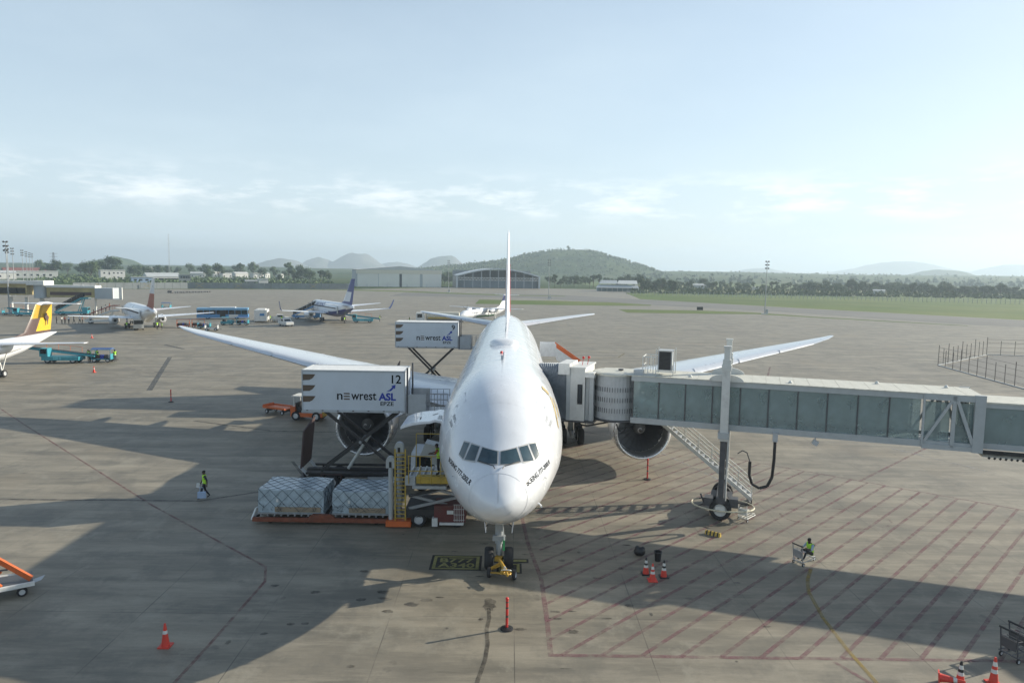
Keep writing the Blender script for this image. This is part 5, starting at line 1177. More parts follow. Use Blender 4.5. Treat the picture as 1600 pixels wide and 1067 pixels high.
# ------------------------------------------------------------------ aircraft parked further off
PW = mat('plane_white', (0.72, 0.74, 0.77), 0.3, coat=0.3, var=0.04, scale=0.5); PB = mat('plane_navy', (0.035, 0.055, 0.22), 0.35, coat=0.3, var=0.06)
PR = mat('plane_brick_red', (0.33, 0.09, 0.05), 0.45, var=0.1); PY = mat('plane_yellow', (0.68, 0.42, 0.03), 0.4, var=0.06); PBR = mat('plane_brown', (0.09, 0.055, 0.05), 0.45, var=0.1); PG = mat('plane_green', (0.02, 0.14, 0.06), 0.5, var=0.1)
WSTRIP = mat('cabin_window', (0.02, 0.022, 0.03), 0.15, var=0.1)
def tube_body(prof, m, parent, paintf=None, mats=None, n=24, name='fuselage'):
    # prof: (y, half width, z top, z bottom)
    b = MB(); rg = []
    for y, hw, zt, zb in prof: rg.append([Vector((hw*math.sin(2*math.pi*i/n), y, (zt+zb)/2+(zt-zb)/2*math.cos(2*math.pi*i/n))) for i in range(n)])
    b.rings(rg)
    if paintf:
        for k, f in enumerate(b.f):
            c = sum((Vector(b.v[i]) for i in f), Vector())/len(f); b.m[k] = paintf(c)
    return b.build(name, mats or m, parent, True, 60)
def spans(sec, s, m, name, parent):
    rg = [[Vector((s*x, yl+t*ch, z+th*k)) for t, k in AF] for x, yl, ch, z, th in sec]; return MB().rings(rg).build(name, m, parent, True, 50)
def finned(sec, m, parent, mats=None, paintf=None, name='fin', off=(0, 0)):
    b = MB(); b.rings([[Vector((th*k, yl+t*ch, z)) for t, k in AF] for z, yl, ch, th in sec])
    if paintf:
        for k, f in enumerate(b.f):
            c = sum((Vector(b.v[i]) for i in f), Vector())/len(f); b.m[k] = paintf(c)
    return b.build(name, mats or m, parent, True, 50)
def jet(label, nose, hd, L_, body_m, body_f, fin_m, fin_f, winglet=None, stabm=PW):
    T = thing('jet_airliner', label, 'airliner', (nose[0], nose[1], 0), math.atan2(hd[0], -hd[1]), 'smaller aircraft on the apron')
    r = 1.88; zc = 3.25
    pr = [(0, .05, 2.9, 2.8), (.4, .6, 3.4, 2.25), (1.2, 1.1, 4.0, 1.85), (2.4, 1.55, 4.75, 1.5), (4, 1.82, 5.1, 1.38), (6, r, zc+r, zc-r)] + [(y, r, zc+r, zc-r) for y in (9, 12, 15, 18, 20.5)] + [(23, 1.8, 5.13, 1.7), (26, 1.45, 5.1, 2.5), (28.5, 1.0, 4.95, 3.2), (30.5, .55, 4.75, 3.75), (L_, .2, 4.5, 4.05)]
    pr = [(y*L_/31.5 if y < L_ else y, a, b_, c) for y, a, b_, c in pr]
    fu = tube_body(pr, body_m[0], T, body_f, body_m)
    for s in (-1, 1):
        b = MB()
        for k in range(34):
            y = 4.5+k*.58; b.box((s*1.86, y, 3.75), (.06, .24, .32))
        b.build('cabin_windows', WSTRIP, fu); fu.children[-1]['kind'] = 'stuff'
        for y in (3.4, 24.6): b = MB(); b.box((s*(1.83 if y < 10 else 1.66), y, 3.4), (.06, .85, 1.75)); b.build('door', GREY, fu)
        b = MB(); b.add([(s*.12, 1.62, 4.33), (s*.9, 1.8, 4.2), (s*1.2, 2.35, 4.28), (s*1.0, 2.5, 4.62), (s*.12, 2.3, 4.73)], [(0, 1, 2, 3, 4)]); b.build('cockpit_window', WSTRIP, fu)
        W = [(1.5, 10.2, 6.2, 2.05, .75), (5, 13.0, 4.0, 2.4, .5), (10, 16.4, 2.5, 2.85, .3), (14.2, 19.3, 1.3, 3.25, .15)]
        wg = spans(W, s, PW, 'wing', T)
        if winglet:
            b = MB(); b.rings([[Vector((s*x, yl+t*ch, z))+Vector((s*k*th, 0, 0)) for t, k in AF] for x, yl, ch, z, th in ((14.1, 19.3, 1.3, 3.2, .1), (14.5, 19.9, 1.1, 4.0, .09), (14.9, 20.9, .6, 5.6, .05))]); b.build('winglet', winglet, wg, True)
        spans([(.4, L_-5.4, 3.6, 4.55, .4), (3.5, L_-3.2, 2.3, 4.9, .26), (6.9, L_-.9, 1.1, 5.3, .12)], s, stabm, 'tailplane', T)
        e = MB(); e.lathe([(.5, .55), (.1, .78), (0, .84), (.3, .95), (1.5, 1.0), (2.8, .85), (3.4, .62), (3.4, .3)], (s*4.8, 10.2, 1.55), 'Y', 20); en = e.build('engine', PW, T, True)
        e = MB(); e.lathe([(.5, .76), (.52, .02)], (s*4.8, 10.2, 1.55), 'Y', 18, False, True); e.build('fan', BLACK, en); e = MB(); e.bb(s*4.8-.12, s*4.8+.12, 11.5, 15, 2.1, 2.7); e.build('pylon', PW, en)
        wm = MB().wheel((0, 0, 0), .55, .36, 'X', 14).mesh('wheel', [RUBBER, RIM], True)
        for x in (2.5, 3.2): inst('wheel', wm, T, (s*x, 16.3, .55))
        b = MB(); b.cyl((s*2.85, 16.3, .5), (s*2.85, 16.0, 2.2), .14); b.build('gear_strut', GEARM, T)
    b = MB(); b.cyl((0, 3.6, .35), (0, 3.5, 1.6), .1); b.build('gear_strut', GEARM, T)
    wn = MB().wheel((0, 0, 0), .36, .22, 'X', 14).mesh('wheel', [RUBBER, RIM], True)
    for x in (-.24, .24): inst('wheel', wn, T, (x, 3.6, .36))
    finned([(4.8, L_-9.5, 8.2, .35), (5.6, L_-7.2, 6.4, .36), (8.0, L_-4.6, 4.6, .28), (11.2, L_-1.6, 2.6, .16)], fin_m[0], T, fin_m, fin_f)
    return T
jet('white jet airliner with brick red fin, seen from behind at left', (-90.6, 143.8), (-.6, .8), 31.0, [PW], None, [PR, PW], lambda c: 1 if c.z > 9.6 and c.z < 10.4 else 0)
AP = jet('jet airliner with blue swoosh and upturned wingtips in the middle distance', (-54.5, 172.0), (-.545, .84), 31.5, [PW, PB], lambda c: 1 if c.z < 2.3+max(0, (c.y-15)*.11) and c.y > 8 else 0, [PB, PW], lambda c: 1 if 5.6+.5*max(0, c.y-27) < c.z+.0*c.y and c.z < 9.6 else 0, PB)
def side_text(T, s, y0, z, txt, size, m, hw=1.9, wd=None):
    def f(u, v):
        y = y0+(u if s > 0 else -u); zz = z+v; return Vector((s*(math.sqrt(max(.01, hw*hw-(zz-3.25)**2))+.03), y, zz))
    lettering('lettering', txt, size, f, m, T, .02, wd)
side_text(AP, 1, 8.0, 3.95, 'AIR PEACE', 1.0, PB, 1.9, 7.0); side_text(AP, -1, 15.0, 3.95, 'AIR PEACE', 1.0, PB, 1.9, 7.0)
def turboprop(label, nose, hd, k, body_m, body_f, fin_m, fin_f, gear_tall, wing_m=PW):
    T = thing('turboprop_airliner', label, 'airliner', (nose[0], nose[1], 0), math.atan2(hd[0], -hd[1]), 'smaller aircraft on the apron', k)
    pr = [(0, .05, 2.3, 2.2), (.5, .55, 2.7, 1.75), (1.6, 1.0, 3.3, 1.4), (3, 1.28, 3.85, 1.2), (5, 1.35, 3.95, 1.15), (9, 1.35, 3.95, 1.15), (13, 1.35, 3.95, 1.15), (17, 1.35, 3.95, 1.15), (21, 1.33, 3.95, 1.2), (24.5, 1.15, 3.98, 1.75), (28, .8, 4.05, 2.6), (31, .42, 4.1, 3.4), (32.8, .1, 4.0, 3.85)]
    fu = tube_body(pr, body_m[0], T, body_f, body_m)
    for s in (-1, 1):
        b = MB()
        for q in range(26): b.box((s*1.34, 5.4+q*.72, 3.0), (.05, .26, .34))
        stuff(b.build('cabin_windows', WSTRIP, fu))
        spans([(.8, 14.0, 3.0, 3.95, .45), (4.4, 14.2, 2.8, 4.02, .42), (9, 14.9, 2.1, 4.12, .3), (14.2, 15.7, 1.1, 4.25, .14)], s, wing_m, 'wing', T)
        b = MB(); b.lathe([(-2.6, .35), (-2.2, .55), (-.5, .72), (2.5, .66), (4.6, .4), (5.6, .12)], (s*4.4, 14.0, 3.45), 'Y', 16, True, True); nc = b.build('engine_nacelle', body_m[0], T, True)
        b = MB(); b.lathe([(-3.2, .03), (-2.9, .2), (-2.55, .27)], (s*4.4, 14.0, 3.45), 'Y', 12, True, True); b.build('spinner', DGREY, nc, True)
        bl = MB().box((0, 0, 1.1), (.05, .16, 1.75), rz=.5).mesh('propeller_blade', BLACK)
        for q in range(6): inst('propeller_blade', bl, nc, (s*4.4, 11.2, 3.45), (0, 2*math.pi*q/6+.2, 0))
        b = MB(); b.beam((s*4.4, 14.6, 3.0), (s*4.4, 15.2, .5), .14); b.beam((s*4.4, 16.2, 2.9), (s*4.4, 15.2, .7), .1); b.build('gear_strut', OFFWHITE, T)
        wm = MB().wheel((0, 0, 0), .45, .28, 'X', 14).mesh('wheel', [RUBBER, RIM], True)
        for x in (4.15, 4.65): inst('wheel', wm, T, (s*x, 15.2, .45))
        spans([(0, 29.6, 2.6, 8.15, .26), (2, 29.9, 2.0, 8.18, .2), (4.7, 30.5, 1.2, 8.2, .1)], s, PW, 'tailplane', T)
    b = MB(); b.lathe([(-.6, .06), (0, .26), (1.8, .24), (3.0, .05)], (0, 29.4, 8.18), 'Y', 12, True, True); b.build('fin_bullet', PW, T, True)
    finned([(3.7, 22.6, 8.8, .2), (4.4, 25.8, 5.8, .3), (6.2, 27.4, 4.6, .26), (8.15, 28.6, 3.6, .22)], fin_m[0], T, fin_m, fin_f)
    b = MB(); b.cyl((0, 2.6, .3), (0, 2.5, 1.5), .08); b.build('gear_strut', OFFWHITE, T)
    wn = MB().wheel((0, 0, 0), .3, .18, 'X', 12).mesh('wheel', [RUBBER, RIM], True)
    for x in (-.2, .2): inst('wheel', wn, T, (x, 2.6, .3))
    return T
QT = turboprop('white turboprop airliner with yellow and brown tail at the left edge', (-66, 44.9), (0, -1), 1.0, [PW], None, [PBR, PY, mat('plane_ochre', (.45, .28, .02), .4)], lambda c: 0 if c.z < 5.0+max(0, (29.5-c.y))*.45 else (2 if c.y < 28.9+(c.z-6)*.55 else 1), 1)
for s in (-1, 1):
    b = MB(); x = s*.30
    P = [(30.2, 6.9), (30.55, 6.85), (30.65, 6.5), (30.9, 6.35), (30.85, 6.0), (30.7, 5.7), (30.6, 5.2), (30.45, 5.2), (30.45, 5.75), (30.15, 6.1), (29.95, 6.5)]
    b.add([(x, y, z) for y, z in P], [tuple(range(len(P)))]); b.build('tail_emblem', PBR, QT)
    b = MB(); n = 14; b.add([(s*(1.15*.78), 24.8+.75*math.cos(2*math.pi*i/n), 3.0+.5*math.sin(2*math.pi*i/n)) for i in range(n)], [tuple(range(n))]); b.build('fuselage_patch', PBR, QT)
turboprop('small white turboprop with green markings partly hidden behind the tailplane', (-12.9, 158.5), (-.48, -.88), .82, [PW, PG], lambda c: 1 if c.z < 1.9 and 8 < c.y < 22 else 0, [PW, PB], lambda c: 1 if c.z > 6.8 else 0, 1)
# ------------------------------------------------------------------ vehicles and people across the apron
wv = MB().wheel((0, 0, 0), .48, .28, 'Y', 14).mesh('wheel', [RUBBER, RIM], True); ws = MB().wheel((0, 0, 0), .33, .2, 'Y', 12).mesh('wheel', [RUBBER, RIM], True)
def wheels(T, xs, hw, me, r):
    for x in xs:
        for y in (-hw, hw): inst('wheel', me, T, (x, y, r))
def apron_bus(label, loc, rz, L_, m1, m2):
    T = thing('apron_bus', label, 'bus', loc, rz, 'apron buses'); h = L_/2
    b = MB(); b.bb(-h, h, -1.45, 1.45, .35, 1.25); b.build('lower_body', m1, T); b = MB(); b.bb(-h+.02, h-.02, -1.44, 1.44, 2.35, 2.9); b.build('roof_body', m2, T)
    b = MB(); b.bb(-h*.5, h*.5, -1.0, 1.0, 2.9, 3.12); b.build('roof_unit', OFFWHITE, T); b = MB(); b.bb(-h+.06, h-.06, -1.40, 1.40, 1.25, 2.35); b.build('glazing', WGLASS, T)
    n = int(L_/1.5)
    for k in range(n+1):
        for y in (-1.43, 1.43): b = MB(); x = -h+.1+k*(L_-.2)/n; b.bb(x-.05, x+.05, y-.02, y+.02, 1.25, 2.35); b.build('pillar', m1 if k < n*.7 else m2, T)
    b = MB(); b.bb(h*.25, h*.62, -1.47, -1.44, .5, 1.2); b.build('side_panel', OFFWHITE, T); b = MB(); b.bb(-h*.1, h*.12, -1.46, -1.445, .5, 2.3); b.build('door', BLACK, T)
    wheels(T, (-h*.58, h*.55), 1.3, wv, .48); return T
apron_bus('blue and white apron bus seen side-on beyond the wing', (-75.0, 161.0, 0), R(14), 12.5, BLUE, mat('bus_pale_blue', (.16, .36, .55), .4))
CB = thing('apron_bus', 'white boxy apron bus seen end-on beside the long blue bus', 'bus', (-62.6, 154.5, 0), R(104), 'apron buses')
b = MB(); b.bb(-3.6, 3.6, -1.5, 1.5, .3, 3.0); b.build('body', OFFWHITE, CB); b = MB(); b.bb(-3.3, 3.3, -1.52, -1.5, 1.2, 2.4); b.bb(-3.3, 3.3, 1.5, 1.52, 1.2, 2.4); b.build('glazing', WGLASS, CB); b = MB(); b.bb(-3.625, -3.602, -.9, .2, 1.6, 2.2); b.build('rear_logo', BLUE, CB); b = MB(); b.bb(-2.0, 2.0, -1.0, 1.0, 3.0, 3.2); b.build('roof_unit', OFFWHITE, CB); wheels(CB, (-2.3, 2.3), 1.35, wv, .48)
def belt_loader(label, loc, rz, m=TURQ):
    T = thing('belt_loader', label, 'belt loader', loc, rz, 'belt loaders')
    b = MB(); b.bb(-2.4, 2.6, -.95, .95, .42, .95); b.build('chassis', m, T); b = MB(); b.bb(-2.6, -1.5, -1.0, 0.1, .95, 2.1); cb = b.build('cab', m, T); b = MB(); b.bb(-2.45, -1.65, -1.015, -1.002, 1.35, 2.0); b.bb(-2.62, -2.602, -.9, 0, 1.35, 2.0); b.build('cab_window', WGLASS, cb)
    b = MB(); b.beam((-4.6, .45, 2.0), (4.2, .45, .95), .8, .3); b.build('conveyor', m, T); b = MB(); b.beam((-4.6, .45, 2.18), (4.2, .45, 1.13), .62, .05); b.build('belt', BLACK, T)
    b = MB()
    for k in range(5): x = -4.2+k*1.6; z = lerp(2.2, 1.2, (x+4.6)/8.8); b.cyl((x, .9, z), (x, .9, z+.7), .025, n=5)
    b.cyl((-4.2, .9, 2.9), (2.2, .9, 2.1), .025, n=5); b.build('guard_rail', ORANGE, T); b = MB(); b.bb(.0, .25, -.97, -.955, .5, .9); b.bb(-.8, -.1, -.97, -.955, .5, .9); b.build('side_panel', mat('pale_turquoise', (.12, .42, .5), .5), T)
    wheels(T, (-1.6, 1.8), .8, wv, .48); return T
belt_loader('turquoise belt loader under the tail of the left turboprop', (-62.6, 73.6, 0), R(4))
belt_loader('turquoise belt loader at the rear of the blue swoosh jet', (-37.2, 155.2, 0), R(8))
def cart(label, loc, rz, m=TURQ, cover=True, group='baggage carts', bags=True):
    T = thing('baggage_cart', label, 'baggage cart', loc, rz, group)
    b = MB(); b.bb(-1.3, 1.3, -.75, .75, .42, .54); b.build('deck', m, T); b = MB(); b.beam((1.3, 0, .4), (2.1, 0, .35), .07); b.build('drawbar', DGREY, T)
    b = MB()
    for x in (-1.27, 1.27):
        for y in (-.72, .72): b.beam((x, y, .54), (x, y, 1.85), .06)
        b.bb(x-.02, x+.02, -.73, .73, .55, 1.2)
    b.beam((-1.27, .72, 1.82), (1.27, .72, 1.82), .05); b.beam((-1.27, -.72, 1.82), (1.27, -.72, 1.82), .05); b.build('frame', m, T)
    if cover: b = MB(); b.add([(-1.32, -.78, 1.85), (1.32, -.78, 1.85), (1.32, .78, 1.85), (-1.32, .78, 1.85), (-1.32, 0, 2.05), (1.32, 0, 2.05)], [(0, 1, 5, 4), (3, 4, 5, 2), (0, 4, 3), (1, 2, 5)]); b.build('canopy', mat('blue_canopy', (.06, .12, .28), .6), T)
    if bags:
        rd = random.Random(int(loc[0]*10))
        for k in range(5): b = MB(); b.box((-.95+k*.48, rd.uniform(-.25, .25), .54+.26), (.42, .7, .52), rz=rd.uniform(-.2, .2)); b.build('suitcase', [BLACK, MAROON, NAVY, DGREY, GREY][k], T)
    wheels(T, (-.9, .9), .65, ws, .33); return T
cart('turquoise baggage cart with blue cover beside the belt loader crew', (-57.7, 74.9, 0), R(8))
cart('orange baggage cart behind the wing tip near the red-tailed jet', (-72.5, 132.5, 0), R(20), ORANGE, False)
cart('orange baggage cart on the far side near the red-tailed jet', (-69.6, 133.5, 0), R(20), ORANGE, False, bags=True)
cart('turquoise open cart left of the grey cart near the bus', (-67.2, 131.0, 0), R(10), TURQ, False)
cart('grey open cart above the left wing tip', (-63.6, 126.3, 0), R(10), GREY, False, bags=False)
cart('turquoise covered container cart behind the small tractor', (-62.9, 142.3, 0), R(5), TURQ, True)
def tug(label, loc, rz, m=TURQ):
    T = thing('baggage_tractor', label, 'tractor', loc, rz, 'baggage tractors')
    b = MB(); b.bb(-1.3, 1.4, -.7, .7, .3, .85); b.bb(.3, 1.4, -.68, .68, .852, 1.2); b.build('body', m, T); b = MB()
    for x in (-1.1, .25):
        for y in (-.62, .62): b.beam((x, y, .85), (x, y, 1.85), .06)
    b.bb(-1.2, .35, -.68, .68, 1.85, 1.92); b.build('canopy', m, T); b = MB(); b.bb(-.9, -.4, -.5, .5, .852, 1.3); b.build('seat', BLACK, T); wheels(T, (-.85, .9), .6, ws, .33); return T
tug('turquoise baggage tractor pulling the container cart near the bus', (-66.4, 141.7, 0), R(5)); tug('dark baggage tractor leading a row of empty far dollies', (-166.5, 325, 0), R(-18), DGREY)
dl = MB().bb(-1.5, 1.5, -.8, .8, .4, .52); dl.beam((1.5, 0, .4), (2.4, 0, .6), .08); dm = dl.mesh('deck', DGREY)
ords = ('first', 'second', 'third', 'fourth', 'fifth', 'sixth')
for k in range(6):
    T = thing('empty_dolly', 'empty dolly in the far row, %s behind the dark tractor' % ords[k], 'dolly', (-164.2+k*1.9, 327.5+k*2.5, 0), R(-30), 'far row of dollies'); inst('deck', dm, T); wheels(T, (-1, 1), .6, ws, .33)
def van(label, loc, rz, m=OFFWHITE, doors=True):
    T = thing('delivery_van', label, 'van', loc, rz); b = MB(); b.ext([(-2.6, .4), (2.5, .4), (2.6, 1.2), (1.7, 1.5), (1.2, 2.35), (-2.6, 2.4)], 'Y', -.95, .95); bd = b.build('body', m, T)
    b = MB(); b.bb(-2.63, -2.605, -.85, .85, 1.3, 2.1); b.build('rear_window', WGLASS, bd); b = MB(); b.bb(.2, 1.3, -.965, -.952, 1.45, 2.1); b.bb(.2, 1.3, .952, .965, 1.45, 2.1); b.build('side_window', WGLASS, bd)
    if doors:
        for y, sg in ((-.95, -1), (.95, 1)): b = MB(); b.bb(-3.4, -2.65, y-.03, y+.03, .5, 2.3); dr = b.build('open_door', m, T); b = MB(); b.bb(-3.3, -2.8, y-.045, y+.045, 1.4, 2.1); b.build('door_window', WGLASS, dr)
    wheels(T, (-1.6, 1.7), .82, ws, .33); return T
van('white van with open rear doors behind the red-tailed jet', (-79.6, 127.0, 0), R(118))
def pickup(label, loc, rz, m=OFFWHITE):
    T = thing('pickup_truck', label, 'pickup', loc, rz, 'pickups'); b = MB(); b.ext([(-2.5, .45), (2.5, .45), (2.55, 1.05), (1.2, 1.15), (.7, 1.75), (-.7, 1.8), (-1.0, 1.15), (-2.5, 1.1)], 'Y', -.9, .9); bd = b.build('body', m, T)
    b = MB(); b.add([(.76, -.75, 1.68), (.76, .75, 1.68), (1.17, .78, 1.2), (1.17, -.78, 1.2)], [(0, 1, 2, 3)]); b.build('windscreen', WGLASS, bd); b = MB(); b.bb(-.6, .55, -.915, -.902, 1.2, 1.65); b.bb(-.6, .55, .902, .915, 1.2, 1.65); b.build('side_window', WGLASS, bd); b = MB(); b.bb(-2.2, -1.1, -.7, .7, 1.09, 1.13); b.build('load_bed', BLACK, bd); wheels(T, (-1.5, 1.6), .8, ws, .33); return T
pickup('white pickup parked alone in front of the blue stairs', (-52.4, 141.2, 0), R(-50)); pickup('white pickup half hidden behind the stairs near the bus', (-58.2, 155, 0), R(20))
def stairs_truck(label, loc, rz, m, rail, top=3.6, k=1.0, panes=True):
    T = thing('stairs_truck', label, 'stairs truck', loc, rz, 'stairs trucks', k)
    b = MB(); b.bb(-3.5, 3.6, -1.0, 1.0, .42, .85); b.build('chassis', m, T); b = MB(); b.bb(2.4, 3.6, -1.0, 1.0, .852, 1.9); cb = b.build('cab', m, T); b = MB(); b.bb(3.602, 3.62, -.85, .85, 1.2, 1.8); b.build('windscreen', WGLASS, cb)
    for y in (-.9, .86): b = MB(); b.ext([(-3.8, .6), (-3.8, .9), (2.2, top+.15), (3.9, top+.15), (3.9, top-.25), (2.3, top-.25)], 'Y', y, y+.06); b.build('stringer', m, T)
    tr = MB().box((0, 0, 0), (.3, 1.7, .05)).mesh('stair_tread', GREY)
    for q in range(16): inst('stair_tread', tr, T, (-3.6+q*.37, 0, .8+q*(top-.85)/15.5))
    b = MB(); b.bb(2.2, 3.9, -.88, .88, top-.05, top+.02); b.build('landing', GREY, T)
    for y in (-.95, .92):
        if panes:
            for q in range(5): b = MB(); x0 = -3.4+q*1.2; f = lambda x: .85+(x+3.8)*(top-.75)/6.0; b.add([(x0+.06, y, f(x0)+.1), (x0+1.12, y, f(x0+1.15)+.1), (x0+1.12, y, f(x0+1.15)+1.15), (x0+.06, y, f(x0)+1.15)], [(0, 1, 2, 3)]); b.build('side_pane', WGLASS, T)
        b = MB(); b.beam((-3.7, y, 1.9), (2.2, y, top+1.2), .07, .12); b.beam((2.2, y, top+1.2), (3.9, y, top+1.2), .07, .12)
        for q in range(6): x = -3.4+q*1.2; b.beam((x, y, .85+(x+3.8)*(top-.75)/6.0), (x, y, 1.9+(x+3.8)*(top-.75)/6.0+.05), .05)
        b.build('balustrade', rail, T)
    b = MB(); b.beam((1.4, -.7, .8), (2.6, -.7, top-.2), .14); b.beam((1.4, .7, .8), (2.6, .7, top-.2), .14); b.build('lift_strut', m, T); wheels(T, (-2.4, 2.4), .85, wv, .48); return T
stairs_truck('blue stairs truck with dark glazed sides at the swoosh jet', (-54.6, 166.0, 0), R(10), BLUE, OFFWHITE)
stairs_truck('turquoise stairs truck below the far yellow bridge', (-117.8, 166.5, 0), R(12), TURQ, DGREY, 4.2, 1.1)
stairs_truck('stairs with red handrails at the red-tailed jet', (-95.4, 141.0, 0), R(16), OFFWHITE, mat('dark_red_rail', (.25, .03, .03), .5), 3.2, .95, False)
belt_loader('turquoise belt loader beneath the far yellow bridge', (-126.5, 160.6, 0), R(5))
cart('turquoise cart standing left of the far mast foot', (-133, 163.5, 0), R(10), TURQ, False, bags=False); cart('turquoise covered cart by the far grey bridge cab', (-108.6, 200, 0), R(5), TURQ, True, bags=False)
FT_ = thing('fuel_truck', 'fuel truck with pale tank behind the tailplane', 'truck', (-17.8, 153.5, 0), R(184)); b = MB(); b.bb(-5.6, 5.4, -1.1, 1.1, .6, .95); b.build('chassis', DGREY, FT_); b = MB(); b.lathe([(-5.4, .6), (-5.2, 1.1), (2.9, 1.1), (3.1, .6)], (0, 0, 2.1), 'X', 18, True, True); b.build('tank', mat('tank_cream', (.55, .52, .42), .4, dirt=.2), FT_, True)
b = MB(); b.bb(3.4, 5.5, -1.15, 1.15, .7, 2.9); cb = b.build('cab', OFFWHITE, FT_); b = MB(); b.bb(5.502, 5.52, -1.0, 1.0, 1.7, 2.6); b.bb(4.0, 5.2, -1.165, -1.152, 1.7, 2.6); b.bb(4.0, 5.2, 1.152, 1.165, 1.7, 2.6); b.build('cab_window', WGLASS, cb); b = MB(); b.bb(-4.5, 2.5, 1.1, 1.13, 1.5, 1.8); b.build('tank_stripe', YELLOW, FT_); wheels(FT_, (-4.2, -3.0, 4.2), 1.0, wv, .48)
cone('small red cone near the belt loader at left', (-53.2, 64.9, 0), 1, .8); cone('small red cone in the open behind the brown-finned turboprop', (-78.3, 107.5, 0), 1, .75)
for lb, x, y, z, rz, pn, sh in (('person in vest standing right of the covered baggage cart', -56.3, 75.5, 0, 40, 'stand', 'dark'), ('person in vest handling bags left of the covered cart', -59.4, 74.7, 0, -80, 'reach', 'white'), ('person in vest between loader and cart, facing away', -58.9, 75.6, 0, 160, 'stand', 'dark'), ('person bending at the foot of the belt loader', -59.9, 75.2, 0, -110, 'reach', 'blue'),
    ('person in bright vest beside the white van, nearer the tail', -75.6, 127.0, 0, 60, 'stand', 'dark'), ('person in bright vest right of the other by the van', -74.2, 126.2, 0, -60, 'stand', 'dark'), ('person in vest left of the white van', -81.6, 126.0, 0, 20, 'stand', 'dark'), ('person in vest standing left of the lone white pickup', -56.3, 150.5, 0, 10, 'stand', 'blue'), ('person in vest at the end of the far belt loader', -33.6, 159.0, 0, 100, 'reach', 'dark'), ('person standing by the tail of the swoosh jet', -41.0, 151.5, 0, 70, 'stand', 'dark'), ('person walking beyond the catering truck toward the fuel truck', -25.0, 153.0, 0, 90, 'walk', 'dark'), ('person with vest standing between carts and bus', -60.0, 153.0, 0, 90, 'stand', 'dark')):
    person(lb, (x, y, z), R(rz), pn, sh)
rd = random.Random(5); cl = ['dark', 'white', 'red', 'blue']
pl_ = ('first', 'second', 'third', 'fourth', 'fifth', 'sixth', 'seventh', 'eighth', 'ninth', 'tenth')
for k in range(8): person('passenger queueing at the red-railed stairs, %s from the left' % pl_[k], (-104.5+k*.95+rd.uniform(-.2, .2), 138.2+k*.25+rd.uniform(-.5, .5), 0), R(rd.uniform(60, 120)), rd.choice(['stand', 'walk']), cl[k % 4], False, 'boarding passengers')
for k in range(6): person('passenger climbing the red-railed stairs, %s from the bottom' % pl_[k], (-97.9+k*.82, 140.4+k*.23, 1.05+k*.40), R(106), 'stand', cl[(k+1) % 4], False, 'boarding passengers')
for k in range(3): person('passenger on the blue stairs truck, %s from the bottom' % pl_[k], (-54.0+k*1.6, 166.1+k*.28, 2.55+k*.55), R(100), 'stand', cl[(k+2) % 4], False, 'boarding passengers')
# ------------------------------------------------------------------ masts
def mast(label, loc, h, heads=3, gear=True):
    T = thing('light_mast', label, 'light mast', loc, 0, 'apron light masts'); b = MB(); b.cyl((0, 0, 0), (0, 0, h-.5), .19, .09, 10); b.build('pole', mat('galvanised', (.33, .35, .36), .5, .4), T, True)
    for k in range(heads):
        z = h-.4-k*1.15
        for s in (-1, 1): b = MB(); b.box((s*.45, -.12, z), (.42, .35, .36), rx=.5); b.build('floodlight', DGREY, T)
        b = MB(); b.bb(-.6, .6, -.05, .05, z-.06, z+.04); b.build('cross_arm', STEEL, T)
    if gear: b = MB(); b.bb(-.9, .9, -.7, .7, 0, .3); b.build('plinth', OFFWHITE, T); b = MB(); b.bb(.4, 1.0, -.3, .3, .3, 1.7); b.build('switch_box', GREY, T)
    return T
mast('tall light mast standing alone on the apron edge at right', (88, 219.5, 0), 18.4)
mast('nearest light mast at the far left edge', (-136.3, 168.5, 0), 19.8); 
for i, (px, D) in enumerate(((19, 250), (27, 300), (42, 345), (48, 395), (53, 440), (57, 470))): mast('light mast left of the yellow bridge, %s beyond the nearest one' % ords[i], ((px-800)/1117*D, D-26, 0), 20, 3, False)
mast('thin light mast between the two hangars', (-36.3, 395.7, 0), 19); mast('thin light mast on the grass in front of the hill', (18.5, 316, 0), 19)
RM = thing('radio_mast', 'very tall thin lattice mast at left', 'mast', (-340, 690, 0)); b = MB()
for s in ((-.6, -.35), (.6, -.35), (0, .7)): b.cyl((s[0], s[1], 0), (s[0]*.6, s[1]*.6, 44), .11, n=5)
b.build('legs', GREY, RM); b = MB()
for k in range(22): b.beam((-.5, -.3, k*2), (.5, -.3, k*2+1), .09); b.beam((.5, -.3, k*2+1), (0, .6, k*2+2), .09)
b.build('lattice', GREY, RM)
PYL = thing('power_pylon', 'lattice power pylon among the left trees', 'pylon', (-455, 690, 0)); b = MB()
for sx in (-1, 1):
    for sy in (-1, 1): b.beam((sx*2, sy*2, 0), (sx*.4, sy*.4, 24), .22)
b.build('legs', DGREY, PYL); b = MB(); [b.beam((-4, 0, z), (4, 0, z), .25) for z in (17, 20, 23)]; b.build('cross_arms', DGREY, PYL)
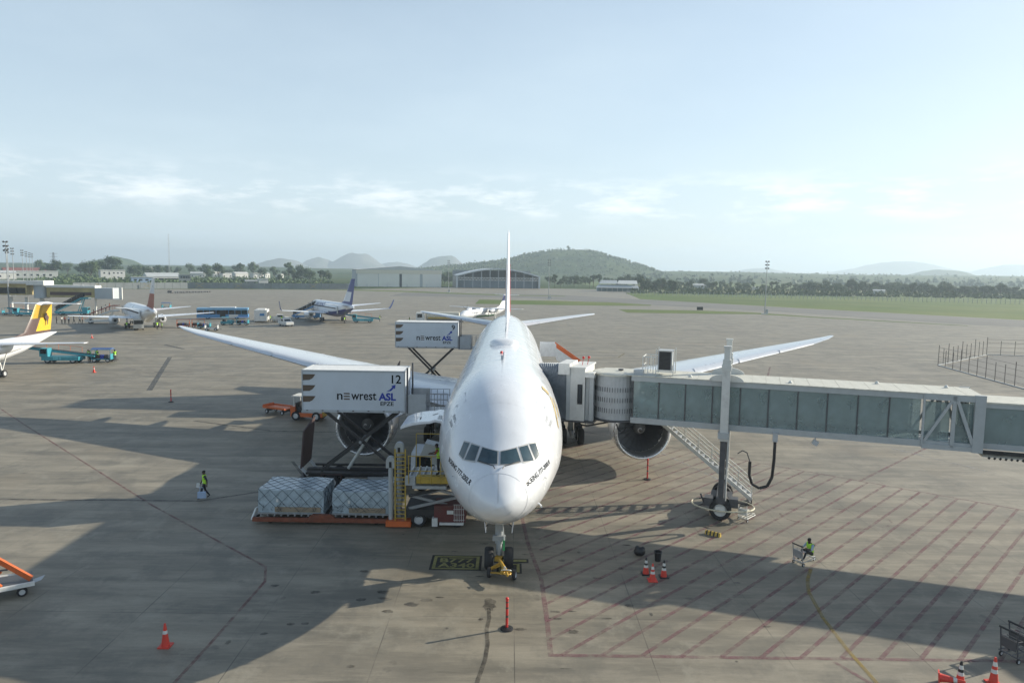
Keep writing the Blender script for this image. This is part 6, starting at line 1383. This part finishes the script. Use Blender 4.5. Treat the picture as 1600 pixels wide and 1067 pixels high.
# ------------------------------------------------------------------ buildings
BW = mat('white_render', (.55, .55, .53), .8, var=.08, scale=.3, dirt=.25); CORR = mat('corrugated_grey', (.40, .435, .46), .55, var=.08, scale=.2, dirt=.12); RTIN = mat('tin_roof', (.52, .54, .53), .5, .2, var=.1, dirt=.2); CONCW = mat('concrete_wall', (.22, .24, .245), .85, var=.15, scale=.2, dirt=.25); DOORW = mat('hangar_door_white', (.74, .73, .67), .55, var=.05, scale=.1)
CREAMB = mat('cream_band', (.68, .64, .53), .7, var=.08); DARKIN = mat('dark_interior', (.04, .05, .06), .9)
HG = thing('hangar', 'big grey hangar with closed white sliding doors', 'hangar', (-111, 491, 0), math.atan2(17, 59)); LH = 62
b = MB(); b.bb(0, LH, 0, 52, 0, 12.4); b.build('wall', CORR, HG); b = MB(); b.add([(-.6, -.6, 12.4), (LH+.6, -.6, 12.4), (LH+.6, 52.6, 12.4), (-.6, 52.6, 12.4), (LH/2, -.6, 15.2), (LH/2, 52.6, 15.2)], [(0, 1, 4), (0, 4, 5, 3), (1, 2, 5, 4), (2, 3, 5)]); b.build('roof', RTIN, HG)
b = MB(); b.bb(-.2, LH+.2, -.5, -.02, 9.6, 12.38); b.build('fascia', CREAMB, HG)
for k in range(4): b = MB(); x = .6+k*15.2; b.bb(x+(1.6 if k >= 2 else 0), x+14.9, -.35 if k % 2 else -.2, -.04, 0.1, 9.6); b.build('sliding_door', DOORW, HG)
b = MB(); b.bb(30.9, 32.6, -.15, -.02, 0, 9.6); b.build('door_gap', DARKIN, HG); b = MB(); b.bb(LH-1.6, LH-.2, -.3, -.02, 0, 12.3); b.build('corner_pier', DOORW, HG)
for k in range(4): b = MB(); b.bb(7+k*14.5, 7.9+k*14.5, -.42, -.36, .1, 2.2); b.build('wicket_door', OFFWHITE, HG)
AH = thing('arched_hangar', 'open-fronted hangar with a pale arched roof', 'hangar', (-40, 503, 0), math.atan2(9, 63)); LA = 63; n = 20
arc = [(LA*i/n, 8.2+5.6*math.sin(math.pi*i/n)) for i in range(n+1)]
b = MB(); vs = [(x, y, z+o) for o in (0, .9) for y in (0, 45) for x, z in arc]; m_ = n+1
b.add(vs, [(2*m_+i, 2*m_+i+1, 3*m_+i+1, 3*m_+i) for i in range(n)]+[(i, m_+i, m_+i+1, i+1) for i in range(n)]+[(i, i+1, 2*m_+i+1, 2*m_+i) for i in range(n)]); b.build('arched_roof', mat('pale_roof', (.52, .56, .58), .5, .1, var=.06), AH, True)
for x in (0, LA-1.2): b = MB(); b.bb(x, x+1.2, 0, 2, 0, 8.6); b.build('portal_leg', mat('pale_roof', (.5, .5, .5)), AH)
b = MB(); b.bb(0, LA, 44, 45, 0, 13); b.bb(0, .5, 2, 44, 0, 8.2); b.bb(LA-.5, LA, 2, 44, 0, 8.2); b.build('wall', mat('hangar_inside', (.2, .22, .23), .8), AH)
for k in range(9): b = MB(); x = 6+k*6.4; b.bb(x-.25, x+.25, .6, 1.1, 0, 8.2+5.4*math.sin(math.pi*x/LA)); b.build('column', CORR, AH)
b = MB(); b.bb(.5, LA-.5, .7, 1.0, 7.4, 7.8); b.bb(.5, LA-.5, .7, 1.0, 5.6, 5.9)
for k in range(26): x = .8+k*2.36; b.beam((x, .85, 5.8), (x+1.18, .85, 7.5), .22); b.beam((x+1.18, .85, 7.5), (x+2.36, .85, 5.8), .22)
b.build('lattice_girder', OFFWHITE, AH); b = MB(); b.bb(1, LA-1, 8, 8.3, 0, 5.6); b.build('inner_wall', mat('blue_grey_door', (.20, .25, .30), .7), AH)
PV = thing('pavilion', 'low pavilion with white and grey tin roof right of the hill foot', 'building', (60, 470, 0), R(-2)); b = MB(); b.bb(1, 27, 1, 12, 0, 3.2); b.build('wall', mat('teal_wall', (.16, .22, .23), .8), PV)
for i, (x0, x1, m) in enumerate(((2, 14.2, RTIN), (14.2, 28, mat('white_roof', (.66, .66, .63), .5)))): b = MB(); b.add([(x0, 0, 5.2), (x1, 0, 5.2), (x1, 5, 7.6), (x0+1.5, 5, 7.6), (x0, 11, 5.2), (x1, 11, 5.2)], [(0, 1, 2, 3), (3, 2, 5, 4), (0, 3, 4), (1, 5, 2)]); b.build('roof', m, PV)
b = MB(); b.add([(-1, -3, 2.6), (29, -3, 2.6), (28, 1, 4.6), (1, 1, 4.6), (-1, -3, 2.4), (29, -3, 2.4)], [(0, 1, 2, 3), (0, 4, 5, 1)]); b.build('veranda_roof', RTIN, PV)
for k in range(9): b = MB(); b.cyl((-.5+k*3.6, -2.8, 0), (-.5+k*3.6, -2.8, 2.6), .12, n=6); b.build('veranda_post', OFFWHITE, PV)
def block(label, loc, rz, w, d, h, m, roofm, wins=(), gable=False, name='building', rows=1):
    T = thing(name, label, 'building', loc, rz, 'distant airport buildings'); b = MB(); b.bb(0, w, 0, d, 0, h); b.build('wall', m, T)
    if gable: b = MB(); b.add([(-.4, -.4, h), (w+.4, -.4, h), (w+.4, d+.4, h), (-.4, d+.4, h), (-.4, d/2, h+d*.22), (w+.4, d/2, h+d*.22)], [(0, 1, 5, 4), (3, 4, 5, 2), (0, 4, 3), (1, 2, 5)]); b.build('roof', roofm, T)
    else: b = MB(); b.bb(-.4, w+.4, -.4, d+.4, h, h+.4); b.build('roof', roofm, T)
    for x, z, ww, hh in wins: b = MB(); b.bb(x, x+ww, -.06, -.002, z, z+hh); b.build('window', WGLASS, T)
    return T
block('white two-storey house with small dark windows left of the sheds', (-354, 594, 0), R(40), 19, 9, 8.0, BW, BW, [(2.2, 5.2, 1.3, 1.2), (6.2, 4.4, 1.0, 2.2), (9.6, 5.2, 1.3, 1.2), (12.8, 5.2, 1.3, 1.2), (15.6, 5.2, 1.3, 1.2), (2.4, 1.4, 1.3, 1.2), (9.8, 1.4, 1.3, 1.2), (13.0, 1.4, 1.3, 1.2)])
block('long tin-roofed shed right of the white two-storey house', (-292, 551, 0), R(40), 25, 14, 4.0, BW, RTIN, [(1, 1.2, 23, 1.6)], True)
block('small grey two-storey control kiosk beside the blast wall', (-246, 507, 0), R(30), 7.5, 5, 6.2, CONCW, CONCW, [(.8, 3.9, 1.2, 1.5), (2.6, 3.9, 1.2, 1.5), (4.4, 3.9, 1.2, 1.5), (6.0, 3.9, 1.0, 1.5), (3.6, .4, 1.0, 2.0)])
block('long pale blue container building behind the blast wall', (-271, 487, 0), R(35), 14, 4, 4.4, mat('pale_blue_wall', (.25, .34, .46), .7), RTIN, [(1.5, 2, 2, 1.2), (5, 2, 2, 1.2), (9, 2, 2, 1.2)])
block('white shipping container left of the hangar', (-180, 487, 0), R(30), 6.5, 4, 4.4, BW, RTIN, [])
block('grey shed roof beside the white shipping container', (-190, 489, 0), R(30), 8, 6, 2.6, CONCW, CONCW, [], True)
block('long low terrace of pale buildings at far left', (-445, 600, 0), R(46), 44, 10, 6.0, mat('weathered_cream_wall', (.36, .38, .37), .8, dirt=.3), RTIN, [(2+k*5, 2, 2, 1.6) for k in range(8)])
block('pale gabled house in front of the far terrace', (-420, 560, 0), R(46), 14, 9, 5.0, BW, RTIN, [(2, 1.6, 1.5, 1.5), (8, 1.6, 1.5, 1.5)], True)
block('red-roofed low building at the far left', (-505, 690, 0), R(45), 40, 14, 5.5, CREAMB, mat('red_tin_roof', (.20, .07, .05), .6, dirt=.2), [(3, 1.5, 30, 1.5)], True)
block('small white hut on the slope above the sheds', (-400, 760, 6), R(38), 9, 6, 4.5, BW, BW, [(1.5, 2, 2, 1.4), (5, 2, 2, 1.4)])
hn = ['nearest the radio mast', 'second right of the radio mast', 'third right of the radio mast', 'fourth right of the radio mast', 'fifth right of the radio mast', 'sixth right of the radio mast', 'left of the rocky hills', 'just left of the big hangar']
for k, (px, D, w_, h_) in enumerate(((302, 760, 12, 5), (312, 800, 9, 4.5), (338, 820, 8, 5), (352, 780, 11, 5.5), (372, 760, 15, 5.5), (400, 790, 14, 6), (418, 830, 8, 5), (442, 860, 6, 4))):
    block('far white house %s' % hn[k], ((px-800)/1117*D, D-26, 0), R(25+7*k), w_, 7, h_, BW, [RTIN, BW, CREAMB][k % 3], [(1, 1.5, 1.4, 1.4), (w_-3, 1.5, 1.4, 1.4)], k % 2 == 0)
block('white-roofed hut in the trees right of the hill', (150, 560, 0), R(-10), 16, 6, 3.5, BW, BW, [], True); block('low white hut beside the tree line at right', (185, 520, 0), R(-10), 7, 5, 3, BW, BW, []); block('tiny white hut among the trees at far right', (252, 470, 0), R(-20), 7, 4, 3.2, BW, BW, [], True)
# blast wall with yellow crosses
BWALL = thing('blast_wall', 'long grey blast wall along the far left apron edge', 'wall', (0, 0, 0)); wp = [(-232, 354), (-221, 366.5), (-190, 396), (-150, 411), (-118, 422), (-100, 429)]
for (a, c) in zip(wp[:-1], wp[1:]):
    d = Vector(c)-Vector(a); n = max(1, int(d.length/4))
    for k in range(n):
        p = Vector(a)+d*((k+.5)/n); b = MB(); b.box((p.x, p.y, 1.75), (d.length/n-.12, .35, 3.5+.15*(k % 2)), rz=math.atan2(d.y, d.x)); b.build('wall_panel', CONCW, BWALL)
for k, t in enumerate(((-222, 362.5), (-205, 379.5), (-183, 396.3), (-163, 404), (-122, 418))):
    b = MB(); z = 1.8; a = math.atan2(16, 40); u = Vector((math.cos(a), math.sin(a), 0)); c = Vector((*t, z))
    b.beam(c-u*2-Vector((0, .5, 1.4)), c+u*2-Vector((0, .5, -1.4)), .35, .12); b.beam(c-u*2-Vector((0, .5, -1.4)), c+u*2-Vector((0, .5, 1.4)), .35, .12); b.build('yellow_cross', YELLOW, BWALL)
# far yellow boarding bridge at the left edge
YB = thing('yellow_bridge', 'far boarding bridge with yellow sides at the left edge', 'boarding bridge', (-128, 170, 0), R(4)); YP = mat('yellow_panel', (.40, .33, .16), .5, var=.3, scale=.3, dirt=.2)
b = MB(); b.bb(-34, -4.6, 1, 5, 5.0, 8.1); b.build('fixed_walkway', YP, YB); b = MB(); b.bb(-34, -4.2, .5, 5.5, 8.1, 8.9); b.build('walkway_roof', OFFWHITE, YB); b = MB(); b.bb(-30, -5, .97, .995, 5.4, 7.0); b.build('walkway_glazing', WGLASS, YB)
b = MB(); b.lathe([(0, 1.9), (3.6, 1.9)], (-1.5, 2.4, 4.2), 'Z', 20, True, True); b.build('rotunda', CORR, YB, True, 30); b = MB(); b.bb(-4.2, .4, 0, 5, 7.8, 9.0); b.build('rotunda_roof', OFFWHITE, YB); b = MB(); b.cyl((-1.5, 2.4, 0), (-1.5, 2.4, 4.2), .6); b.build('rotunda_column', OFFWHITE, YB)
b = MB(); b.bb(.6, 13.4, .9, 3.9, 4.5, 7.2); b.build('tunnel', YP, YB); b = MB(); b.bb(.6, 13.6, .6, 4.2, 7.2, 7.8); b.build('tunnel_roof', OFFWHITE, YB); b = MB(); b.bb(1.5, 12.5, .87, .895, 5.1, 6.0); b.build('tunnel_stripe', PBR, YB)
b = MB(); b.bb(13.6, 18.2, .4, 4.4, 4.2, 7.2); b.build('cab', CORR, YB); b = MB(); b.bb(18.2, 18.5, .3, .7, 4.2, 7.3); b.bb(20.2, 20.9, .3, .7, 4.2, 7.4); b.bb(18.2, 20.9, .3, .7, 4.1, 4.35); b.build('cab_portal', OFFWHITE, YB)
for x in (9.5, 12.8): b = MB(); b.cyl((x, 2.4, 0), (x, 2.4, 7.9), .25); b.build('lift_column', OFFWHITE, YB)
for x in (-14, -10, -6): b = MB(); b.cyl((x, 3, 0), (x, 3, 4.4), .4); b.build('walkway_column', OFFWHITE, YB)
# fenced equipment enclosure at right
EN = thing('fence_enclosure', 'enclosure of thin dark fence posts and wires at right', 'fence', (0, 0, 0)); cs = [(67.7, 84.9), (65.0, 62), (98, 66), (99, 98), (86, 101), (67.7, 84.9)]
FP = mat('fence_post', (.13, .11, .10), .7); pmm = MB().cyl((0, 0, 0), (0, 0, 2.6), .045, n=6).mesh('fence_post', FP); pml = MB().cyl((0, 0, 0), (0, 0, 3.2), .05, n=6).mesh('fence_post', FP); kk = 0
for a, c in zip(cs[:-1], cs[1:]):
    d = Vector(c)-Vector(a); n = max(2, int(d.length/2.2))
    for k in range(n): p = Vector(a)+d*(k/n); inst('fence_post', pml if kk % 3 == 0 else pmm, EN, (p.x, p.y, 0)); kk += 1
    for z in (.6, 1.4, 2.2, 2.85): b = MB(); b.cyl((*a, z), (*c, z), .018, n=4); b.build('fence_wire', FP, EN)
    b = MB(); b.beam((*a, .06), (*c, .06), .15, .1); b.build('fence_kerb', GREY, EN)
sheet('gravel_bed', [(69, 85), (66.5, 63.5), (97, 67.5), (98, 97), (86, 99.5)], .02, ASPH)
# perimeter fence along the field
PF = thing('perimeter_fence', 'pale post fence crossing the grass field at right', 'fence', (0, 0, 0)); a0, a1 = Vector((70, 405)), Vector((330, 318)); n = 130; fpm = MB().bb(-.12, .12, -.06, .06, 0, 2.6).mesh('fence_post', mat('concrete_post', (.36, .38, .33), .8)); d = a1-a0
for k in range(n): p = a0+d*(k/n); inst('fence_post', fpm, PF, (p.x, p.y, 0))
for z in (.8, 1.6, 2.3): b = MB(); b.beam((a0.x, a0.y, z), (a1.x, a1.y, z), .05); b.build('fence_wire', GREY, PF)
sg = thing('direction_sign', 'small black taxiway sign near the grass strip', 'sign', (69.4, 234, 0)); b = MB(); b.bb(-1.1, 1.1, -.12, .12, .3, 1.5); b.build('panel', BLACK, sg); b = MB(); b.bb(-.7, -.6, -.05, .05, 0, .3); b.bb(.6, .7, -.05, .05, 0, .3); b.build('leg', STEEL, sg)
# ------------------------------------------------------------------ hills
def fbm(x, y, s):
    v = 0; a = 1; f = 1
    for k in range(5): v += a*(math.sin(x*f*1.3+s+1.7*k+math.sin(y*f*.9+k))*math.cos(y*f*1.1-s*.7+k*2.1+math.sin(x*f*.7))); a *= .52; f *= 2.03
    return v
def hill(name, cx, cy, rx, ry, prof, m, seed, rough=.05, n=90, rz=0):
    # prof: height along the cross axis as (u in -1..1, z)
    b = MB(); vs = []; ny = n//2
    us = [p[0] for p in prof]; zs = [p[1] for p in prof]; zm = max(zs); c, s = math.cos(rz), math.sin(rz)
    for j in range(ny+1):
        v = -1+2*j/ny
        for i in range(n+1):
            u = -1+2*i/n; z = smooth_interp(u, us, zs)*math.cos(v*math.pi/2)**1.1
            z += zm*rough*fbm(u*5+seed, v*5, seed)*min(1, 3*(1-abs(u)))*(1-v*v); x, y = u*rx, v*ry
            vs.append((cx+x*c-y*s, cy+x*s+y*c, max(z, 0)-1.0*(1 if z < .5 else 0)))
    b.add(vs, [(j*(n+1)+i, j*(n+1)+i+1, (j+1)*(n+1)+i+1, (j+1)*(n+1)+i) for j in range(ny) for i in range(n)]); return struct(b.build(name, m, None, True, 180))
HP = [(-1, 0), (-.72, 15), (-.40, 26), (-.20, 34), (-.02, 47), (.18, 56), (.42, 56), (.58, 45), (.78, 28), (.92, 11), (1, 0)]
hill('hill', 40, 1500, 289, 300, HP, LAND, 2, .04)
def hill_z(x, y):
    u, v = (x-40)/289, (y-1500)/300
    return -5 if abs(u) > .97 or abs(v) > .97 else smooth_interp(u, [p[0] for p in HP], [p[1] for p in HP])*math.cos(v*math.pi/2)**1.1-1.2
for cx_, D_, w_, h_, sd in ((500, 4100, 115, 66, 1), (557, 4200, 205, 98, 2), (620, 4600, 190, 50, 3), (695, 3700, 165, 80, 4), (440, 3700, 165, 52, 6), (535, 4500, 280, 48, 7)):
    hill('distant_hill', (cx_-800)/1117*D_, D_, w_, 300, [(-1, 0), (-.6, h_*.45), (-.3, h_*.86), (0, h_), (.3, h_*.9), (.6, h_*.5), (1, 0)], ROCK, sd, .05, 50)
hill('distant_hill', -622/1117*1900, 1900, 66, 120, [(-1, 0), (-.6, 14), (-.3, 26), (0, 31), (.35, 27), (.7, 14), (1, 0)], LAND, 9, .04, 50)
# gently rising wooded country behind the right-hand tree line
hill('terrain', 900, 1750, 1300, 800, [(-1, 0), (-.7, 10), (-.3, 15), (0, 14.5), (.3, 13), (.7, 11), (1, 8)], LAND, 4, .12, 120)
hill('terrain', -1100, 1900, 1200, 900, [(-1, 10), (-.5, 13), (0, 11), (.5, 9), (1, 0)], LAND, 8, .14, 120)
hill('distant_hill', (1475-800)/1117*2600, 2600, 165, 200, [(-1, 4), (-.5, 18), (-.25, 30), (0, 36), (.2, 35), (.5, 22), (1, 4)], LAND, 12, .05, 60)
for cx_, D_, w_, h_, sd in ((1410, 5200, 640, 116, 21), (1590, 5200, 600, 104, 22), (1190, 5200, 320, 52, 23)): hill('distant_hill', (cx_-800)/1117*D_, D_, w_, 350, [(-1, 0), (-.5, h_*.5), (-.2, h_*.9), (0, h_), (.3, h_*.8), (.6, h_*.5), (1, 0)], ROCK, sd, .05, 50)
# ------------------------------------------------------------------ trees
LEAF = [mat('foliage_deep', (.042, .074, .024), .8, var=.35, scale=.5), mat('foliage_mid', (.068, .108, .034), .8, var=.35, scale=.5), mat('foliage_olive', (.088, .112, .045), .8, var=.3, scale=.5)]; BARK = mat('bark', (.10, .075, .055), .9, var=.2)
def tree_proto(seed, h, spread, trunk_f, lobes, leaves=1500, ls=.42):
    rd = random.Random(seed); t = MB(); th = h*trunk_f
    t.cyl((0, 0, -.3), (0.1, 0, th), .035*h*.5, .02*h*.5, 8); cs_ = []
    for k in range(lobes):
        a = 2*math.pi*k/lobes+rd.uniform(-.4, .4); rr = spread*rd.uniform(.2, .68); z = lerp(th+.1*h, h*.86, rd.random()); c = Vector((rr*math.cos(a), rr*math.sin(a), z)); cs_.append((c, spread*rd.uniform(.28, .48)))
        t.cyl((0.1, 0, th*rd.uniform(.75, 1)), c, .012*h*.5+.04, .03, 5)
    cs_.append((Vector((0, 0, h*.82)), spread*.42)); lf = MB()
    for k in range(leaves):
        c, r = rd.choice(cs_); d = Vector((rd.gauss(0, 1), rd.gauss(0, 1), rd.gauss(0, .8))).normalized(); p = c+d*r*(rd.random()**.45)*rd.uniform(.85, 1.15)
        s = ls*rd.uniform(.6, 1.3); n = (d+Vector((rd.uniform(-.8, .8), rd.uniform(-.8, .8), rd.uniform(-.2, .9)))).normalized(); u = n.cross(Vector((0, 0, 1)) if abs(n.z) < .9 else Vector((1, 0, 0))).normalized(); v = n.cross(u)
        a = rd.uniform(0, 3.14); u, v = u*math.cos(a)+v*math.sin(a), v*math.cos(a)-u*math.sin(a); lf.add([p-u*s-v*s*.5, p+u*s*.2-v*s*.7, p+u*s+v*s*.3, p-u*s*.3+v*s*.7], [(0, 1, 2, 3)])
    me = bpy.data.meshes.new('crown'); me.from_pydata(lf.v, [], lf.f)
    return t.mesh('trunk', BARK, True), me
PROTO = []
for sd, h, sp, tf, lo in ((1, 12, 6.2, .25, 11), (2, 13, 5.0, .30, 10), (3, 10, 6.5, .22, 12), (4, 15, 3.6, .32, 9), (5, 9, 4.6, .25, 9)):
    t_, c_ = tree_proto(sd, h, sp, tf, lo)
    for q in range(3): c2 = c_.copy(); c2.materials.append(LEAF[q]); PROTO.append((t_, c2))
TREES = {}
def tree(label, x, y, k, sx=1.0, sz=1.0, pr=0, group='trees beyond the apron', z=0):
    T = thing('tree', label, 'tree', (x, y, z), random.uniform(0, 6.28), group); T.scale = (k*sx, k*sx, k*sz); inst('trunk', PROTO[pr][0], T); inst('crown', PROTO[pr][1], T); return T
rd = random.Random(42)
for i, (px, D, k, pr) in enumerate(((90, 690, 1.35, 3), (75, 700, .9, 0), (147, 640, 1.35, 1), (178, 700, 1.75, 0), (214, 720, 1.2, 6), (235, 730, 1.0, 0), (345, 720, 1.3, 3), (330, 700, .9, 1), (380, 800, 1.2, 9), (462, 640, 1.0, 0), (475, 650, 1.25, 6), (487, 640, .9, 1), (505, 620, .8, 9), (515, 600, .9, 3), (440, 660, .7, 12), (455, 760, 1.3, 10))):
    lb = ['tall round tree left of the pylon', 'low spreading tree at the far left', 'dark tree left of the white two-storey house', 'broad dark tree behind the white two-storey house', 'rounded tree right of the white two-storey house', 'small tree beside the radio mast foot', 'tall tree among the far white houses', 'shorter tree left of the tall one among far houses', 'slim dark tree behind the far houses', 'leaning tree left of the big hangar', 'broad tree just left of the big hangar', 'low tree nearest the hangar side wall', 'thin tree by the hangar corner', 'bushy tree touching the hangar corner', 'small shrub-like tree on the left bank', 'tall slim tree behind the left bank'][i]
    tree(lb, (px-800)/1117*D, D-26, k, 1.1, 1.0, pr)
NT = 0
def cluster(n, px0, px1, d0, d1, k0, k1, what, prs, seed):
    rd = random.Random(seed)
    for i in range(n):
        px = lerp(px0, px1, (i+rd.uniform(.1, .9))/n); D = rd.uniform(d0, d1); tree(what, (px-800)/1117*D, D-26, rd.uniform(k0, k1), rd.uniform(.9, 1.25), rd.uniform(.8, 1.1), rd.choice(prs), what.replace('tree ', 'trees ', 1))
cluster(38, 1010, 1255, 540, 620, .36, .7, 'tree in the thin mixed row right of the hill', [0, 1, 4, 9, 10, 13], 11)
cluster(36, 1255, 1450, 520, 590, .5, .85, 'tree in the dense tall row at right', [0, 3, 4, 6, 7, 1], 12)
cluster(28, 1450, 1610, 500, 560, .5, .85, 'tree in the dark grove at the right edge', [0, 3, 6, 0], 13)
cluster(22, 860, 1010, 560, 660, .55, .95, 'tree at the foot of the green hill', [0, 1, 3, 9, 10], 14)
cluster(9, 1000, 1060, 480, 520, .5, .9, 'bushy tree beside the pavilion', [0, 3, 12], 15)
cluster(16, 640, 720, 620, 700, .6, 1.0, 'tree behind the gap between the hangars', [0, 1, 3], 16)
cluster(24, 60, 500, 760, 900, .8, 1.4, 'tree in the scattered row behind the far houses', [0, 1, 3, 6, 4], 17)
for lb, px, D, k, z in (('lone tree on top of the green hill', 890, 1500, 1.0, 54), ('lone tree on the right shoulder of the green hill', 1024, 1480, .8, 14)): tree(lb, (px-800)/1117*D, D, k, .8, 1.0, 1, None, z)
# scrub: nobody could count it
def scrub(name, pts, n, s0, s1, seed, zf=lambda x, y: 0):
    rd = random.Random(seed); lf = MB()
    for k in range(n):
        x, y = pts(rd)
        for q in range(7):
            p = Vector((x+rd.gauss(0, 1.2), y+rd.gauss(0, 1.2), zf(x, y)+abs(rd.gauss(.5, .8))*s1)); s = rd.uniform(s0, s1); a = rd.uniform(0, 3.14); u = Vector((math.cos(a), math.sin(a), rd.uniform(-.3, .3)))*s; v = Vector((rd.uniform(-.4, .4), rd.uniform(-.4, .4), 1))*s*.8; lf.add([p-u-v*.5, p+u*.4-v, p+u+v*.4, p-u*.2+v], [(0, 1, 2, 3)])
    o = lf.build(name, LEAF[seed % 3]); tag(o, 'low green scrub and bushes', 'scrub'); return stuff(o)
scrub('scrub', lambda r: ((lambda px, D: ((px-800)/1117*D, D-26))(r.uniform(60, 520), r.uniform(500, 760))), 800, .5, 1.2, 1)
scrub('scrub', lambda r: ((lambda px, D: ((px-800)/1117*D, D-26))(r.uniform(990, 1640), r.uniform(455, 620))), 1500, .6, 1.3, 2)
scrub('scrub', lambda r: ((lambda px, D: ((px-800)/1117*D, D-26))(r.uniform(1000, 1620), r.uniform(950, 2100))), 900, 1.4, 3.2, 3, lambda x, y: max(0, min(11, (y-950)*.010)))
scrub('scrub', lambda r: (r.uniform(-210, 310), r.uniform(1210, 1490)), 1500, .8, 1.9, 4, hill_z)
# ------------------------------------------------------------------ haze
hz = MB(); hz.bb(-5200, 5200, -400, 5600, -2, 125)
hm = bpy.data.materials.new('haze_air'); hm.use_nodes = True; t = hm.node_tree; t.nodes.remove(t.nodes['Principled BSDF'])
pv = t.nodes.new('ShaderNodeVolumePrincipled'); pv.inputs['Color'].default_value = (0.72, 0.88, 1.0, 1); pv.inputs['Density'].default_value = 3.0e-4; pv.inputs['Anisotropy'].default_value = 0.3
t.links.new(pv.outputs[0], t.nodes['Material Output'].inputs['Volume'])
stuff(hz.build('haze', hm))
